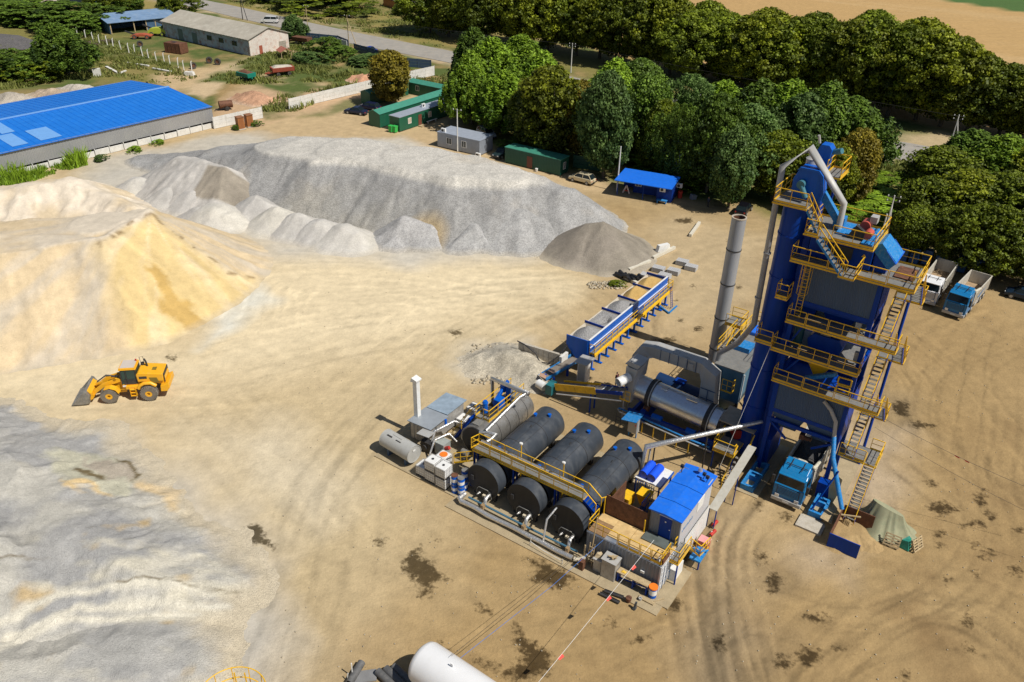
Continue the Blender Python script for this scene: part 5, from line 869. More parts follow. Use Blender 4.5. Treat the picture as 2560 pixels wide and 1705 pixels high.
# silo, elevator head
SC = (-15.35, 61.6)
tw.part('filler_silo', dblue, MB().cyl((SC[0], SC[1], 1.2), (SC[0], SC[1], 24.3), 1.08, n=32).cyl((SC[0], SC[1], 0), (SC[0], SC[1], 1.2), .7, 1.08, 32), label='tall round dark blue silo left of the tower')
m = MB()
for z in (5.5, 9.3, 13.2, 18, 21.6): m.ring((SC[0], SC[1], z), (SC[0], SC[1], z+.12), 1.07, 1.13, 32)
tw.part('silo_band', dblue, m); tw.part('elevator_casing', dblue, MB().box(-14.35, -13.85, 61.2, 63.2, .3, 24.6))
platform(tw, [(-16.65, -14.1, 59.1, 62.9)], 24.8, [[(-16.6, 62.85), (-16.6, 59.12), (-14.15, 59.12)], [(-16.6, 62.85), (-15.2, 62.85)]], 'silo_platform')
o = tw.part('elevator_head', blue, MB().prism([(-15.85, 24.82), (-13.75, 24.82), (-13.6, 25.7), (-13.9, 26.9), (-14.3, 27.25), (-15.5, 27.25), (-15.9, 26.3)], 60.6, 61.8), bevel=.04); tw.part('head_flange', blue, MB().prism([(-15.7, 27.0), (-15.5, 27.3), (-14.1, 27.3), (-13.75, 26.95), (-13.45, 25.7), (-13.6, 24.9), (-13.75, 24.9), (-13.6, 25.7), (-13.9, 26.85), (-14.2, 27.15), (-15.45, 27.15)], 60.45, 60.6), o)
tw.part('gear_motor', M('teal_motor', (.05, .17, .22), .45), MB().cyl((-15.15, 60.55, 26.1), (-15.15, 60.1, 26.1), .3, n=14).cyl((-15.1, 60.25, 26.0), (-14.6, 60.15, 25.2), .2, n=12), o)
tw.part('vent_filter', lgrey, MB().cyl((-15.2, 62.1, 26.9), (-15.2, 62.1, 27.6), .42, n=20).cyl((-15.2, 62.1, 27.6), (-15.2, 62.1, 27.85), .46, .1, 20))
o = tw.part('upper_head', blue, MB().prism([(-14.9, 26.8), (-14.05, 26.8), (-13.95, 28.4), (-14.2, 28.7), (-14.8, 28.7), (-15.05, 28.2)], 62.3, 63.2), bevel=.03); tw.part('drive_motor', M('teal_motor', ()), MB().cyl((-13.9, 62.7, 28.2), (-13.3, 62.5, 28.45), .22, n=12), o); tw.part('floodlight', lgrey, MB().tube([(-15.0, 62.5, 28.7), (-15.15, 62.4, 29.3)], .1, 8), o)
platform(tw, [(-14.0, -12.9, 62.0, 64.2)], 26.6, [[(-14.0, 62.02), (-14.0, 64.18)], [(-12.9, 62.02), (-12.9, 64.18), (-14.0, 64.18)]], 'head_platform'); tw.part('platform_post', dblue, MB().bar((-13.4, 63.1, 23.4), (-13.4, 63.1, 26.55), .14).bar((-13.9, 62.4, 24.5), (-13.9, 62.4, 26.5), .14))
tw.part('feed_chute', bluewear, MB().bar((-13.75, 61.4, 25.4), (-12.1, 61.6, 23.4), .7, .5).bar((-12.1, 61.6, 23.9), (-12.1, 61.6, 23.2), .8, .8))
o = tw.part('vent_duct', lgrey, MB().tube([(-16.85, 60.8, 23.2), (-16.95, 61, 26.9), (-15.2, 61, 28.65), (-11.98, 61, 25.1), (-11.96, 61, 23.2)], .23, 12), label='pale grey bent vent duct over the tower top')
tw.part('exhaust_pipe', M('pipe_grey', (.30, .31, .33), .45, .3, var=.1), MB().tube([(-16.8, 60.6, 24.2), (-16.62, 60.6, 13.5), (-18.3, 63, 9.9), (-20.3, 64.6, 7.3), (-20.4, 64.6, 5.6)], .24, 12).cyl((-16.7, 60.6, 19.9), (-16.7, 60.6, 20.02), .3, n=14).cyl((-16.7, 60.6, 15.9), (-16.7, 60.6, 16.02), .3, n=14), label='long grey exhaust pipe beside the silo')
# foundations
for u0_, v0_, lb in ((-13.9, 56.4, 'left'), (-8.05, 56.5, 'right')):
    m = MB(); bz = .55
    m.box(u0_, u0_+.22, v0_, v0_+4, 0.02, bz).box(u0_+.95, u0_+1.17, v0_, v0_+4, 0.02, bz)
    for k in (0, 1.55, 2.1, 3.75): m.box(u0_+.22, u0_+.95, v0_+k, v0_+k+.25, 0.02, bz)
    tw.part('base_frame', bluewear, m)
tw.part('foundation', yardc, MB().box(-14.2, -12.2, 56, 64.5, -.1, .02).box(-8.4, -6.2, 56, 66.8, -.1, .02))
tw.part('foot_plate', dblue, MB().box(-8.3, -6.9, 59.2, 60, 0.02, 1.6).box(-13.95, -13.1, 60.5, 64, 0.02, 3))
o = tw.part('discharge_pipe', lgrey, MB().tube([(-9.6, 59.75, 9.1), (-8.9, 59.75, 8.5), (-8.3, 59.7, 7.6), (-8.1, 59.6, 6.2)], .16, 10)); tw.part('lower_pipe', bluewear, MB().tube([(-8.1, 59.6, 6.2), (-7.6, 58.5, 5.0), (-5.7, 57.1, 1.5)], .19, 12), o); 
tw.part('leg_pipe', dblue, MB().bar((-6.85, 58.0, 4.3), (-7.9, 56.7, .5), .1))
# ---- things under and beside the tower
solo('concrete_slab', 'pale concrete slab in front of the right base frame of the tower', 'slab', concrete, MB().box(-8.5, -6.4, 54.7, 56.3, -.1, .12), (-7.4, 55.5, 0)); solo('wall_board', 'tan board leaning on the right base frame of the tower', 'board', wood, MB().prism([(-7.0, 56.2), (-6.0, 56.0), (-6.2, 57.3), (-6.9, 57.5)], .5, .56, 'z'), (-6.5, 56.7, 0))
solo('oval_plate', 'pointed tan sheet propped up between tower leg and blue discharge pipe', 'sheet', M('tan_sheet', (.45, .36, .2), .6), MB().prism([(-7.1, .1), (-6.75, 0.05), (-6.5, 1.4), (-6.5, 2.9), (-7.15, 3.2), (-7.4, 2.0)], 59.0, 59.04), (-6.9, 59, 0))
bn = T('aggregate_bay', 'low walled bay of brown sand with a dark blue end wall next to the tarp', 'storage bay', (-4.6, 55.8, 0)); bn.part('front_wall', dblue, MB().box(-5.7, -3.35, 53.9, 53.98, 0, 1.35)); bn.part('side_wall', rust, MB().box(-5.72, -5.64, 53.99, 57.6, 0, 1.35)); bn.part('rear_wall', rust, MB().box(-5.63, -3.2, 57.5, 57.58, 0, 1.7)); bn.part('brace', wood, MB().bar((-5.6, 56.6, 1.35), (-4.2, 57.3, 1.3), .1))
q_ = W(-4.1, 55.9); pile('sand_heap', 'small brown sand heap spilling out of the low walled bay', 'sand pile', [[(*W(-5.1, 56.9)[:2], 1.0, .2), (*W(-5.1, 55.3)[:2], .75, .1)], [(*W(-4.2, 56.5)[:2], .65, .2), (*W(-2.9, 56.0)[:2], .3, .3)]], 27, (.36, .25, .12), 'sand', (q_.x-3, q_.x+3.6, q_.y-3, q_.y+3), .09, None, .25, None, 91, .1)
# tarp: draped cloth over a crate
def cloth():
    m = MB(); cx, cy = -2.6, 58.9; rings = []; K = 72
    tops = [(-3.9, 58.9, 2.25), (-1.3, 58.7, 1.75)]
    for j, t_ in enumerate((0, .18, .42, .7, .9, 1.)):
        r = []
        for i in range(K):
            a = 2*math.pi*i/K; base = Vector((-2.5+2.35*math.cos(a)*(1+.08*math.sin(3*a+1)), 58.9+1.95*math.sin(a)*(1+.06*math.cos(4*a)), 0)); top = Vector((-2.6+1.25*math.cos(a), 58.85+.25*math.sin(a), 2.05-.28*math.cos(a)))
            q = top.lerp(base, t_); sag = math.sin(math.pi*t_)*.28; fold = .17*math.sin(a*13+2*math.sin(a*5))*t_*(1.25-t_*.3); d_ = Vector((math.cos(a), math.sin(a), 0)); q += d_*(fold-sag*.5); q.z = max(.03, q.z-sag*.35+.05*math.sin(a*9)*t_*(1-t_)); r.append(tuple(q))
        rings.append(r)
    return m.loft(rings, True)
def tarpmat():
    m = M('olive_tarpaulin', (.29, .285, .175), .75, var=.14, scale=1.4, dirt=(.20, .24, .15), dirt_amt=.5); return m
tp = T('tarpaulin', 'greenish tan tarpaulin draped in folds over a stack beside the sand bay', 'tarpaulin', (-2.5, 58.9, 0)); tp.part('cover', tarpmat(), cloth()); tp.part('torn_edge', M('teal_tarp', (.02, .24, .18), .6, var=.3), MB().loft([[(-1.0, 57.25, 0), (-.2, 57.1, 0), (-.1, 57.7, 0), (-.5, 57.9, 0)], [(-.9, 57.35, .7), (-.4, 57.3, .8), (-.3, 57.7, .9), (-.5, 57.8, 1.)]]))
def pallet_mb(x, y, z, L_=1.2, D_=1.):
    m = MB()
    for i in range(5): m.box(x, x+L_, y+i*.225, y+i*.225+.12, z+.12, z+.145)
    for i in range(3): m.box(x+i*(L_-.1)/2, x+i*(L_-.1)/2+.1, y, y+D_, z, z+.12)
    return m
pt = solo('pallet', 'wooden pallet leaning on the front of the tarpaulin', 'pallet', wood, pallet_mb(0, 0, 0), loc=W(-2.1, 56.85, .05), rot=GA); pt.rotation_euler = (math.radians(62), 0, GA)
pt2 = pt.copy(); COL.objects.link(pt2); pt2.location = W(.15, 57.2, .05); pt2.rotation_euler = (math.radians(65), 0, GA+1.2); pt2['label'] = 'slatted pallet leaning on the right end of the tarpaulin'
# ---- cold feed bins
cb = T('cold_feed_bins', 'row of five blue cold feed bins with yellow railed walkway, filled with sand and stone', 'feed bins', (-35, 64.5, 0))
grav = M('bin_gravel', (.27, .265, .26), .95, var=.4, scale=9, bump=1., bscale=9); sandm = M('bin_sand', (.46, .30, .10), .95, var=.12, scale=3, bump=.6); ZT = 3.6
cb.part('spine_wall', blue, MB().box(-34.0, -33.85, 64.5, 83, 1.9, 3.75)); cb.part('wall_ledge', white, MB().box(-34.02, -33.83, 64.5, 83, 3.752, 3.78).box(-33.84, -33.74, 64.5, 83, 2.85, 2.9)); cb.part('end_plate', blue, MB().prism([(-36.6, ZT), (-34.01, ZT+.1), (-34.01, .9), (-35.0, .9), (-36.55, 2.4)], 64.4, 64.49)); 
m = MB()
for i in range(1, 6):
    v = 64.5+i*3.7-(.05 if i == 5 else 0); m.prism([(-36.6, ZT), (-34.01, ZT), (-34.01, 1.6), (-35.2, 1.6), (-36.6, 2.9)], v-.04, v+.04)
cb.part('divider_plate', dblue, m)
for i in range(5):
    v = 64.55+i*3.7; m = MB().add([(-36.5, v, ZT-.25), (-34.02, v, ZT-.25), (-34.3, v+.8, 1.3), (-35.3, v+.8, 1.3), (-36.5, v+3.58, ZT-.25), (-34.02, v+3.58, ZT-.25), (-34.3, v+2.8, 1.3), (-35.3, v+2.8, 1.3)], [(0, 1, 2, 3), (4, 7, 6, 5), (0, 3, 7, 4), (1, 5, 6, 2), (3, 2, 6, 7)]); cb.part('hopper', M('dusty_hopper', (.46, .41, .33), .8, var=.1), m)
    n_ = 14; vs = []; r_ = np.random.RandomState(i+3)
    hmax = [.95, .3, .8, 1.3, .9][i]
    for a in range(n_+1):
        for b in range(n_+1):
            s_, t_ = a/n_, b/n_; e = math.hypot((s_-.52)*2, (t_-.5)*2); h_ = ZT-.35+hmax*(1-e)*(1 if i != 1 else -2.2*(e < .45))+.08*(fbm(np.array([s_*9.]), np.array([t_*9.]), 2, 3, i)[0]-.5)
            if i >= 3: h_ -= 1.25*max(0, 1-math.hypot((s_-.7)*3.4, (t_-.45)*2.2))
            vs.append((-36.5+s_*2.48, v+t_*3.58, min(h_, ZT+.7)))
    cb.part('stone_fill' if i < 3 else 'sand_fill', grav if i < 3 else sandm, MB().add(vs, [(a*(n_+1)+b, (a+1)*(n_+1)+b, (a+1)*(n_+1)+b+1, a*(n_+1)+b+1) for a in range(n_) for b in range(n_)], True))
o = cb.part('walkway', steel, MB().box(-33.83, -33.2, 64.5, 83.2, 2.2, 2.25)); cb.part('edge_beam', yel, MB().box(-33.19, -33.12, 64.5, 83.2, 2.0, 2.26), o); m = MB()
for i in range(5): v = 64.5+i*3.74; m.rail([(-33.2, v, 2.25), (-33.2, v+3.66, 2.25)], sp=1.2)
m.rail([(-33.8, 64.52, 2.25), (-33.2, 64.52, 2.25)]).rail([(-33.2, 83.2, 2.25), (-33.8, 83.2, 2.25)]); cb.part('railing', yel, m, o)
for i in range(12):
    v = 65.2+i*1.62; m = MB().box(-33.9, -33.7, v-.1, v+.1, 0.06, 2.1).box(-36.3, -36.1, v-.1, v+.1, 0.06, 3.1).box(-34.6, -33.4, v-.16, v+.16, 0, .06); cb.part('leg', blue, m)
m = MB()
for x in (-.22, .22): m.bar((-32.7, 82.6+x, 0.1), (-33.15, 82.6+x, 2.9), .05)
for i in range(10): m.bar((-32.7-.045*i, 82.38, .25+i*.28), (-32.7-.045*i, 82.82, .25+i*.28), .035)
cb.part('ladder', dblue, m); cb.part('collecting_belt', dark, MB().box(-35.2, -34.4, 64, 83, .95, 1.02).box(-35.3, -35.2, 64, 83, .7, 1.1).box(-34.4, -34.3, 64, 83, .7, 1.1)); cb.part('feeder_motor', yel, MB().box(-33.9, -33.5, 80.6, 81.1, 1, 1.5).box(-33.9, -33.5, 76.9, 77.3, 1, 1.4)); cb.part('foot_beam', bluewear, MB().bar((-36, 83.2, .1), (-32.4, 81.2, .1), .16).bar((-32.4, 81.2, .1), (-32.4, 83.4, .1), .16))
# low block wall and cable
m = MB()
for i in range(9):
    for r_ in range(2): a = (-41.6+i*.6, 63.05+i*.07); m.bar((a[0]+.01, a[1], .38+r_*.76), (a[0]+.57, a[1]+.06, .38+r_*.76), .3, .74)
solo('block_wall', 'low grey concrete block wall ending at the front feed bin', 'wall', concrete, m, (-39, 63.3, 0)); solo('wall_end_slab', 'white upright slab closing the block wall at the feed bins', 'slab', wconc, MB().box(-36.25, -35.95, 62.6, 63.9, 0, 1.9), (-36.1, 63.2, 0))
solo('black_hose', 'thick hose sagging from the feed bin over the block wall', 'hose', dark, MB().tube([(-36.4, 64.4, 2.4), (-36.9, 63.4, 1.2), (-37.6, 62.7, .5), (-38.6, 62.6, .3), (-39.4, 63, .9), (-40.8, 62.9, 1.55), (-41.8, 63.0, 1.6)], .07, 8), (-38, 63, 0))
cbn = T('control_cabinet', 'white control cabinet with flat lid under the end of the feed bins', 'cabinet', (-33.4, 62.6, 0)); cbn.part('body', white, MB().box(-33.85, -32.9, 62.3, 63.3, 0, 2.5)); cbn.part('lid', lgrey, MB().prism([(-34.0, 2.5), (-32.5, 2.6), (-32.5, 2.68), (-34.0, 2.58)], 61.7, 63.5)); cbn.part('door', lgrey, MB().box(-33.75, -33, 62.27, 62.3, .2, 2.3))
# conveyors
cv = T('belt_conveyor', 'curved blue belt conveyor with tail drum below the feed bins', 'conveyor', (-35.4, 60.5, 0))
cv.part('frame', bluewear, MB().bar((-34.6, 64.5, 1.3), (-35.2, 62, 1.1), .08, .3).bar((-35.2, 62, 1.1), (-36, 59.7, .7), .08, .3).bar((-35.9, 64.4, 1.3), (-36.3, 62, 1.1), .08, .3).bar((-36.3, 62, 1.1), (-37, 59.7, .7), .08, .3)); cv.part('belt', M('dusty_belt', (.2, .17, .14), .9), MB().loft([[(-35.7, 64.4, 1.15), (-34.7, 64.4, 1.15), (-34.7, 64.4, 1.2), (-35.7, 64.4, 1.2)], [(-36.2, 62, 1.15), (-35.3, 62, 1.15), (-35.3, 62, 1.2), (-36.2, 62, 1.2)], [(-36.9, 59.7, .75), (-36.1, 59.7, .75), (-36.1, 59.7, .8), (-36.9, 59.7, .8)]]))
cv.part('tail_drum', white, MB().cyl((-36.2, 58.6, .75), (-35.3, 58.4, .75), .45, n=18)); cv.part('side_box', M('teal_plate', (.02, .15, .17), .5), MB().box(-34.9, -34.2, 57.9, 59.0, .4, 1.5)); cv.part('cover_plate', M('pinkish_plate', (.42, .26, .18), .7), MB().prism([(-36.7, 59.7), (-35.9, 59.6), (-35.6, 59.0), (-36.4, 59.1)], 1.25, 1.3, 'z').prism([(-36.3, 60.9), (-35.6, 60.8), (-35.5, 60.3), (-36.2, 60.4)], 1.3, 1.35, 'z')); cv.part('support', dblue, MB().box(-36.4, -36.2, 60, 60.2, 0, 1).box(-35.4, -35.2, 60, 60.2, 0, 1).box(-36.2, -36, 62.4, 62.6, 0, 1).box(-35.2, -35, 62.4, 62.6, 0, 1))
yc = T('dryer_feed_conveyor', 'yellow sided inclined conveyor leading to the dryer drum', 'conveyor', (-31, 58.7, 0))
def seg(a, b, t_): return tuple(a[i]+(b[i]-a[i])*t_ for i in range(3))
pa, pb = (-34.0, 58.7, 1.4), (-26.7, 58.7, 3.6)
for i in range(4):
    a, b = seg(pa, pb, i*.155+.003), seg(pa, pb, i*.155+.152); yc.part('side_guard', yel, MB().bar((a[0], 58.2, a[2]), (b[0], 58.2, b[2]), .05, .75))
b = seg(pa, pb, .62); yc.part('rear_guard', yel, MB().bar((pa[0]+.4, 59.3, pa[2]+.1), (b[0], 59.3, b[2]), .05, .55)); yc.part('belt', M('dusty_belt', ()), MB().bar((pa[0], 58.75, pa[2]+.05), (pb[0], 58.75, pb[2]+.05), .95, .05)); b = seg(pa, pb, .62); yc.part('frame', dblue, MB().bar((b[0], 58.22, b[2]), (pb[0], 58.22, pb[2]), .08, .35).bar((b[0], 59.28, b[2]), (pb[0], 59.28, pb[2]), .08, .35).bar((-30, 58.3, 0), (-30, 58.3, 2.5), .12).bar((-30, 59.2, 0), (-30, 59.2, 2.5), .12)); yc.part('pipe', lgrey, MB().tube([(-33.6, 57.9, .9), (-26.6, 57.9, 3.0)], .07, 8)); yc.part('idler', white, MB().cyl((-28.9, 58.3, 3.0), (-28.9, 59.2, 3.0), .08, n=8).cyl((-28.2, 58.3, 3.2), (-28.2, 59.2, 3.2), .08, n=8))
# ---- dryer drum
dr = T('dryer_drum', 'long shiny steel dryer drum on its frame in front of the filter house', 'dryer drum', (-22.5, 60.6, 0)); da, db = Vector((-26.3, 60.9, 3.1)), Vector((-17.9, 60.9, 2.6)); R_ = 1.22
dr.part('shell', inox, MB().cyl(da, db, R_, n=64)); ax_ = (db-da).normalized()
for s0 in (1.25, 7.1):
    o = dr.part('tyre_ring', dark, MB().ring(da+ax_*s0, da+ax_*(s0+.55), R_, R_+.14, 48)); dr.part('ring_band', lgrey, MB().ring(da+ax_*(s0+.4), da+ax_*(s0+.5), R_+.14, R_+.16, 48), o)
dr.part('shell_seam', inox, MB().ring(da+ax_*5.1, da+ax_*5.16, R_, R_+.03, 48)); dr.part('hatch', inox, MB().box(-23.8, -23.2, 60.3, 60.9, 4.15, 4.25).box(-21.3, -20.2, 60.4, 60.9, 4.0, 4.12), bevel=.02)
dr.part('frame', dblue, MB().box(-26.5, -17.8, 59.4, 59.65, .9, 1.3).box(-26.5, -17.8, 62.1, 62.35, .9, 1.3).box(-25.2, -24.8, 59.3, 62.4, .3, 1.7).box(-19.4, -19, 59.3, 62.4, .3, 1.6).box(-26.4, -26.1, 59.4, 62.3, 0, .9).box(-18.2, -17.9, 59.4, 62.3, 0, .9)); dr.part('drive_motor', blue, MB().cyl((-24, 59.5, 1.5), (-23, 59.5, 1.5), .28, n=14).cyl((-20.5, 59.5, 1.4), (-19.6, 59.5, 1.4), .28, n=14)); dr.part('trunnion', rust, MB().cyl((-25.1, 60, 1.75), (-24.6, 60, 1.75), .3, n=14).cyl((-19.3, 60, 1.6), (-18.8, 60, 1.6), .3, n=14))
ih = T('inlet_housing', 'pale grey inlet chute with round duct stub at the left end of the drum', 'chute', (-26.6, 60, 0)); ih.part('chute', lgrey, MB().loft([[(-27.1, 59.3, 5.9), (-25.9, 59.3, 5.9), (-25.9, 61.2, 5.9), (-27.1, 61.2, 5.9)], [(-27.1, 59.3, 4.6), (-26.2, 59.3, 4.6), (-26.2, 61.2, 4.6), (-27.1, 61.2, 4.6)], [(-26.9, 59.5, 2), (-26.33, 59.5, 2), (-26.33, 61, 2), (-26.9, 61, 2)]])); ih.part('cap', lgrey, MB().prism([(-26.0, 5.9), (-25.7, 6.4), (-26.9, 6.5), (-27.3, 6.1)], 59.4, 61.1)); ih.part('duct_stub', white, MB().ring((-26.7, 59.3, 4.9), (-27.2, 58.1, 4.7), .38, .45, 24)); ih.part('leg', lgrey, MB().bar((-26.9, 59.2, 0), (-27.0, 59.3, 4.5), .1).bar((-27.3, 61.1, 0), (-27.1, 61.1, 4.5), .1)); ih.part('rail_frame', yel, MB().rail([(-27.2, 58.9, 2.4), (-26.2, 58.9, 2.4)], sp=.5))
bh = T('burner_housing', 'flat topped tan burner enclosure with red burner at the right end of the drum', 'burner', (-16.5, 60.8, 0)); bh.part('roof', M('dusty_roof', (.40, .33, .24), .7, var=.15), MB().prism([(-17.9, 3.3), (-14.6, 3.2), (-14.6, 3.3), (-17.9, 3.4)], 60.1, 62.8)); bh.part('side_wall', lgrey, MB().box(-17.85, -17.75, 60.2, 62.7, .8, 3.3)); bh.part('rear_wall', panel, MB().box(-17.75, -14.7, 62.6, 62.7, 0, 3.2)); bh.part('burner', red, MB().cyl((-16.6, 61.1, 2.3), (-16.0, 60.4, 2.3), .48, n=20)); bh.part('fan_case', lgrey, MB().cyl((-16, 61.2, 1.2), (-15.5, 61.2, 1.2), .5, n=18)); bh.part('post', dark, MB().box(-14.75, -14.65, 60.1, 60.2, 0, 3.2).box(-17.8, -17.7, 60.1, 60.2, 0, 3.3))
yp = T('burner_platform', 'yellow railed service platform and steps in front of the red burner', 'platform', (-16, 58.2, 0)); platform(yp, [(-17.2, -15.3, 57.6, 60.0)], 2.0, [[(-17.2, 60), (-17.2, 57.62), (-15.32, 57.62)], [(-15.32, 57.62), (-15.32, 58)]], 'deck'); yp.part('stair', steel, MB().stair((-15.15, 55.4, .1), (-15.15, 58.0, 2), .8, (1, 0, 0))); yp.part('handrail', yel, MB().bar((-15.2, 55.3, .9), (-15.2, 58, 3), .09).bar((-14.35, 55.3, .9), (-14.35, 59.5, 3.6), .09).bar((-15.2, 55.3, 0), (-15.2, 55.3, .9), .06).bar((-14.35, 57, 1.2), (-14.35, 57, 2.2), .06).bar((-14.35, 59, 1), (-14.35, 59, 3.2), .06)); yp.part('leg', dblue, MB().box(-17.15, -17.05, 57.65, 57.75, 0, 1.9).box(-15.4, -15.3, 57.65, 57.75, 0, 1.9)); yp.part('hose', dark, MB().tube([(-16.8, 57.8, .6), (-16, 57.3, .9), (-15.4, 57.6, .5), (-15.2, 58.4, .2)], .05, 6))
ps = T('service_pipes', 'pair of pale service pipes on a rail frame along the front of the dryer drum', 'pipes', (-22, 58.5, 0)); ps.part('pipe', lgrey, MB().tube([(-26.9, 59.6, 1.1), (-27.3, 58.9, 1.2), (-26.9, 58.5, 1.25), (-19.3, 58.1, 1.25), (-17.4, 58.1, 1.2)], .07, 8)); ps.part('blue_pipe', bluewear, MB().tube([(-27.2, 58.9, 1.35), (-24.9, 58.75, 1.4), (-19.5, 58.35, 1.4), (-17.8, 58.6, 1.2)], .09, 8)); 
for i in range(5): ps.part('post', yel, MB().bar((-24.4+i*1.2, 58.4-i*.05, 0), (-24.4+i*1.2, 58.4-i*.05, 1.2), .07))
ps.part('ladder', dark, MB().bar((-27.1, 58.3, 0), (-27.1, 58.3, 1.2), .04).bar((-26.6, 58.3, 0), (-26.6, 58.3, 1.2), .04).bar((-27.1, 58.3, .4), (-26.6, 58.3, .4), .03).bar((-27.1, 58.3, .8), (-26.6, 58.3, .8), .03))
kk = T('electric_kiosk', 'small grey electrical kiosk with bright blue canopy beside the drum', 'kiosk', (-25, 57.5, 0)); kk.part('cabinet', lgrey, MB().box(-25.3, -24.4, 57.2, 57.8, .5, 2.1)); kk.part('canopy', bluewear, MB().prism([(-25.7, 2.1), (-24.2, 2.35), (-24.2, 2.42), (-25.7, 2.18)], 56.4, 58)); kk.part('stand', bluewear, MB().box(-25.25, -25.15, 57.3, 57.4, 0, .5).box(-24.5, -24.4, 57.3, 57.4, 0, 2.3).box(-25.25, -25.15, 57.7, 57.8, 0, .5)); kk.part('lamp', red, MB().box(-24.6, -24.5, 57.16, 57.2, 1.4, 1.5))
lp = T('lagged_pipe', 'long foil lagged pipe rising on thin posts from behind the tanks to the tower', 'pipe', (-17.5, 56.5, 0)); lp.part('lagging', alu, MB().tube([(-21.2, 51.7, 1.0), (-20.9, 51.4, 4.4), (-14.2, 60.4, 4.6)], .17, 12)); lp.part('post', dark, MB().bar((-17.4, 56.3, 0), (-17.4, 56.1, 4.4), .1)); lp.part('post', dark, MB().bar((-20.6, 52.6, 0), (-20.4, 52.1, 4.3), .1))
lp.part('end_pipe', lgrey, MB().tube([(-20.7, 52.0, 4.2), (-20.9, 52.1, .2)], .08, 8))
# ---- duct, filter house, chimney
du = T('exhaust_duct', 'big light grey arched duct from the drum inlet to the filter house', 'duct', (-24, 63.5, 0)); Hh = .62
m = MB().loft([[(-27.7, 61.7, 3.4), (-26.6, 61.7, 3.4), (-26.6, 63.0, 3.4), (-27.7, 63.0, 3.4)], [(-27.8, 61.9, 5.6), (-26.65, 61.9, 5.2), (-26.65, 63.4, 5.2), (-27.8, 63.4, 5.6)], [(-27.3, 62.3, 6.6), (-26.2, 62.3, 5.6), (-26.2, 63.6, 5.6), (-27.3, 63.6, 6.6)], [(-26, 62.5, 6.8), (-25.9, 62.5, 5.7), (-25.9, 63.8, 5.7), (-26, 63.8, 6.8)], [(-21.2, 62.6, 6.8), (-21.2, 62.6, 5.7), (-21.2, 63.9, 5.7), (-21.2, 63.9, 6.8)], [(-19.6, 62.5, 6.0), (-20.9, 62.5, 5.0), (-20.9, 63.8, 5.0), (-19.6, 63.8, 6.0)], [(-19.3, 62.4, 2.4), (-20.8, 62.4, 2.4), (-20.8, 63.8, 2.4), (-19.3, 63.8, 2.4)]])
du.part('casing', lgrey, m); m = MB()
for x in (-25.2, -24.3, -23.4, -22.5, -21.6): m.box(x-.03, x+.03, 62.5, 62.55, 5.65, 6.85)
m.box(-27.85, -26.6, 61.8, 61.85, 4.3, 4.36).box(-20.8, -19.3, 62.32, 62.38, 4.4, 4.46).box(-20.8, -19.3, 62.32, 62.38, 3.4, 3.45).box(-20.08, -20.03, 62.32, 62.38, 2.5, 4.4); du.part('flange', panel, m); du.part('inspection_cover', lgrey, MB().box(-22.9, -22.3, 62.75, 63.2, 6.8, 6.86).box(-24.1, -23.6, 62.75, 63.2, 6.8, 6.86).box(-22.35, -21.85, 62.44, 62.5, 6.0, 6.5)); du.part('post', dblue, MB().bar((-20.9, 63, 0), (-20.7, 63, 2.5), .2).bar((-19.4, 63, 0), (-19.4, 63, 2.5), .2).bar((-27.6, 62, 0), (-27.6, 62, 3.5), .15))
teal = M('filter_teal', (.05, .16, .26), .5, .1, var=.12, dirt=(.12, .2, .26), dirt_amt=.4, streak=True)
fh = T('filter_house', 'teal blue baghouse filter between grey duct and tower, with chimney ladder', 'filter house', (-19, 67, 0)); fh.part('body', teal, MB().box(-20.3, -17.6, 64.0, 74, 3.0, 6.4)); fh.part('hopper', teal, MB().loft([[(-20.3, 64, 3), (-17.6, 64, 3), (-17.6, 74, 3), (-20.3, 74, 3)], [(-19.4, 65, 1.2), (-18.5, 65, 1.2), (-18.5, 73, 1.2), (-19.4, 73, 1.2)]])); m = MB()
for x in (-20.2, -17.7):
    for y_ in (64.1, 67.4, 70.6, 73.9): m.box(x-.12, x+.12, y_-.12, y_+.12, 0, 3)
for y_ in (64.1, 67.4): m.bar((-20.2, y_, .3), (-17.7, y_, 2.8), .1).bar((-20.2, y_, 2.8), (-17.7, y_, .3), .1)
fh.part('leg', dark, m); fh.part('roof', steel, MB().box(-20.4, -17.5, 63.9, 74.1, 6.402, 6.5)); fh.part('roof_hatch', bblue, MB().box(-19.8, -18.5, 70.9, 72.6, 6.5, 6.9), bevel=.1); fh.part('valve_box', bluewear, MB().box(-19.9, -18.4, 67.3, 68.8, 6.5, 7.0)); fh.part('railing', yel, MB().rail([(-20.35, 70.2, 6.5), (-20.35, 74, 6.5), (-17.6, 74, 6.5)]).rail([(-17.6, 66, 6.5), (-17.6, 73.9, 6.5)], r=.02)); o = fh.part('front_cage', yel, MB().rail([(-19.2, 63.4, 4.2), (-18.2, 63.4, 4.2), (-18.2, 64, 4.2)], h=1.3, sp=.45)); 
fh.part('stair', steel, MB().stair((-20.75, 66, 4.0), (-20.75, 69.6, 6.5), .35, (1, 0, 0))); fh.part('handrail', yel, MB().bar((-20.8, 66, 5.0), (-20.8, 69.6, 7.5), .07).bar((-20.8, 66, 4.0), (-20.8, 66, 5), .06).bar((-20.8, 67.8, 5.2), (-20.8, 67.8, 6.2), .06).bar((-20.8, 69.6, 6.5), (-20.8, 69.6, 7.5), .06)); fh.part('drain_pipe', white, MB().bar((-17.5, 64.1, 6.2), (-17.5, 64.1, 3.2), .1))
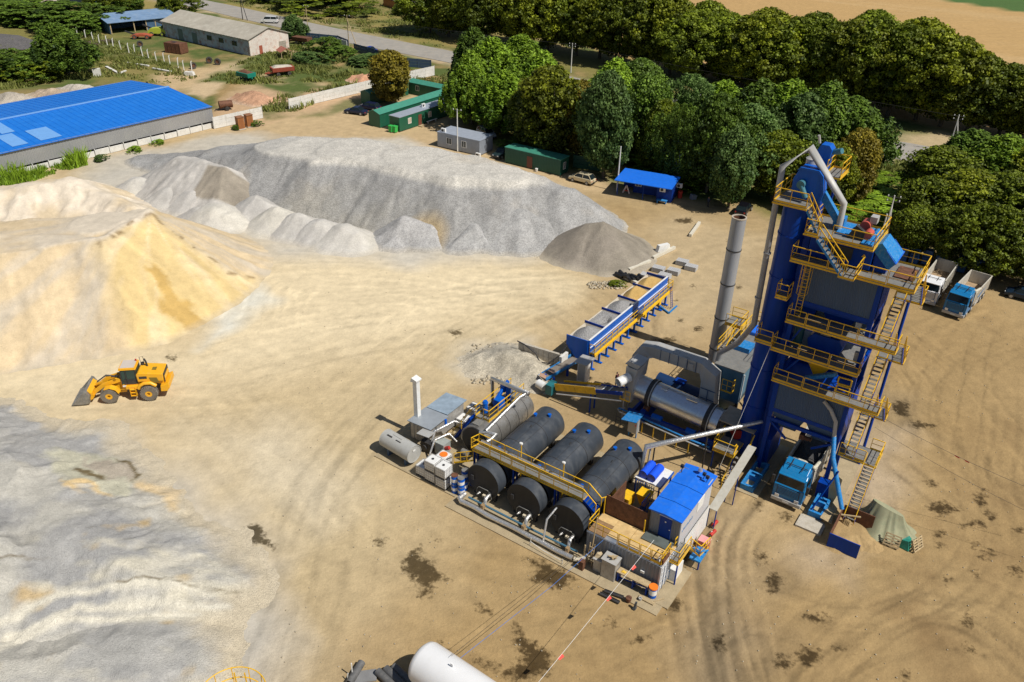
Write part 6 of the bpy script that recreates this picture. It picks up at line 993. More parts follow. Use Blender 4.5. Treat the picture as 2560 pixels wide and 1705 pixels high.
bd = T('recycling_drum', 'dark blue steel drum lying in the shade behind the shiny dryer', 'drum', (-23.8, 64.6, 0)); bd.part('shell', M('deep_blue', (.006, .03, .10), .45), MB().cyl((-26, 64.6, 2.0), (-21.4, 64.6, 1.8), .85, n=32)); bd.part('hatch', dblue, MB().box(-24.1, -23.1, 64.2, 64.9, 2.7, 2.95)); bd.part('cradle', dark, MB().box(-25.3, -25, 63.9, 65.3, 0, 1.4).box(-22.6, -22.3, 63.9, 65.3, 0, 1.4))
ch = T('chimney', 'tall grey steel exhaust chimney left of the tower', 'chimney', (-24.35, 74.9, 0)); CH = (-24.0, 74.9)
m = MB().cyl((*CH, 0), (*CH, 16.4), .72, n=40, caps=False).cyl((*CH, 0), (*CH, .1), .72, n=40); ch.part('shaft', M('chimney_grey', (.36, .38, .41), .5, .3, var=.06, dirt=(.24, .23, .21), dirt_amt=.3, streak=True), m); ch.part('rim', M('stained_rim', (.42, .36, .28), .7), MB().ring((*CH, 16.4), (*CH, 16.5), .6, .75, 40)); ch.part('lining', rust, MB().cyl((*CH, 12), (*CH, 16.45), .62, n=40, caps=False)); m = MB()
for z in (1.5, 5.2, 9.2, 13.): m.ring((*CH, z), (*CH, z+.1), .715, .77, 40)
ch.part('band', dark, m); platform(ch, [(-23.25, -21.6, 74.0, 75.9)], 5.2, [[(-23.25, 74.02), (-21.62, 74.02), (-21.62, 75.88), (-23.25, 75.88)]]); ch.part('cable_stay', dark, MB().bar((-23.1, 75, 5.2), (-21.9, 75, 3.2), .1)); platform(ch, [(-22.0, -21.0, 69.0, 73.9)], 5.0, [[(-22.0, 69.0), (-22.0, 73.9)], [(-21.0, 69.0), (-21.0, 73.9)]], 'gangway')
ch.part('guy_wire', lgrey, MB().bar((*CH, 15.8), (-30, 80, 0.1), .02)) if False else None
# ---- bitumen tanks
def tank(u, v0, v1, label, r=1.53, zc=1.95):
    t = T('bitumen_tank', label, 'storage tank', (u, v0, 0), 'big black horizontal bitumen tanks')
    t.part('shell', tankside, MB().cyl((u, v0+1.4, zc), (u, v1-.35, zc), r, n=56, caps=False).cyl((u, v1-.35, zc), (u, v1, zc), r, r*.82, 56)); o = t.part('front_drum', black, MB().cyl((u, v0, zc), (u, v0+1.15, zc), r+.04, n=56)); t.part('drum_skin', tankside, MB().ring((u, v0+.02, zc), (u, v0+1.12, zc), r+.045, r+.06, 56), o)
    t.part('neck', dark, MB().cyl((u, v0+1.15, zc), (u, v0+1.4, zc), r-.12, n=40)); m = MB()
    for s_ in (.33, .66): v = v0+1.4+(v1-v0-1.4)*s_; m.ring((u, v, zc), (u, v+.05, zc), r, r+.018, 56)
    for a in (60, 82, 118): x = math.cos(math.radians(a))*(r+.006); z = zc+math.sin(math.radians(a))*(r+.006); m.bar((u+x, v0+3, z), (u+x, v1-2, z), .03, .012)
    t.part('weld_seam', dark, m); bx_ = [(u-.55, v0-.06, .55), (u-.55, v0-.06, 1.0), (u-.35, v0-.06, 1.3), (u+.55, v0-.06, 1.3), (u+.85, v0-.06, 1.1), (u+.95, v0-.06, .55)]
    t.part('manhole_cover', black, MB().prism([(u-.5, .55), (u+.95, .55), (u+.95, 1.05), (u+.75, 1.3), (u-.3, 1.3), (u-.5, 1.1)], v0-.08, v0-.005)); t.part('cover_rim', steel, MB().tube(bx_, .035, 6)); o = t.part('valve', alu, MB().cyl((u-.25, v0-.1, .72), (u-.25, v0-.45, .8), .12, .05, 12)); t.part('junction_box', M('cream_box', (.6, .52, .38), .6), MB().box(u+.15, u+.42, v0-.3, v0-.08, .6, .8)); t.part('bracket', dark, MB().box(u-1.15, u-.9, v0-.12, v0, 1.75, 2.2))
    t.part('elbow_pipe', alu, MB().tube([(u+.75, v0-.1, .95), (u+.75, v0-.55, .95), (u+.8, v0-.7, .75), (u+.8, v0-.75, .35)], .15, 12)); t.part('mounting', dark, MB().box(u-1.1, u+1.1, v0+2.4, v0+2.8, 0, 1.2).box(u-1.1, u+1.1, v0+5.6, v0+6, 0, 1.2).box(u-1.1, u+1.1, v1-1.6, v1-1.2, 0, 1.2).box(u-1.1, u+1.1, v0+.3, v0+.6, 0, 1.2))
    for (du_, v) in ((-.3, v0+2.7), (-.5, v1-2.2), (.55, v1-1.5)): x = du_; z = zc+math.sqrt(r*r-x*x); t.part('vent_cap', blue, MB().cyl((u+x, v, z-.05), (u+x, v, z+.2), .12, n=12).cyl((u+x, v, z+.2), (u+x, v, z+.26), .17, n=12))
    t.part('lifting_lug', dark, MB().bar((u+.1, v1-4, zc+r-.02), (u+.1, v1-3.7, zc+r+.05), .05, .12)); return t
tank(-30.95, 42.1, 52.9, 'left one of the three big black tanks, beside the blue drums'); tank(-26.9, 42.1, 52.9, 'middle one of the three big black tanks'); tank(-22.85, 42.1, 52.9, 'right one of the three big black tanks, beside the rusty wall')
t0 = T('emulsion_tank', 'weathered silver horizontal tank with blue pumps and yellow rails on top', 'storage tank', (-34.9, 46, 0)); sv = M('stained_steel', (.30, .29, .27), .35, .6, var=.15, scale=1.2, dirt=(.10, .09, .075), dirt_amt=.75, streak=False); uc = -34.75
t0.part('shell', sv, MB().cyl((uc, 46.1, 1.9), (uc, 53.3, 1.9), 1.5, n=56)); t0.part('front_disc', M('near_black', (.012, .014, .016), .5), MB().cyl((uc, 46.02, 1.9), (uc, 46.1, 1.9), 1.38, n=48)); m = MB()
for v in (48, 49.4, 50.8, 52.2): m.ring((uc, v, 1.9), (uc, v+.05, 1.9), 1.5, 1.52, 48)
t0.part('band', dark, m); t0.part('cradle', dark, MB().box(uc-1, uc+1, 47, 47.3, 0, 1).box(uc-1, uc+1, 51.8, 52.1, 0, 1)); platform(t0, [(-35.75, -34.3, 47.5, 53)], 3.42, [[(-35.75, 53), (-35.75, 47.52)], [(-34.3, 53), (-34.3, 47.52), (-34.9, 47.52)]]); t0.part('manhole', steel, MB().box(-35.3, -34.6, 46.4, 47.2, 3.38, 3.5))
o = t0.part('pump', blue, MB().cyl((-35.35, 48.4, 3.45), (-35.35, 48.4, 4.5), .24, n=18).cyl((-35.35, 48.4, 4.5), (-35.35, 48.4, 4.7), .28, .2, 18)); o = t0.part('pump', blue, MB().cyl((-34.85, 51.3, 3.45), (-34.85, 51.3, 4.7), .26, n=18).cyl((-34.85, 51.3, 4.7), (-34.85, 51.3, 4.85), .3, .2, 18)); o = t0.part('gearbox', blue, MB().box(-35.2, -34.5, 49.4, 50.3, 3.5, 4.4).bar((-35.3, 49.6, 3.7), (-35.3, 51.9, 5.0), .25, .4).box(-35.6, -35.1, 51.0, 51.6, 4.2, 5.0), bevel=.05); t0.part('pump_base', dark, MB().box(-35.6, -34.5, 48, 51.8, 3.42, 3.5))
t0.part('stair', dblue, MB().stair((-37.9, 46.9, .1), (-36.0, 47.0, 3.3), .7, (0, 1, 0)).strings((-37.9, 46.9, .1), (-36, 47, 3.3), .7, (0, 1, 0))); t0.part('handrail', yel, MB().bar((-37.9, 46.9, 1.1), (-35.9, 46.9, 4.4), .06).bar((-37.9, 47.6, 1.1), (-35.9, 47.6, 4.4), .06).bar((-37.9, 46.9, .1), (-37.9, 46.9, 1.1), .05).bar((-36.9, 46.9, 1.8), (-36.9, 46.9, 2.8), .05))
t0.part('lagged_pipe', alu, MB().tube([(-36.9, 51.7, .2), (-36.6, 51.2, 5.1), (-32.5, 51.0, 5.2), (-32.9, 50.3, 5.1), (-33.5, 46.0, 3.7)], .15, 12), label='foil lagged pipe loop over the silver tank'); t0.part('lagged_pipe', alu, MB().tube([(-34.1, 45.9, 3.3), (-33.3, 46.0, 3.6), (-32.5, 46.1, 3.6), (-32.6, 45.6, 3.5), (-32.95, 44.3, 3.3)], .14, 12), label='foil lagged elbow at the front of the silver tank'); t0.part('hose', dark, MB().tube([(-36.6, 51.4, 1.6), (-37.8, 50.8, 1.9), (-38.6, 50.2, 1.5), (-38.3, 49.2, 1.0), (-36.8, 49.3, 1.2)], .05, 6)); t0.part('pump_set', steel, MB().cyl((-35.6, 45.3, .9), (-35.0, 45.3, .9), .3, n=14).box(-35.9, -35.2, 45.0, 45.6, .1, .7))
# walkway over the tanks
wk = T('tank_walkway', 'grey walkway with yellow railings running across the black tanks', 'walkway', (-28, 43.8, 0))
platform(wk, [(-33.0, -22.3, 43.45, 44.35)], 3.55, [[(-33.0, 43.47), (-31.3, 43.47)], [(-31.2, 43.47), (-29.1, 43.47)], [(-29.0, 43.47), (-26.4, 43.47)], [(-26.3, 43.47), (-22.3, 43.47)], [(-33.0, 44.33), (-30.4, 44.33)], [(-30.3, 44.33), (-26.4, 44.33)], [(-26.3, 44.33), (-22.3, 44.33)]], 'deck')
wk.part('lagged_pipe', alu, MB().tube([(-33.0, 44.2, 3.3), (-32.9, 44.6, 3.75), (-22.9, 44.6, 3.7)], .11, 10)); wk.part('stair', dblue, MB().stair((-21.2, 43.5, 2.75), (-22.3, 43.5, 3.5), .85, (0, 1, 0), 4).strings((-21.1, 43.5, 2.65), (-22.3, 43.5, 3.5), .85, (0, 1, 0))); wk.part('handrail', yel, MB().bar((-21.1, 43.47, 3.75), (-22.3, 43.47, 4.65), .07).bar((-21.1, 44.35, 3.75), (-22.3, 44.35, 4.65), .07).bar((-21.1, 43.47, 2.7), (-21.1, 43.47, 3.75), .06).bar((-21.1, 44.35, 2.7), (-21.1, 44.35, 3.75), .06).bar((-21.1, 44.35, 3.75), (-20.7, 45, 3.75), .05))
wk.part('railing', yel, MB().rail([(-33.0, 43.5, 2.2), (-34.6, 42.9, 1.6)], sp=.6).rail([(-33.0, 44.3, 3.5), (-33.2, 43.5, 3.5)]))
for u in (-28.95, -24.85): o = wk.part('lamp_post', yel, MB().bar((u, 44.7, 1.5), (u, 44.7, 5.2), .07)); wk.part('lamp', white, MB().cyl((u, 44.7, 5.2), (u, 44.55, 5.4), .14, .08, 10), o)
for u in (-33, -28.95, -24.9, -22.4): wk.part('support', dblue, MB().box(u-.07, u+.07, 43.6, 43.75, 0, 3.3).box(u-.07, u+.07, 44.1, 44.25, 0, 3.3))
# front pipeline
pp = T('front_pipeline', 'wavy foil lagged pipeline on the ground along the front of the black tanks', 'pipeline', (-26, 40.6, 0)); wv = [(-32.2, 41.3, .55), (-32.25, 40.6, .5)]
for i in range(9): pp_u = -32.0+i*1.35; wv.append((pp_u, 40.5+.05*math.sin(i*2.3), .42+.06*math.sin(i*1.7)))
pp.part('lagging', alu, MB().tube(wv, .2, 12)); pp.part('end_lagging', M('stained_lagging', (.5, .45, .35), .6, .3, var=.25, scale=5), MB().tube([(-21.1, 40.5, .4), (-20.7, 40.7, .35), (-20.2, 41.4, .6)], .2, 12)); pp.part('blue_pipe', M('teal_pipe', (.06, .15, .22), .5), MB().tube([(-31.7, 41.15, .55), (-26, 41.15, .5), (-21.2, 41.2, .5)], .09, 10)); 
for u in (-30.05, -26.0, -21.9): pp.part('valve', M('brown_valve', (.3, .2, .1), .7), MB().cyl((u, 40.6, .3), (u, 41.1, .55), .16, n=10).box(u-.1, u+.15, 40.7, 41.0, .5, .85))
pp.part('riser', alu, MB().tube([(-23.95, 40.6, .5), (-24.0, 41.1, 2.4), (-23.7, 42.6, 3.2)], .08, 10)); m = MB()
for i in range(7): m.bar((-32+i*1.8, 40.3, 0), (-32+i*1.8, 40.8, .1), .3, .1)
pp.part('sleeper', wood, m); solo('kerb_rope', 'thin pale rope strung on short stakes in front of the pipeline', 'rope', wconc, MB().tube([(-24.8, 40.0, .5), (-23.5, 39.9, .35), (-21.7, 39.8, .4)], .025, 5).bar((-24.8, 40, 0), (-24.7, 40, .9), .05).bar((-21.7, 39.8, 0), (-21.65, 39.8, .6), .05), (-23, 40, 0))
solo('tank_yard_slab', None, None, yardc, MB().box(-42.2, -13.7, 40.95, 45, -.06, .05).box(-38.8, -19.8, 45, 53.6, -.06, .05), (-30, 45, 0), kind='structure')
solo('tank_yard_kerb', None, None, yardc, MB().box(-33.0, -13.6, 39.6, 40.95, -.06, .035), (-24, 40, 0), kind='structure')
# ---- left group: grey tank, boiler, totes, drums
gt = T('grey_tank', 'small light grey horizontal tank on two legs left of the boiler', 'storage tank', (-40.1, 42, 0)); gp = M('plain_grey_paint', (.40, .40, .38), .5, var=.06, dirt=(.3, .28, .22)); ga, gb_ = Vector((-41.9, 42.35, 1.35)), Vector((-38.4, 42.05, 1.35))
gt.part('shell', gp, MB().cyl(ga, gb_, .83, n=40)); gt.part('rim', gp, MB().ring(gb_, gb_+(gb_-ga).normalized()*.05, .80, .85, 40).ring(ga-(gb_-ga).normalized()*.05, ga, .80, .85, 40)); gt.part('slot', dark, MB().bar((-41.4, 42.0, 2.12), (-40.8, 41.95, 2.12), .14, .06).bar((-40.3, 41.9, 2.1), (-39.7, 41.85, 2.1), .14, .06)); gt.part('hatch', gp, MB().bar((-40.9, 42.4, 2.2), (-39.8, 42.3, 2.2), .35, .05)); gt.part('leg', panel, MB().box(-41.3, -41.1, 41.7, 42.7, 0, .8)); gt.part('leg', panel, MB().box(-39.2, -39, 41.6, 42.6, 0, .8)); gt.part('name_plate', white, MB().bar((-38.35, 41.9, 1.75), (-38.35, 42.2, 1.75), .02, .16))
bo = T('boiler_container', 'silver ribbed boiler box with grey roof and tall white flue', 'boiler', (-40, 46, 0)); bo.part('body', silver, MB().corr((-41.2, 44.9), (-39.0, 44.9), .2, 2.1, (0, -1), .4, .05).box(-41.15, -39.05, 44.98, 50, .2, 2.1)); bo.part('roof', M('grey_blue_roof', (.33, .36, .39), .5, .2, var=.1), MB().prism([(-41.35, 2.1), (-38.6, 2.25), (-38.6, 2.32), (-41.35, 2.17)], 44.6, 47.2)); bo.part('rear_roof', M('worn_blue_grey_roof', (.26, .33, .40), .6, var=.2), MB().prism([(-41.3, 2.12), (-38.8, 2.3), (-38.8, 2.36), (-41.3, 2.18)], 47.25, 50.2)); bo.part('porch_roof', lgrey, MB().prism([(-39.5, 2.05), (-38.1, 2.2), (-38.1, 2.25), (-39.5, 2.1)], 43.7, 44.6)); o = bo.part('flue', white, MB().box(-41.3, -40.85, 45.5, 45.95, 2.1, 6.0)); bo.part('flue_cap', white, MB().prism([(-41.45, 5.95), (-40.7, 6.1), (-40.7, 6.25), (-41.3, 6.4)], 45.35, 46.05), o)
bo.part('machine', dark, MB().box(-39.3, -38.2, 44, 44.6, .15, 1.2).cyl((-38.9, 43.9, .6), (-38.9, 44.4, .6), .3, n=12)); bo.part('lagged_pipe', alu, MB().tube([(-38.4, 44.2, .3), (-38.3, 44.8, 2.2), (-37.5, 46.6, 2.6), (-36.9, 47.2, 2.2), (-36.9, 47.0, .6)], .12, 10).tube([(-38.0, 43.6, .3), (-38.0, 44.4, 1.6), (-37.3, 45.6, 1.9), (-36.6, 45.8, 1.2)], .09, 8)); bo.part('burner_box', M('grey_green_box', (.3, .32, .3), .5), MB().box(-37.9, -36.9, 44.3, 45.3, .3, 1.5)); bo.part('red_burner', red, MB().bar((-36.9, 44.5, 1.1), (-36.4, 44.5, 1.4), .25, .3)); bo.part('blue_valve', blue, MB().cyl((-37.9, 45.9, 2.4), (-37.9, 45.9, 3), .12, n=10))
poly_w = M('tote_plastic', (.72, .72, .70), .45, var=.05, scale=3, dirt=(.5, .47, .38), dirt_amt=.25); cage = M('tote_cage', (.5, .5, .5), .4, .5)
def tote(u, v, z, label, lid=dark, wd=1.05, dp=1.05):
    t = T('plastic_tote', label, 'plastic tote', (u, v, z), 'white caged liquid totes'); t.part('bottle', poly_w, MB().box(u, u+wd, v, v+dp, z+.14, z+1.08), bevel=.07); t.part('pallet_base', dark, MB().box(u, u+wd, v, v+dp, z, z+.1)); m = MB(); e = .015
    for i in range(6): x = u+i*wd/5; m.bar((x, v-e, z+.1), (x, v-e, z+1.08), .022).bar((x, v+dp+e, z+.1), (x, v+dp+e, z+1.08), .022); y_ = v+i*dp/5; m.bar((u-e, y_, z+.1), (u-e, y_, z+1.08), .022).bar((u+wd+e, y_, z+.1), (u+wd+e, y_, z+1.08), .022)
    for zz in (.35, .62, .9, 1.08): m.bar((u-e, v-e, z+zz), (u+wd+e, v-e, z+zz), .022).bar((u+wd+e, v-e, z+zz), (u+wd+e, v+dp+e, z+zz), .022).bar((u-e, v-e, z+zz), (u-e, v+dp+e, z+zz), .022).bar((u-e, v+dp+e, z+zz), (u+wd+e, v+dp+e, z+zz), .022)
    t.part('cage', cage, m); t.part('screw_cap', lid, MB().cyl((u+wd/2, v+dp/2, z+1.09), (u+wd/2, v+dp/2, z+1.14), .11 if lid is dark else .36, n=20)); return t
tote(-36.4, 41.1, 1.2, 'left upper tote of the front stack, beside the grey tank'); tote(-35.15, 41.0, 1.2, 'right upper tote of the front stack, next to the blue drums'); tote(-37.5, 41.2, 0.06, 'lowest left tote of the front stack, alone at its end'); tote(-36.4, 41.1, 0.06, 'lower tote under the left upper one'); tote(-35.15, 41.0, .06, 'lower tote under the right upper one beside the blue drums'); tote(-36.95, 43.2, .06, 'tote with round orange lid behind the front stack', orange); tote(-36.4, 42.25, .06, 'rear tote hidden behind the left upper one')
tote(-38.9, 48.6, .06, 'tote with scraped top left of the yellow stair', dark, 1.1, 1.1); tote(-39.2, 50.6, .06, 'tote half hidden behind the yellow rails of the silver tank', dark, 1.1, 1.1); tote(-38.0, 50.2, .06, 'second tote behind the silver tank beside the black hose')
def drum(u, v, z, label, lidm=None, n_='metal_drum'):
    t = T(n_, label, 'drum', (u, v, z), 'blue and white steel drums'); t.part('body', blue, MB().cyl((u, v, z), (u, v, z+.88), .29, n=24)); t.part('label_band', white, MB().ring((u, v, z+.28), (u, v, z+.6), .29, .297, 24)); t.part('lid', lidm or steel, MB().ring((u, v, z+.88), (u, v, z+.91), .26, .305, 24).cyl((u, v, z+.87), (u, v, z+.89), .27, n=20)); t.part('hoop', blue, MB().ring((u, v, z+.62), (u, v, z+.66), .29, .31, 24)); return t
drum(-32.75, 41.5, .06, 'lower front drum of the right pair of stacked blue drums'); drum(-32.75, 41.5, .98, 'upper front drum of the right pair of stacked blue drums'); drum(-33.4, 41.45, .06, 'lower left drum next to the lower tote'); drum(-33.4, 41.45, .98, 'upper left drum with rusty top next to the totes', rust); drum(-32.95, 42.2, .06, 'rear lower drum against the left black tank'); drum(-33.1, 42.5, .98, 'rear upper drum with pale top near the walkway rail'); drum(-33.1, 42.5, .06, 'rear lower drum below the pale topped one'); drum(-32.7, 43.1, .06, 'rearmost drum in the blue drum group')
# ---- container, deck and control cabin
cn = T('shipping_container', 'grey corrugated shipping container with white end doors, carrying a plywood deck', 'container', (-17.7, 42.9, 0)); cw = M('container_grey_blue', (.19, .215, .26), .5, .15, var=.12, scale=.8, dirt=(.40, .37, .32), dirt_amt=.65, streak=True); cwh = M('container_white', (.55, .56, .58), .5, var=.05, dirt=(.4, .38, .33), dirt_amt=.3)
CU0, CU1, CV0, CV1, CZ = -20.75, -14.45, 41.6, 44.05, 2.6
cn.part('side_wall', cw, MB().corr((CU0+.05, CV0+.02), (CU1-.05, CV0+.02), .15, CZ-.05, (0, -1), .28, .04)); cn.part('rear_side', cw, MB().corr((CU1, CV1), (CU0, CV1), .15, CZ, (0, 1), .28, .04).corr((CU0, CV1), (CU0, CV0), .15, CZ, (-1, 0), .28, .04)); cn.part('roof', cw, MB().box(CU0, CU1, CV0, CV1, CZ-.05, CZ)); cn.part('corner_post', cwh, MB().box(CU1-.12, CU1, CV0-.05, CV0+.07, .1, CZ).box(CU1-.12, CU1, CV1-.1, CV1, .1, CZ).box(CU1-.05, CU1, CV0, CV1, CZ-.12, CZ+.002).box(CU0, CU1, CV0-.06, CV0, .06, .16))
for a, b in ((CV0+.07, (CV0+CV1)/2-.01), ((CV0+CV1)/2+.01, CV1-.1)):
    m = MB().box(CU1-.04, CU1+.005, a, b, .18, CZ-.14)
    for k in range(5): m.box(CU1+.005, CU1+.035, a+.06, b-.06, .26+k*.45, .62+k*.45)
    o = cn.part('door', cwh, m); m = MB()
    for q in (.3, .75): m.cyl((CU1+.07, a+(b-a)*q, .15), (CU1+.07, a+(b-a)*q, CZ-.1), .022, n=6); m.box(CU1+.04, CU1+.1, a+(b-a)*q-.05, a+(b-a)*q+.05, .9, .98)
    cn.part('lock_bar', panel, m, o)
cn.part('wall_lamp', white, MB().box(-16.0, -15.7, CV0-.14, CV0-.06, 1.3, 1.5))
dk = T('plywood_deck', 'sunlit plywood deck with yellow railing laid on the grey container', 'deck', (-17.7, 42.8, 2.6)); m = MB()
for i in range(3): m.box(-19.25+i*1.6, -17.68+i*1.6, 42.1, 44.05, 2.64, 2.68)
dk.part('board', ply, m); dk.part('dark_board', M('brown_board', (.25, .15, .07), .8, var=.25, scale=5), MB().box(-20.7, -19.27, 41.75, 43.2, 2.64, 2.67)); dk.part('pale_board', ply, MB().box(-20.7, -19.27, 43.22, 44.05, 2.64, 2.67)); dk.part('bearer', wood, MB().box(-20.7, -14.5, 42.3, 42.4, 2.6, 2.64).box(-20.7, -14.5, 43.6, 43.7, 2.6, 2.64)); m = MB().rail([(-20.65, 43.2, 2.68), (-20.65, 41.68, 2.68), (-18.2, 41.68, 2.68)], toe=0)
for i in range(4): m.rail([(-18.1+i*.9, 41.68, 2.68), (-17.3+i*.9, 41.68, 2.68)], toe=.25, sp=.8)
m.rail([(-14.6, 41.68, 2.68), (-14.6, 43.1, 2.68)], sp=.35); dk.part('railing', yel, m); dk.part('end_board', rust, MB().box(-14.55, -14.48, 41.8, 42.9, 2.68, 3.1)); dk.part('paper_bag', white, MB().loft([[(-15.1, 41.9, 2.68), (-14.8, 41.85, 2.68), (-14.75, 42.1, 2.68), (-15.05, 42.15, 2.68)], [(-15.0, 41.95, 2.95), (-14.85, 41.9, 3.0), (-14.82, 42.05, 2.95), (-14.98, 42.1, 2.98)]]))
rw = T('rusty_wall', 'tall brown rusty steel plate wall behind the plywood deck', 'wall', (-18.8, 44.3, 0)); rw.part('plate', rust, MB().box(-20.6, -17.1, 44.15, 44.21, 0, 4.5)); rw.part('post', yel, MB().bar((-20.63, 44.0, 2.6), (-20.63, 44.0, 4.3), .07).bar((-17.15, 44.0, 2.6), (-17.15, 44.0, 3.9), .07)); rw.part('side_plate', rust, MB().box(-20.6, -20.54, 44.22, 47.5, 0, 3.6))
cc = T('control_cabin', 'blue roofed grey control cabin with dark blue door above the container', 'cabin', (-15.7, 46, 0)); A0, A1, B0, B1, ZB, ZT2 = -16.95, -14.5, 44.4, 50.2, 1.1, 5.05
cc.part('front_wall', cw, MB().corr((A0, B0), (A1, B0), ZB, ZT2-.1, (0, -1), .2, .03)); o = cc.part('door', dblue, MB().box(-16.15, -15.2, B0-.09, B0-.04, 2.75, 4.75)); cc.part('handle', lgrey, MB().bar((-15.35, B0-.12, 3.7), (-15.25, B0-.12, 3.7), .04), o); cc.part('door_sign', white, MB().cyl((-15.68, B0-.1, 4.3), (-15.68, B0-.09, 4.3), .07, n=14), o); cc.part('door_canopy', white, MB().bar((-16.2, B0-.12, 4.85), (-15.15, B0-.12, 4.85), .12, .05)); cc.part('lamp', white, MB().cyl((-15.7, B0-.15, 4.9), (-15.7, B0-.15, 5.1), .06, n=10))
wp = M('cabin_pale_panel', (.50, .50, .52), .5, var=.04); cc.part('right_wall', wp, MB().box(A1-.05, A1+.02, B0, B1, ZB, ZT2-.05)); cc.part('left_wall', cw, MB().box(A0-.02, A0+.05, B0+.01, B1, ZB, ZT2-.05).box(A0, A1, B1-.05, B1, ZB, ZT2-.05)); m = MB()
for i in range(9): m.box(A1+.02, A1+.04, B0+.35+i*.22, B0+.42+i*.22, 3.6+.02*math.sin(i*2.1), 3.75+.14*abs(math.sin(i*1.3)))
cc.part('lettering', bluewear, m); cc.part('window', white, MB().box(A1+.02, A1+.05, 47.4, 48.6, 3.6, 4.6)); cc.part('skirt_panel', white, MB().corr((A1+.1, 45.6), (A1+.1, 50.2), 0, 2.4, (1, 0), .2, .035)); m = MB()
for i, (a, b) in enumerate(((44.1, 45.75), (45.8, 47.9), (47.95, 49.2))): m.prism([(A0-.12, ZT2+.02), ((A0+A1)/2, ZT2+.14), (A1+.14, ZT2+.02), (A1+.14, ZT2-.06), (A0-.12, ZT2-.06)], a, b)
m.prism([(A0-.12, ZT2-.1), ((A0+A1)/2, ZT2+.02), (A1+.14, ZT2-.1), (A1+.14, ZT2-.17), (A0-.12, ZT2-.17)], 49.2, 50.8); cc.part('roof', bblue, m)
for x, y_, h_ in ((-16.85, 49.4, .5), (-15.1, 49.7, .35), (-14.75, 49.5, .35)): cc.part('antenna', dark, MB().bar((x, y_, ZT2), (x, y_, ZT2+h_+.3), .05).box(x-.13, x+.13, y_-.1, y_+.1, ZT2+h_, ZT2+h_+.25))
cc.part('air_vent', alu, MB().cyl((-15.6, 50.1, ZT2+.3), (-15.6, 50.1, ZT2+.55), .2, .14, 14)); cc.part('base_frame', dblue, MB().box(A0, A1, B0, B1, ZB-.25, ZB).box(A0, A0+.2, B0, B0+.2, 0, ZB-.25).box(A1-.2, A1, B0, B0+.2, 0, ZB-.25).box(A0, A0+.2, B1-.2, B1, 0, ZB-.25).box(A1-.2, A1, B1-.2, B1, 0, ZB-.25))
solo('glass_table', 'dark grey flat panel lying before the control cabin door', 'panel', M('grey_green_panel', (.13, .15, .14), .35, .2, var=.2), MB().box(-17.0, -14.7, 43.25, 44.2, 2.72, 2.79), (-16, 43.7, 2.7))
sl = T('cabin_stair', 'yellow railed landing and blue steps at the right of the control cabin', 'stair', (-14, 45, 0)); platform(sl, [(-14.65, -13.75, 42.9, 45.2)], 2.3, [[(-14.65, 42.92), (-13.77, 42.92), (-13.77, 45.0)], [(-14.6, 45.2), (-14.6, 44.0)]], 'landing'); sl.part('step', bluewear, MB().stair((-13.5, 46.9, .9), (-13.6, 45.2, 2.2), .7, (1, 0, 0), 4).box(-13.8, -12.9, 45.4, 46.9, .75, .9)); sl.part('railing', yel, MB().rail([(-13.75, 45.2, 1.9), (-13.0, 45.3, 1.5), (-12.9, 46.9, 1.2)], sp=.4)); sl.part('support', dblue, MB().bar((-13.8, 43, 0), (-13.8, 43, 2.1), .1).bar((-13, 45.5, 0), (-13, 45.5, .8), .1).bar((-14.6, 43, 0), (-14.6, 43, 2.1), .1)); sl.part('base_box', white, MB().box(-14.6, -13.9, 43.2, 44.6, .05, 1.2))
cr = T('water_tank_rack', 'white topped rack on blue posts carrying two bright blue barrels', 'rack', (-19.4, 50.5, 0)); cr.part('top', white, MB().prism([(-20.7, 49.4), (-18.4, 49.4), (-18.4, 51.9), (-19.3, 51.9), (-19.6, 51.6), (-20.4, 51.6)], 2.55, 2.65, 'z')); cr.part('edge', blue, MB().box(-18.39, -18.32, 49.4, 51.9, 2.45, 2.66)); 
for x, y_ in ((-20.6, 49.5), (-18.5, 49.5), (-18.5, 51.8), (-20.5, 51.5)): cr.part('post', dblue, MB().box(x-.06, x+.06, y_-.06, y_+.06, 0, 2.55))
for i, (u, lb) in enumerate(((-20.1, 'left'), (-19.35, 'right'))):
    t = T('blue_barrel', '%s of two bright blue plastic barrels lying on the white rack' % lb, 'barrel', (u, 50.3, 2.65), 'blue plastic barrels on the rack'); pb_ = M('barrel_blue', (.01, .09, .75), .4, var=.04); t.part('body', pb_, MB().cyl((u, 49.6, 3.03), (u, 51.3, 3.03), .37, n=28), bevel=.04); t.part('rim', pb_, MB().ring((u, 49.58, 3.03), (u, 49.66, 3.03), .37, .385, 28)); t.part('bung', dark, MB().cyl((u, 49.56, 3.2), (u, 49.6, 3.2), .05, n=10))
gn = T('yellow_machine', 'yellow pump machine standing between right black tank and rack', 'machine', (-20.4, 47.5, 0)); gn.part('body', yel, MB().box(-21.0, -20.2, 47.6, 48.8, .6, 1.6).loft([[(-19.9, 48.2, 2.1), (-18.8, 48.2, 2.1), (-18.8, 49.3, 2.1), (-19.9, 49.3, 2.1)], [(-19.6, 48.5, .8), (-19.1, 48.5, .8), (-19.1, 49, .8), (-19.6, 49, .8)]])); gn.part('roller', white, MB().cyl((-20.7, 47.3, .9), (-20.7, 47.6, .9), .12, n=10).cyl((-20.35, 47.3, .85), (-20.35, 47.6, .85), .12, n=10)); gn.part('stand', dark, MB().box(-20.9, -20.3, 47.7, 48.7, 0, .6).box(-19.55, -19.15, 48.6, 48.9, 0, .8))
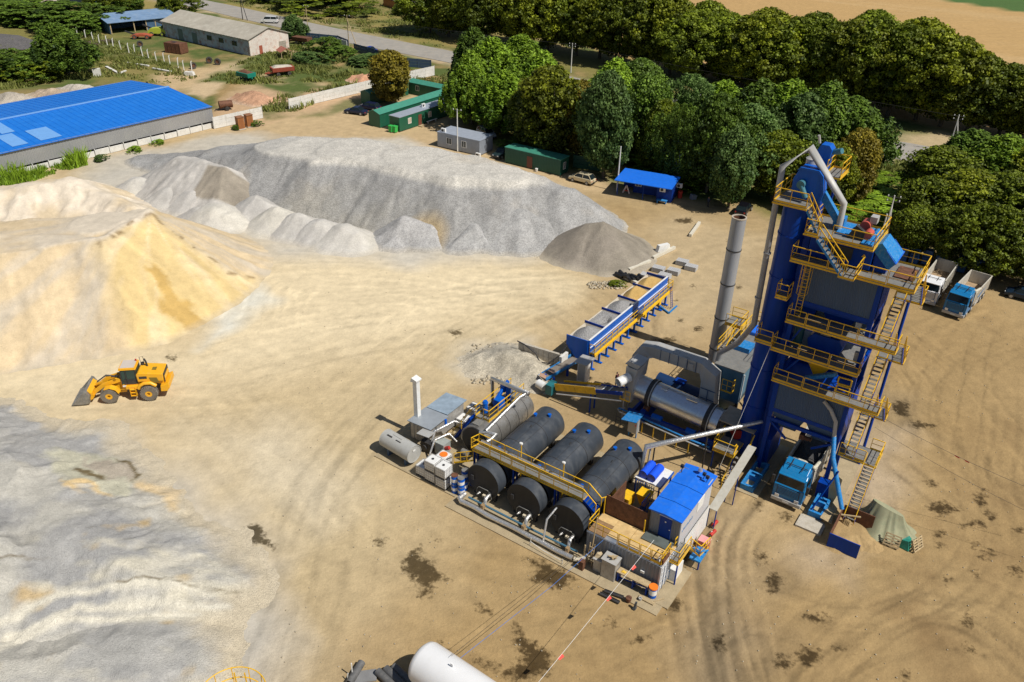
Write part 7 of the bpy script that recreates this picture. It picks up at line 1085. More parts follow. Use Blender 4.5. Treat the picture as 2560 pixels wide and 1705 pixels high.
solo('blue_lattice_gate', 'dark blue barred panel standing under the white rack', 'gate', blue, (lambda m: [m.bar((-18.9, 47.2+i*.25, .3), (-18.9, 47.2+i*.25, 2.3), .04) for i in range(7)] and m.bar((-18.9, 47.2, 2.3), (-18.9, 48.7, 2.3), .07).bar((-18.9, 47.2, .3), (-18.9, 48.7, .3), .07).bar((-18.9, 47.2, 1.3), (-18.9, 48.7, 1.3), .05))(MB()), (-18.9, 48, 0)); solo('blue_lattice_gate', 'blue mesh panel hanging below the front edge of the rack', 'gate', blue, (lambda m: [m.bar((-20.5+i*.2, 49.35, .9), (-20.5+i*.2, 49.35, 2.5), .05) for i in range(9)] and m.bar((-20.5, 49.35, .9), (-18.9, 49.35, .9), .07))(MB()), (-19.7, 49.35, 0))
solo('white_unit', 'white split unit standing between rack and control cabin', 'unit', white, MB().box(-18.2, -17.6, 47.6, 49.4, .3, 1.0).box(-18.15, -17.65, 47.7, 47.8, 0, .3).box(-18.15, -17.65, 49.2, 49.3, 0, .3), (-17.9, 48.5, 0))
rp = T('sheet_metal_canopy', 'long narrow pale sheet roof running from the cabin up to the tower leg', 'canopy', (-14, 53.5, 0)); rp.part('sheet', M('dusty_white_sheet', (.46, .44, .38), .6, var=.08, dirt=(.35, .3, .2)), MB().add([(-14.45, 50.3, 1.9), (-13.75, 50.3, 1.9), (-13.45, 57.3, 4.0), (-14.15, 57.3, 4.0), (-14.45, 50.3, 1.96), (-13.75, 50.3, 1.96), (-13.45, 57.3, 4.06), (-14.15, 57.3, 4.06)], [(0, 3, 2, 1), (4, 5, 6, 7), (0, 1, 5, 4), (1, 2, 6, 5), (2, 3, 7, 6), (3, 0, 4, 7)])); 
for x, y_, z in ((-13.8, 50.4, 1.9), (-14.4, 50.4, 1.9), (-13.6, 54.0, 3.0), (-14.3, 54, 3.0)): rp.part('post', dblue, MB().bar((x, y_, 0), (x, y_, z), .08))
# small things in front of the container
def cabinet(u0, u1, v0, v1, h, label, m_=silver):
    t = T('metal_cabinet', label, 'cabinet', (u0, v0, .05)); t.part('body', m_, MB().corr((u0, v0), (u1, v0), .05, h, (0, -1), .12, .02).box(u0, u1, v0+.02, v1, .05, h)); t.part('top', lgrey, MB().box(u0-.06, u1+.06, v0-.1, v1+.05, h, h+.06)); return t
cabinet(-18.75, -17.6, 40.55, 41.4, 1.8, 'taller silver cabinet with clutter on top before the container'); cabinet(-19.5, -18.85, 40.7, 41.4, 1.25, 'shorter grey cabinet beside the taller one before the container'); 
solo('scrap_wood', 'heap of cut boards lying on the taller silver cabinet', 'scrap', wood, (lambda m: [m.bar((-18.5+rnd.random()*.6, 40.7+rnd.random()*.4, 1.92+i*.03), (-18.3+rnd.random()*.7, 40.8+rnd.random()*.4, 1.95+i*.03), .12, .04) for i in range(8)] and m)(MB()), (-18.2, 41, 1.86)); solo('crumpled_paper', 'crumpled cardboard stuffed on the shorter grey cabinet', 'cardboard', M('cardboard', (.5, .4, .25), .8), MB().loft([[(-19.5, 40.8, 1.33), (-19.0, 40.8, 1.33), (-19.0, 41.3, 1.33), (-19.5, 41.3, 1.33)], [(-19.4, 40.9, 1.7), (-19.1, 41.0, 1.55), (-19.15, 41.2, 1.75), (-19.4, 41.15, 1.6)]]), (-19.2, 41, 1.3))
wb = T('work_bench', 'long wooden work bench on blue legs before the container', 'bench', (-16.3, 41, 0)); wb.part('top', wood, MB().box(-17.55, -15.0, 40.75, 41.35, .95, 1.02)); 
for x in (-17.45, -16.2, -15.1): wb.part('leg', dblue, MB().box(x-.05, x+.05, 40.8, 41.3, .05, .95))
wb.part('shelf', dblue, MB().bar((-17.4, 41.05, .25), (-15.1, 41.05, .6), .08)); solo('yellow_rag', 'yellow and red rag lying on the work bench', 'rag', M('rag_yellow', (.7, .45, .05), .9), MB().loft([[(-17.3, 40.9, 1.02), (-16.95, 40.9, 1.02), (-16.9, 41.15, 1.02), (-17.25, 41.2, 1.02)], [(-17.2, 40.95, 1.08), (-17, 40.95, 1.1), (-17, 41.1, 1.06), (-17.15, 41.12, 1.1)]]), (-17.1, 41, 1.02))
ob = T('orange_lid_barrel', 'blue and white barrel with an orange lid at the end of the bench', 'barrel', (-14.65, 41.1, 0)); ob.part('body', blue, MB().cyl((-14.65, 41.05, .05), (-14.65, 41.05, .95), .3, n=24)); ob.part('label_band', white, MB().ring((-14.65, 41.05, .35), (-14.65, 41.05, .8), .3, .307, 24)); ob.part('lid', orange, MB().cyl((-14.65, 41.05, .95), (-14.65, 41.05, 1.05), .34, n=24))
for u, v, lb in ((-15.85, 39.6, 'dark bucket standing on the slab below the bench'), (-15.2, 40.2, 'small silver pot beside the bench leg')):
    t = T('bucket', lb, 'bucket', (u, v, 0)); k = 1 if u < -15.5 else .6; t.part('pail', rust if k == 1 else lgrey, MB().cyl((u, v, .03), (u, v, .03+.38*k), .17*k, .23*k, 18)); t.part('handle', dark, MB().tube([(u-.22*k, v, .38*k), (u, v, .55*k), (u+.22*k, v, .38*k)], .012, 5))
solo('rubber_boots', 'dark crumpled work boots standing right of the dark bucket', 'boots', M('boot_rubber', (.05, .06, .07), .4), MB().loft([[(-15.3, 39.1, .03), (-15.05, 39.1, .03), (-15.05, 39.4, .03), (-15.3, 39.4, .03)], [(-15.25, 39.2, .25), (-15.1, 39.2, .25), (-15.1, 39.4, .25), (-15.25, 39.4, .25)], [(-15.2, 39.25, .6), (-15.05, 39.3, .62), (-15.1, 39.45, .6), (-15.22, 39.42, .6)]]), (-15.2, 39.3, 0))
for i, (a, b, lb) in enumerate((((-17.9, 38.95), (-16.3, 39.0), 'nearer of two dark channel bars on the slab'), ((-17.75, 39.35), (-16.3, 39.6), 'farther of two dark channel bars on the slab'))): solo('steel_channel', lb, 'metal bar', dark, MB().bar((*a, .1), (*b, .1), .2, .1).bar((a[0], a[1]+.12, .12), (b[0], b[1]+.12, .12), .05, .16), (a[0], a[1], 0))
solo('wooden_ladder', 'short wooden ladder leaning at the left end of the container', 'ladder', wood, (lambda m: [m.bar((-20.15, 41.0+.02*i, .4+i*.28), (-19.75, 41.0+.02*i, .4+i*.28), .06) for i in range(6)] and m.bar((-20.15, 40.9, .05), (-20.15, 41.2, 2.1), .07).bar((-19.75, 40.9, .05), (-19.75, 41.2, 2.1), .07).bar((-20.5, 41.0, .05), (-20.5, 41.1, 1.7), .1))(MB()), (-20, 41, 0))
solo('wooden_pole', 'long pale wooden pole rising at the left corner of the deck', 'pole', wood, MB().cyl((-20.1, 41.3, .1), (-19.9, 41.45, 4.6), .06, .05, 8), (-20, 41.4, 0)); solo('steel_post_box', 'open brown steel box post at the end of the pipeline', 'box', rust, MB().box(-20.45, -20.05, 40.1, 40.5, 0, .9), (-20.2, 40.3, 0))
solo('cut_boards', 'loose slab and boards lying beside the container doors', 'boards', wood, MB().box(-15.4, -14.2, 40.25, 40.55, .05, .15).bar((-14.3, 40.6, .12), (-13.8, 41.3, .12), .06), (-14.8, 40.5, 0)); solo('container_pad', None, None, yardc, MB().box(-14.3, -13.2, 40.6, 44.9, -.05, .06), (-13.8, 42, 0), kind='structure')
pbx = T('fire_point', 'pink red fire box right of the control cabin', 'fire box', (-13.6, 48, 0)); pbx.part('box', M('pinkish_red', (.5, .12, .12), .6), MB().box(-14.0, -13.2, 47.6, 48.3, 0, .8)); pbx.part('lid', M('pink_lid', (.68, .3, .3), .6), MB().box(-14.03, -13.17, 47.57, 48.33, .8, .85))
for i, (u, v) in enumerate(((-13.6, 49.3), (-13.9, 50.4))): t = T('fire_extinguisher', 'red extinguisher lying %s the pink red fire box' % ('just behind' if i == 0 else 'farthest behind'), 'extinguisher', (u, v, 0), 'red extinguishers by the cabin'); t.part('cylinder', red, MB().cyl((u, v, .2), (u+.1, v+.7, .25), .15, n=14)); t.part('head', dark, MB().cyl((u, v, .2), (u-.02, v-.15, .2), .05, n=8)); t.part('tag', white, MB().ring((u+.03, v+.25, .21), (u+.05, v+.4, .22), .15, .155, 14))
# ---- beyond the bins
for i, (px, py, rz, lb) in enumerate(((1700, 655, -.5, 'right pair of pale block pallets, left block'), (1722, 668, -.5, 'right pair of pale block pallets, right block'), (1640, 672, -.5, 'block pallet touching the far end of the feed bins'), (1655, 690, -.5, 'block pallet nearest the feed bins'), (1678, 678, -.5, 'single block pallet between the two groups'), (1610, 690, -.5, 'block pallet next to the black bags'))):
    m = MB(); [m.box(j*.26, j*.26+.23, 0, 1.1, .02, .6) for j in range(6)]; solo('block_pallet', lb, 'paving blocks', M('pale_blocks', (.42, .42, .42), .8, var=.1), m, loc=P(px-12, py+6), rot=rz, group='stacks of concrete kerb blocks')
for a, b, lb in (((1632, 648), (1686, 622), 'long pale beam right of the brown grey cone'), ((1572, 678), (1625, 656), 'pale beam at the foot of the brown grey cone'), ((1725, 592), (1748, 560), 'white beam lying alone on the brown ground'), ((1555, 692), (1600, 716), 'white kerb beam below the black bags')):
    p, q = P(*a), P(*b); solo('concrete_beam', lb, 'beam', M('pale_beam', (.6, .56, .46), .8, var=.08), MB().bar((0, 0, .2), (q.x-p.x, q.y-p.y, .2), .4, .4), loc=p, group='pale concrete beams on the ground')
solo('white_barrier', 'white plastic barrier block beside the long pale beam', 'barrier', white, MB().prism([(-1.1, 0), (1.1, 0), (1, .3), (.85, .9), (-.85, .9), (-1, .3)], -.3, .3), loc=P(1657, 626), rot=.5)
m = MB()
for i in range(9): a = rnd.random()*.6; m.cyl((i*.42-.5, .3*math.sin(i*2), .3+.25*(i % 2)), (i*.42+.6, -.9+.3*math.cos(i), .3+.2*(i % 3)), .26, .22, 9)
solo('black_bags', 'pile of shiny black plastic bags behind the feed bins', 'bags', M('black_plastic', (.02, .02, .022), .3, bump=.6), m, loc=P(1548, 690), rot=-.4, kind=None)
# blue tote stacks behind the parked tippers
bt_ = M('blue_tote', (.02, .10, .30), .5, var=.2, dirt=(.2, .25, .3)); 
for i, (x, y_) in enumerate(((51.9, 101.9), (53.4, 101.6), (54.9, 101.2), (56.4, 100.6), (58.6, 99.2), (60.3, 98.2))):
    t = T('blue_crate_stack', '%s blue crate stack from the left in the tree shade behind the tippers' % ORD[i], 'crate stack', loc=(x, y_, 0), rot=GA, group='blue crates in the shade'); [t.part('crate', bt_, MB().box(0, 1.2, 0, 1.1, z, z+1.0), bevel=.05) for z in (0.1, 1.15)]; t.part('pallet', dark, MB().box(-.02, 1.22, -.02, 1.12, 0, .1))
# white tank and rolls along the bottom edge
wt = T('white_tank', 'big glossy white horizontal tank cut by the bottom picture edge', 'storage tank', loc=(-5.15, 34.6, 0), rot=-.62); gw_ = M('gloss_white', (.80, .80, .80), .3, var=.02, dirt=(.7, .68, .62), dirt_amt=.15); r = 1.42
rings = []
for x, k in ((-.45, .02), (-.42, .45), (-.3, .78), (-.1, .95), (.15, 1.), (9, 1.)): rings.append([(x, math.cos(a)*r*k, 1.9+math.sin(a)*r*k) for a in np.linspace(0, 2*math.pi, 48, endpoint=False)])
wt.part('shell', gw_, MB().loft(rings, True)); wt.part('lifting_lug', gw_, MB().box(2.3, 2.5, -.04, .04, 3.4, 3.62)); wt.part('saddle', panel, MB().box(1.2, 1.6, -1.1, 1.1, 0, 1.1).box(6, 6.4, -1.1, 1.1, 0, 1.1))
yc_ = T('yellow_cage_top', 'round yellow guard hoops of a ladder cage rising at the bottom edge', 'ladder cage', loc=P(585, 1768, 5.0), rot=0); o = None
for k, (z, r_) in enumerate(((1.0, 1.9), (.3, 1.75), (-.6, 1.75))): yc_.part('hoop', yel, MB().tube([(math.cos(a)*r_, math.sin(a)*r_, z) for a in np.linspace(0, 2*math.pi, 49)], .035, 6))
for a in np.linspace(.3, 2*math.pi+.3, 12, endpoint=False): yc_.part('upright', yel, MB().bar((math.cos(a)*1.78, math.sin(a)*1.78, -.6), (math.cos(a)*1.88, math.sin(a)*1.88, 1.0), .04))
yc_.part('ladder_rail', yel, MB().bar((-.3, 1.5, -5), (-.3, 1.5, 1), .06)); yc_.part('ladder_rail', yel, MB().bar((.3, 1.5, -5), (.3, 1.5, 1), .06))
gm_ = M('grey_roll', (.10, .10, .10), .6, var=.2, dirt=(.25, .23, .2))
for i, (px, py, L_, rz, lb) in enumerate(((985, 1672, 3.4, -.75, 'grey roll nearest the white tank at the bottom edge'), (965, 1677, 3.4, -.75, 'second grey roll from the white tank'), (945, 1684, 3.2, -.75, 'third grey roll from the white tank'), (905, 1662, 1.7, -1.9, 'short dark grey pipe standing off the rolls'))):
    solo('roofing_roll', lb, 'roll', gm_, MB().ring((0, 0, .25), (L_, 0, .25), .2, .26, 18), loc=P(px, py), rot=rz, group='grey rolls at the bottom edge')
solo('gravel_patch_board', 'grey board with green tape lying left of the rolls', 'board', M('grey_board', (.2, .2, .2), .7), MB().box(0, 1.6, 0, .9, .03, .1), loc=P(880, 1712), rot=.2); solo('stake', 'thin white stake standing by the rolls at the bottom edge', 'stake', white, MB().bar((0, 0, 0), (0, .05, 1.3), .06), loc=P(882, 1692)); solo('stake', 'short white stake with orange tip beside the taller one', 'stake', white, MB().bar((0, 0, 0), (0.1, .05, .7), .05), loc=P(868, 1702))
# ================================================================ vehicles
def lw(t, x, y, r, wd, rimm, side):     # wheel whose axle lies along x (truck frame)
    o = t.part('wheel', rubber, MB().cyl((x-wd/2, y, r), (x+wd/2, y, r), r, n=24)); t.part('rim', rimm, MB().cyl((x+side*(wd/2-.02), y, r), (x+side*(wd/2+.03), y, r), r*.5, r*.42, 14), o); return o
def tipper(u, v, label, cabm, bedm, stripe=None, deflect=True, load=None, turn=0.):
    t = T('tipper_truck', label, 'truck', loc=W(u, v), rot=GA+math.radians(turn), group='tipper trucks'); hw = 1.24
    def ring(y, z0, z1, w0, w1): return [(-w0, y, z0), (w0, y, z0), (w0, y, (z0+z1)/2), (w1, y, z1), (-w1, y, z1), (-w0, y, (z0+z1)/2)]
    t.part('cab', cabm, MB().loft([ring(.06, .75, 1.95, hw-.06, hw-.06), ring(.0, .75, 1.98, hw, hw)]+[ring(.16, .75, 2.15, hw, hw), ring(.42, .75, 3.0, hw, hw-.08), ring(.75, .75, 3.2, hw, hw-.1), ring(2.15, .75, 3.25, hw, hw-.1)]), bevel=.05)
    if deflect: t.part('roof_deflector', cabm, MB().prism([(.75, 3.2), (1.5, 3.55), (2.1, 3.62), (2.15, 3.2)], -hw+.2, hw-.2, 'x'), bevel=.05)
    t.part('windscreen', glass, MB().add([(-hw+.12, .10, 2.08), (hw-.12, .10, 2.08), (hw-.2, .37, 2.95), (-hw+.2, .37, 2.95), (-hw+.12, .3, 2.08), (hw-.12, .3, 2.08), (hw-.2, .6, 2.9), (-hw+.2, .6, 2.9)], [(0, 1, 2, 3), (4, 7, 6, 5), (0, 4, 5, 1), (1, 5, 6, 2), (2, 6, 7, 3), (3, 7, 4, 0)]))
    for s_ in (-1, 1):
        t.part('side_window', glass, MB().box(min(s_*hw*.985, s_*hw*1.005), max(s_*hw*.985, s_*hw*1.005), .55, 1.5, 2.1, 2.75)); o = t.part('mirror', dark, MB().box(min(s_*(hw+.08), s_*(hw+.3)), max(s_*(hw+.08), s_*(hw+.3)), -.02, .12, 1.95, 2.75).bar((s_*hw, .3, 2.7), (s_*(hw+.15), .08, 2.7), .04)); t.part('headlight', M('lamp_glass', (.7, .72, .75), .1, .3), MB().box(s_*(hw-.42)-.18, s_*(hw-.42)+.18, -.07, .0, .78, 1.08), bevel=.02)
    m = MB()
    for i in range(6): m.box(-hw+.35, hw-.35, -.035, .005, 1.18+i*.13, 1.25+i*.13)
    t.part('grille', cabm, m); m = MB().box(-hw+.3, hw-.3, -.012, .004, 1.14, 1.95); t.part('grille_back', dark, m); t.part('bumper', lgrey if cabm is not white else white, MB().box(-hw-.01, hw+.01, -.12, .35, .38, .76), bevel=.05); t.part('number_plate', white, MB().box(-.26, .26, -.135, -.12, .5, .62)); t.part('sun_visor', cabm, MB().box(-hw+.15, hw-.15, .12, .4, 2.97, 3.05)); m = MB()
    for x in (-.5, .5): m.bar((x, .8, 3.24 if not deflect else 3.45), (x, 1.9, 3.3 if not deflect else 3.68), .05)
    m.bar((-.9, 1.2, 3.34 if not deflect else 3.56), (.9, 1.2, 3.34 if not deflect else 3.56), .05); t.part('roof_bars', dark, m)
    t.part('chassis', dark, MB().box(-.5, .5, .5, 9.0, .7, 1.0)); y0, y1, zb, zt = 2.45, 9.1, 1.15, 2.75
    # open tub with tapered sides
    o = t.part('tipping_body', bedm, MB().prism([(y0+.25, zb), (y1-.1, zb), (y1, zt), (y0, zt+.1)], -hw, -hw+.07, 'x').prism([(y0+.25, zb), (y1-.1, zb), (y1, zt), (y0, zt+.1)], hw-.07, hw, 'x').prism([(y0, zt+.1), (y0+.25, zb), (y0+.33, zb), (y0+.08, zt+.1)], -hw+.07, hw-.07, 'x').prism([(y1-.1, zb), (y1, zt), (y1+.06, zt), (y1-.04, zb)], -hw+.07, hw-.07, 'x').box(-hw+.07, hw-.07, y0+.33, y1-.1, zb, zb+.06))
    t.part('inner_floor', M('bed_dust', (.34, .24, .14), .9, var=.3, dirt=(.1, .07, .05)), MB().box(-hw+.08, hw-.08, y0+.34, y1-.11, zb+.061, zb+.12), o); m = MB()
    for i in range(9): y = y0+.6+i*.7; m.box(hw+.001, hw+.05, y, y+.08, zb+.05, zt-.05); m.box(-hw-.05, -hw-.001, y, y+.08, zb+.05, zt-.05)
    m.box(-hw-.04, -hw+.08, y0, y1, zt, zt+.08).box(hw-.08, hw+.04, y0, y1, zt, zt+.08).box(-hw+.08, hw-.08, y1-.03, y1+.07, zt, zt+.06).box(-hw+.08, hw-.08, y0, y0+.1, zt+.1, zt+.17); t.part('rib', bedm, m, o)
    if stripe: t.part('side_stripe', stripe, MB().prism([(y0+1.5, 1.7), (y0+3.2, 2.1), (y0+4.5, 2.2), (y0+3.2, 1.95), (y0+2.2, 1.6)], hw+.051, hw+.06, 'x'), o)
    t.part('rolled_cover', M('canvas_roll', (.55, .52, .42), .8, var=.2, scale=5, dirt=(.15, .16, .12), dirt_amt=.6), MB().tube([(-hw+.1, y0-.1, zt+.35), (-.6, y0-.12, zt+.62), (.3, y0-.12, zt+.66), (hw-.1, y0-.05, zt+.35), (hw, y0+1.5, zt+.2)], .14, 8)) if deflect else None
    if load: t.part('load', M('fresh_asphalt', (.04, .04, .042), .8, var=.3, bump=1.), MB().loft([[(-hw+.08, y0+.3, 2.0), (hw-.08, y0+.3, 2.0), (hw-.08, y1-.2, 2.0), (-hw+.08, y1-.2, 2.0)], [(-.4, 4.5, 2.75), (.4, 4.5, 2.75), (.4, 7.5, 2.8), (-.4, 7.5, 2.8)]], True))
    for y in (1.25, 3.1, 6.6, 7.95):
        for s_ in (-1, 1): lw(t, s_*(hw-.22), y, .5, .34, lgrey, s_)
    for s_ in (-1, 1): t.part('mudguard', cabm, MB().box(min(s_*(hw-.4), s_*(hw+.01)), max(s_*(hw-.4), s_*(hw+.01)), .62, 1.9, 1.05, 1.12)); 
    t.part('fuel_tank', lgrey, MB().box(.75, hw, 3.8, 5.4, .55, 1.05), bevel=.05); return t
truckblue = M('truck_blue', (.008, .17, .40), .28, var=.05, dirt=(.06, .2, .36), dirt_amt=.3); bedw = M('dusty_white_bed', (.52, .49, .42), .6, var=.1, dirt=(.34, .27, .18), dirt_amt=.5, streak=True); truckwhite = M('truck_white', (.76, .76, .76), .3, var=.03, dirt=(.5, .46, .38), dirt_amt=.25)
tipper(-9.95, 56.4, 'blue cab tipper truck waiting in the lane under the mixing tower', truckblue, bedw, None, True, True)
tipper(-8.15, 102.2, 'white cab tipper truck with empty bed parked by the dark trees', truckwhite, bedw, None, False, None, -3.); tipper(-4.72, 100.9, 'blue cab tipper truck with pale bed parked right of the white one', truckblue, bedw, bluewear, True, None, -7.5)
# wheel loader
LY = M('loader_yellow', (.80, .40, .012), .35, var=.05, dirt=(.55, .35, .12), dirt_amt=.35); LT = M('dusty_tyre', (.16, .14, .115), .9, var=.2, dirt=(.3, .25, .18), dirt_amt=.5); ld = T('wheel_loader', 'yellow wheel loader with steel bucket lowered in front of the sand pile', 'wheel loader', loc=(-38.75, 64.75, 0), rot=math.radians(9.5))
for x in (0, 3.65):
    for y in (0, 2.15):
        r = .80; m = MB().ring((x, y-.3, r), (x, y+.3, r), r*.42, r-.07, 32)
        for i in range(26):
            a = 2*math.pi*i/26
            for s_ in (-1, 1): m.bar((x+math.cos(a)*(r-.03), y+s_*.3, r+math.sin(a)*(r-.03)), (x+math.cos(a+.1)*(r-.03), y+s_*.02, r+math.sin(a+.1)*(r-.03)), .09, .07)
        o = ld.part('wheel', LT, m); ld.part('rim', LY, MB().ring((x, y-.27, r), (x, y-.2, r), r*.18, r*.44, 28).cyl((x, y-.12, r), (x, y+.12, r), r*.42, n=28), o)
ld.part('rear_body', LY, MB().prism([(1.55, 1.15), (2.8, 1.15), (2.95, 1.75), (3.2, 1.95), (4.2, 1.95), (4.45, 1.6), (5.2, 1.35), (5.35, 2.1), (5.2, 2.75), (3.0, 2.95), (2.75, 2.75), (2.7, 2.0), (1.55, 1.7)], .35, 1.85), bevel=.04); ld.part('engine_hood', LY, MB().prism([(2.8, 2.0), (5.15, 1.95), (5.2, 2.75), (2.95, 3.0), (2.75, 2.8)], .12, 2.08), bevel=.06)
ld.part('counterweight', LY, MB().prism([(4.75, .85), (5.35, .85), (5.62, 1.2), (5.6, 1.75), (4.8, 1.5)], -.05, 2.2), bevel=.05); ld.part('rear_grille', dark, MB().box(5.2, 5.28, .25, 1.95, 1.75, 2.72), bevel=.03); ld.part('side_grille', M('olive_grille', (.2, .14, .02), .7), MB().prism([(3.9, 2.45), (4.6, 2.4), (4.75, 1.9), (4.35, 1.8), (4.0, 2.0)], .09, .119)); ld.part('side_vent', dark, MB().box(3.0, 3.7, .09, .119, 2.35, 2.6)); ld.part('top_vent', M('olive_grille', ()), MB().box(4.1, 4.5, .8, 1.3, 2.86, 2.9))
ld.part('rear_fender', LY, MB().tube([(2.75, .05, 1.3), (2.95, .05, 1.65), (3.35, .05, 1.85), (3.95, .05, 1.85), (4.4, .05, 1.5)], .18, 8)); ld.part('front_fender', LY, MB().prism([(-.35, 1.62), (.25, 1.75), (.75, 1.55), (1.0, 1.1), (.92, 1.05), (.7, 1.45), (.2, 1.68), (-.3, 1.55)], -.3, .35), bevel=.02); ld.part('front_fender', LY, MB().prism([(-.35, 1.62), (.25, 1.75), (.75, 1.55), (1.0, 1.1), (.92, 1.05), (.7, 1.45), (.2, 1.68), (-.3, 1.55)], 1.8, 2.45), bevel=.02)
ld.part('front_frame', LY, MB().prism([(-.5, .6), (1.4, .6), (1.5, 1.3), (1.15, 2.15), (.6, 2.2), (.1, 1.4), (-.5, 1.0)], .65, 1.5), bevel=.03); ld.part('articulation', dark, MB().box(1.2, 2.4, .7, 1.45, .7, 1.35))
for y in (.42, 1.55): ld.part('lift_arm', LY, MB().prism([(1.2, 2.25), (.7, 2.3), (-.6, 1.85), (-1.5, 1.15), (-2.0, .45), (-1.75, .3), (-1.3, .85), (-.4, 1.5), (.8, 1.85), (1.2, 2.0)], y, y+.18), bevel=.02)
ld.part('tilt_lever', LY, MB().prism([(.2, 2.35), (-.3, 2.3), (-.7, 1.8), (-1.4, 1.6), (-1.4, 1.45), (-.5, 1.6), (.2, 2.1)], .95, 1.15)); ld.part('hydraulic_ram', dark, MB().cyl((.9, 1.05, 2.15), (-.3, 1.05, 2.4), .1, n=12).cyl((-.3, 1.05, 2.4), (-1.2, 1.05, 1.75), .06, n=10).cyl((.9, .75, 1.2), (-.5, .75, 1.5), .09, n=12))
bkm = M('bucket_steel', (.24, .235, .22), .55, .5, var=.3, scale=3, dirt=(.45, .40, .30), dirt_amt=.6); pf_ = [(-1.85, .25), (-2.1, .12), (-3.5, .10), (-3.52, .14), (-2.3, .2), (-1.95, .45), (-1.82, .9), (-2.05, 1.35), (-2.2, 1.5), (-2.15, 1.55), (-1.95, 1.42), (-1.72, .95)]
o = ld.part('bucket', bkm, MB().prism(pf_, -.35, 2.55)); ld.part('bucket_side', bkm, MB().prism([(-3.45, .12), (-2.1, .14), (-1.85, .4), (-1.78, .95), (-2.15, 1.5)], -.38, -.352), o); ld.part('bucket_side', bkm, MB().prism([(-3.45, .12), (-2.1, .14), (-1.85, .4), (-1.78, .95), (-2.15, 1.5)], 2.552, 2.58), o); ld.part('bucket_back', LY, MB().prism([(-1.9, .3), (-1.68, .95), (-1.95, 1.45), (-1.6, 1.1), (-1.55, .5)], .0, 2.2), o)
o = ld.part('cab', LY, MB().box(1.25, 2.75, .3, 1.9, 3.38, 3.5).box(1.2, 2.8, .26, 1.94, 3.3, 3.38).box(1.25, 2.75, .3, 1.9, 1.62, 1.7), bevel=.03); ld.part('roof_top', M('pinkish_roof', (.55, .48, .42), .6, var=.05), MB().box(1.35, 2.65, .4, 1.8, 3.5, 3.54), o); ld.part('cab_glass', M('cab_glass', (.03, .06, .05), .06, var=.1), MB().prism([(1.3, 1.7), (2.7, 1.7), (2.72, 3.3), (1.38, 3.3)], .34, 1.86), o); m = MB()
for x, y in ((1.3, .32), (2.7, .32), (1.3, 1.86), (2.7, 1.86), (1.75, .32)): m.bar((x, y, 1.7), (x+(.06 if x < 2 else 0), y, 3.3), .08)
ld.part('pillar', dark, m, o); ld.part('door_panel', dark, MB().box(1.5, 2.6, .28, .335, 1.7, 2.25), o); ld.part('beacon', red, MB().cyl((2.6, 1.6, 3.54), (2.6, 1.6, 3.72), .08, n=10), o)
ld.part('exhaust_stack', dark, MB().tube([(3.55, 1.5, 2.9), (3.5, 1.5, 3.45), (3.4, 1.5, 3.75)], .09, 10)); ld.part('air_cleaner', dark, MB().cyl((3.1, 1.7, 2.95), (3.1, 1.7, 3.25), .16, n=14)); ld.part('mirror', dark, MB().cyl((1.0, .05, 2.9), (1.0, .1, 2.9), .13, n=14).bar((1.0, .1, 2.9), (1.3, .3, 2.6), .03)); ld.part('handrail', dark, MB().tube([(2.85, .2, 2.0), (2.85, .2, 2.9), (3.0, .25, 3.0)], .02, 5).tube([(2.9, 1.9, 3.0), (2.85, 1.9, 3.75), (3.2, 1.9, 3.78), (3.2, 1.9, 3.0)], .02, 5)); m = MB()
for z in (.55, .9, 1.25): m.box(1.95, 2.5, -.12, .25, z, z+.05)
ld.part('step', LY, m.box(1.95, 1.99, -.12, .25, .5, 1.5).box(2.46, 2.5, -.12, .25, .5, 1.5)); ld.part('warning_plate', white, MB().box(1.3, 1.65, .24, .28, 1.45, 1.62)); ld.part('tool_box', LY, MB().box(1.6, 2.85, .05, .5, 1.25, 1.6), bevel=.03)
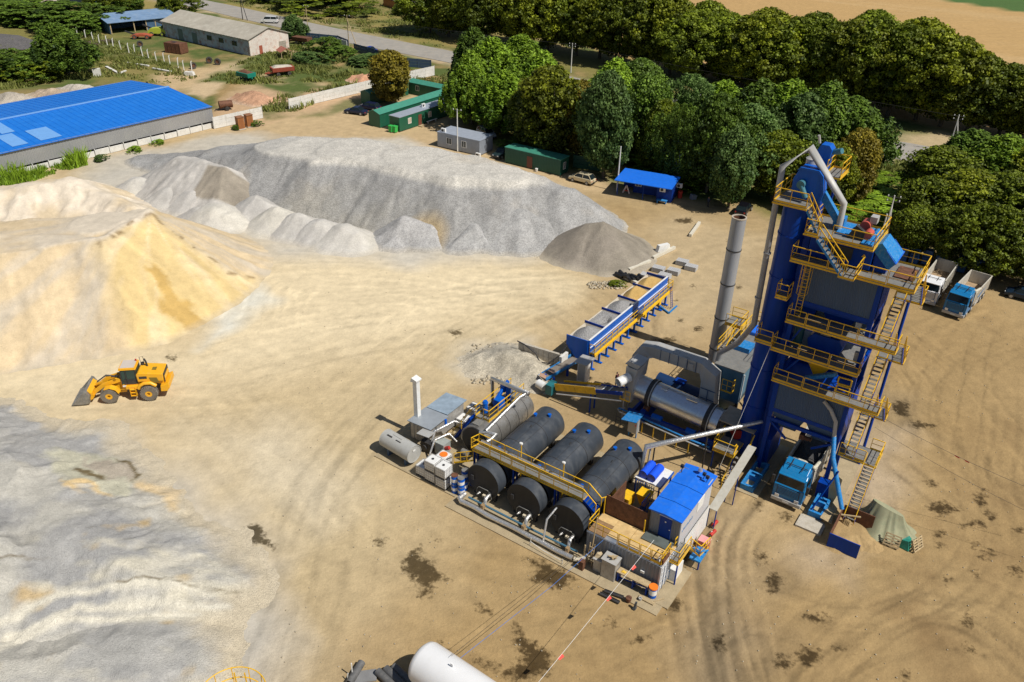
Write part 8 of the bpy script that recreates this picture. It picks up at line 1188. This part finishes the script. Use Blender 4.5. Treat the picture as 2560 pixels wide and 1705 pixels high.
# cars
def car(name, label, cat, p, rz, L_, paint, kind='sedan', hgt_=1.45, wd=1.75, group='parked cars'):
    t = T(name, label, cat, loc=p, rot=rz, group=group); h = hgt_; b = h*.56; w2 = wd/2
    prof = {'sedan': [(0, .35), (0, b*.85), (.06, b), (.26, b+.08), (.74, b+.1), (.98, b+.05), (1, b*.8), (1, .35)], 'wagon': [(0, .35), (0, b*.8), (.05, b*.95), (.22, b+.12), (.96, b+.16), (1, b*.9), (1, .35)], 'van': [(0, .4), (0, b*.75), (.04, b*.9), (.16, b+.1), (.98, b+.15), (1, b), (1, .4)]}[kind]
    gh = {'sedan': [(.27, b+.06), (.40, h), (.66, h), (.82, b+.08)], 'wagon': [(.2, b+.08), (.36, h-.02), (.85, h), (.97, b+.12)], 'van': [(.13, b+.05), (.26, h-.05), (.95, h), (.985, b+.1)]}[kind]
    t.part('body', paint, MB().prism([(x*L_, z) for x, z in prof], -w2, w2), bevel=.09)
    def rg(k, ins): return [(x*L_, k*(w2-ins*(1 if z > h-.2 else .35)), z) for x, z in gh]
    t.part('windows', glass, MB().loft([rg(-1, .2), rg(1, .2)])); g0, g1 = gh[1][0]*L_, gh[2][0]*L_; t.part('roof', paint, MB().box(g0+.05, g1-.05, -w2+.2, w2-.2, h-.01, h+.035), bevel=.03); m = MB()
    for x, xt in ((gh[0][0]*L_, g0), (gh[3][0]*L_, g1), ((g0+g1)/2, (g0+g1)/2)):
        for s_ in (-1, 1): m.bar((x, s_*(w2-.05), b+.08), (xt, s_*(w2-.19), h), .07)
    t.part('pillar', paint, m)
    for x in (.19*L_, .8*L_):
        for y in (-w2+.08, w2-.08): o = t.part('wheel', rubber, MB().cyl((x, y-.11, .32), (x, y+.11, .32), .32, n=20)); t.part('rim', lgrey, MB().cyl((x, y-.125, .32), (x, y+.125, .32), .19, n=14), o)
    for s_ in (-1, 1): t.part('headlight', white, MB().box(-.015, .05, s_*(w2-.35)-.15, s_*(w2-.35)+.15, b*.68, b*.85)); t.part('tail_light', red, MB().box(L_-.04, L_+.015, s_*(w2-.2)-.1, s_*(w2-.2)+.1, b*.7, b*.95)); t.part('mirror', paint, MB().box(gh[0][0]*L_+.2, gh[0][0]*L_+.35, s_*(w2+.09)-.08, s_*(w2+.09)+.08, b+.1, b+.25))
    t.part('bumper', dark, MB().box(-.06, .1, -w2+.05, w2-.05, .3, .5).box(L_-.1, L_+.05, -w2+.05, w2-.05, .3, .5)); return t
pc = lambda n, c, r=.3: M(n, c, r, .2, var=.04, dirt=tuple(min(1, k*1.1+.03) for k in c), dirt_amt=.2)
a, b = P(1427, 448), P(1474, 460); car('estate_car', 'cream estate car parked at the end of the long green container', 'car', a, math.atan2(b.y-a.y, b.x-a.x), 4.4, pc('cream_paint', (.62, .54, .36)), 'wagon', 1.6)
a, b = P(865, 281), P(918, 288); car('sedan_car', 'dark blue old saloon with chrome bumper beside the yellowing tree', 'car', a, math.atan2(b.y-a.y, b.x-a.x), 4.8, pc('navy_paint', (.012, .02, .06)), 'sedan', 1.45)
a, b = P(902, 270), P(945, 277); car('sedan_car', 'dark blue car half hidden in the shade behind the old saloon', 'car', a, math.atan2(b.y-a.y, b.x-a.x), 4.5, pc('blue_black_paint', (.008, .012, .05)), 'wagon', 1.5)
a, b = P(655, 57), P(690, 58); car('minivan', 'white minivan driving on the road behind the barn', 'van', a, math.atan2(b.y-a.y, b.x-a.x), 4.9, pc('van_white', (.75, .75, .75)), 'van', 1.95, 1.9, 'vehicles on the road')
a, b = P(908, 128), P(934, 132); car('sedan_car', 'bright blue car behind the blue sheet fence', 'car', a, math.atan2(b.y-a.y, b.x-a.x), 4.3, pc('car_blue', (.01, .04, .3)), 'sedan')
a, b = P(1231, 350), P(1178, 322); car('off_road_car', 'silver grey off-roader parked behind the grey cabin under the trees', 'car', a, math.atan2(b.y-a.y, b.x-a.x), 4.6, pc('silver_paint', (.4, .42, .45)), 'wagon', 1.8, 1.85)
a, b = P(1238, 398), P(1262, 388); car('sedan_car', 'dark car nose showing left of the long green container', 'car', a, math.atan2(b.y-a.y, b.x-a.x), 4.3, pc('dark_green_paint', (.02, .04, .045)), 'sedan')
a, b = P(1845, 545), P(1868, 520); car('hatchback_car', 'black car with red tail lights in the shade right of the chimney', 'car', b, math.atan2(a.y-b.y, a.x-b.x), 4.2, pc('black_paint', (.006, .006, .01)), 'wagon')
a, b = P(1130, 230), P(1150, 240); car('sedan_car', 'dark car behind the far green cabin', 'car', a, math.atan2(b.y-a.y, b.x-a.x), 4.3, pc('plum_paint', (.03, .015, .04)), 'sedan')
a, b = P(2510, 735), P(2560, 748); car('hatchback_car', 'dark car in deep shade at the right edge', 'car', a, math.atan2(b.y-a.y, b.x-a.x), 4.3, pc('shade_blue_paint', (.012, .03, .06)), 'wagon')
# ---------------------------------------------------------------- people
def person(label, loc, rz, shirt, trousers, hair, reach=0):
    V = [(0, 0, .95), (0, 0, 1.15), (0, 0, 1.38), (0, .01, 1.48), (0, .02, 1.58), (0, .02, 1.70), (0, .02, 1.76)]; E_ = [(i, i+1) for i in range(6)]; Rr = [(.155, .105), (.14, .10), (.165, .105), (.055, .055), (.075, .085), (.085, .095), (.045, .05)]
    def add(p, par, r): V.append(p); Rr.append(r if isinstance(r, tuple) else (r, r)); E_.append((par, len(V)-1)); return len(V)-1
    for s_ in (-1, 1):
        a = add((s_*.10, 0, .86), 0, .09); a = add((s_*.12, -.03*s_, .50), a, .062); a = add((s_*.13, .0, .10), a, .042); add((s_*.14, -.16, .03), a, .04)
        a = add((s_*.19, 0, 1.41), 2, .06); a = add((s_*.24, .02, 1.14), a, .045); hnd = (s_*.22, -.26-.1*reach, 1.05+.25*reach); a = add(hnd, a, .03); c = Vector(hnd)
        for k, (dx, dz, l) in enumerate(((-.03, .0, .075), (-.01, .0, .085), (.01, 0, .08), (.03, 0, .065))): q = add((c.x+dx, c.y-.06, c.z+dz), a, .010); add((c.x+dx, c.y-.06-l*.6, c.z-.03), q, .008)
        add((c.x-s_*.05, c.y-.04, c.z+.01), a, .010)
    me = bpy.data.meshes.new('person'); me.from_pydata(V, E_, []); o = bpy.data.objects.new('person', me); COL.objects.link(o)
    sk = o.modifiers.new('skin', 'SKIN'); 
    for i, r in enumerate(Rr): me.skin_vertices[0].data[i].radius = r
    me.skin_vertices[0].data[0].use_root = True; ss = o.modifiers.new('sub', 'SUBSURF'); ss.levels = 2; ss.render_levels = 2
    dg = bpy.context.evaluated_depsgraph_get(); nm = bpy.data.meshes.new_from_object(o.evaluated_get(dg)); o.modifiers.clear(); o.data = nm; skin = M('skin', (.42, .24, .16), .55, var=.05)
    for m_ in (trousers, shirt, skin, hair, dark): nm.materials.append(m_)
    for p in nm.polygons: z = p.center.z; x = abs(p.center.x); y = p.center.y; p.material_index = 4 if z < .09 else 0 if (z < .97 and x < .19) else 3 if (z > 1.69 or (z > 1.6 and y > .05)) else 2 if (z > 1.46 or (y < -.14 and z > .8)) else 1; p.use_smooth = True
    o.location = loc; o.rotation_euler = (0, 0, rz); props(o, label, 'person'); 
    t = MB().cyl((-.03, -.075, 1.655), (-.03, -.085, 1.655), .011, n=8).cyl((.03, -.075, 1.655), (.03, -.085, 1.655), .011, n=8); e = bpy.data.objects.new('eyes', t.mesh('eyes')); e.data.materials.append(dark); COL.objects.link(e); e.parent = o
    t = MB().loft([[(-.015, -.07, 1.61), (.015, -.07, 1.61), (0, -.07, 1.65)], [(-.008, -.10, 1.615), (.008, -.10, 1.615), (0, -.085, 1.64)]]); e = bpy.data.objects.new('nose', t.mesh('nose')); e.data.materials.append(skin); COL.objects.link(e); e.parent = o; return o
person('person in dark red shirt and dark trousers standing behind the yellow conveyor', P(1540, 966), .8, M('dark_red_shirt', (.09, .02, .03), .8), M('dark_trousers', (.03, .03, .04), .8), M('dark_hair', (.02, .015, .01), .7), .6)
person('person in dark clothes standing in the tree shade right of the blue shed', P(1769, 518), 2.2, M('navy_shirt', (.02, .03, .06), .8), M('dark_trousers', ()), M('dark_hair', ()), 0)
# ---------------------------------------------------------------- wires and small ground things
def wire(label, pts, mat, r=.02, sag=.0, flags=(), name='cable'):
    out = []
    for a, b in zip(pts[:-1], pts[1:]):
        a, b = Vector(a), Vector(b)
        for i in range(8): t_ = i/8; q = a.lerp(b, t_); q.z -= 4*sag*t_*(1-t_); out.append(q)
    out.append(Vector(pts[-1])); o0 = out[0].copy(); t = T(name, label, 'cable', loc=o0); t.part('strand', mat, MB().tube([q-o0 for q in out], r, 5)); A, B_ = Vector(pts[0]), Vector(pts[-1])
    for f in flags: q = A.lerp(B_, f); q.z -= 4*sag*f*(1-f) if len(pts) == 2 else 0; d = (B_-A).normalized(); t.part('flag', M('flag_red', (.75, .08, .06), .7), MB().loft([[q-o0-d*.22, q-o0+d*.22, q-o0+d*.2+Vector((.1, -.05, -.12)), q-o0-d*.15+Vector((.2, 0, -.2))], [q-o0-d*.22+Vector((0, .01, .01)), q-o0+d*.22+Vector((0, .01, .01)), q-o0+d*.2+Vector((.1, -.04, -.11)), q-o0-d*.15+Vector((.2, .01, -.19))]]))
    return t
wire('bright blue cable from the rack across the deck to the bottom edge', [W(-18.4, 49.4, 2.5), P(1380, 1465, 2.6), P(1040, 1732, 2.2)], M('cable_blue', (.03, .16, .5), .5), .016); wire('thin dark cable from the pipeline to the white tank lug', [P(1430, 1396, 1.0), P(1128, 1640, 3.6)], dark, .013)
wire('white tape line with red flags from the container deck to the bottom edge', [P(1635, 1350, 4.2), P(1330, 1725, 3.2)], white, .014, .1, (.2, .42, .8)); wire('dark power cable over the brown ground right of the tower', [W(-5.4, 60, 9.3), P(2700, 1270, 5)], dark, .014, .4, (.4, .45, .75)); wire('second dark power cable below the flagged one', [W(-5.4, 59.5, 8.5), P(2700, 1340, 4)], dark, .012, .4); wire('thin white guy wire from the tower platform down past the long pipe', [W(-14.4, 59.0, 13.5), W(-16.0, 55.6, 0.1)], white, .016)
wire('pair of power lines between the poles by the road', [P(607, 49)+Vector((0, 0, 7.8)), P(771, 84)+Vector((0, 0, 7.4)), P(873, 119)+Vector((0, 0, 8)), P(1427, 182)+Vector((0, 0, 6.7)), P(2370, 380)+Vector((0, 0, 6.7))], dark, .025, .4)
# scattered stones and clods: nobody could count them
r_ = np.random.RandomState(12); co = []; n = 600; pxs = np.concatenate([r_.uniform(700, 2560, n), r_.uniform(1180, 1330, 260), r_.uniform(1470, 1560, 160)]); pys = np.concatenate([r_.uniform(560, 1700, n), r_.uniform(860, 960, 260), r_.uniform(705, 722, 160)])
for i, (a, b) in enumerate(zip(pxs, pys)):
    p = P(a, b); s_ = r_.uniform(.02, .045) if i < n else r_.uniform(.05, .15); d = r_.randn(8, 3)*.2; k = np.array([(-1, -1, -1), (1, -1, -1), (1, 1, -1), (-1, 1, -1), (-1, -1, 1), (1, -1, 1), (1, 1, 1), (-1, 1, 1)])+d; co.append(k*s_*np.array([1, 1, .7])+np.array([p.x, p.y, -.02+s_*.3]))
co = np.concatenate(co); q = np.array([(0, 3, 2, 1), (4, 5, 6, 7), (0, 1, 5, 4), (1, 2, 6, 5), (2, 3, 7, 6), (3, 0, 4, 7)]); q = (q[None]+np.arange(len(co)//8)[:, None, None]*8).reshape(-1, 4)
me = npmesh('loose_stones', co, q, M('loose_stone', (.42, .36, .26), .9, var=.3, scale=3)); o = bpy.data.objects.new('loose_stones', me); COL.objects.link(o); props(o, 'loose stones and clods scattered over the sandy yard', 'stones', kind='stuff')
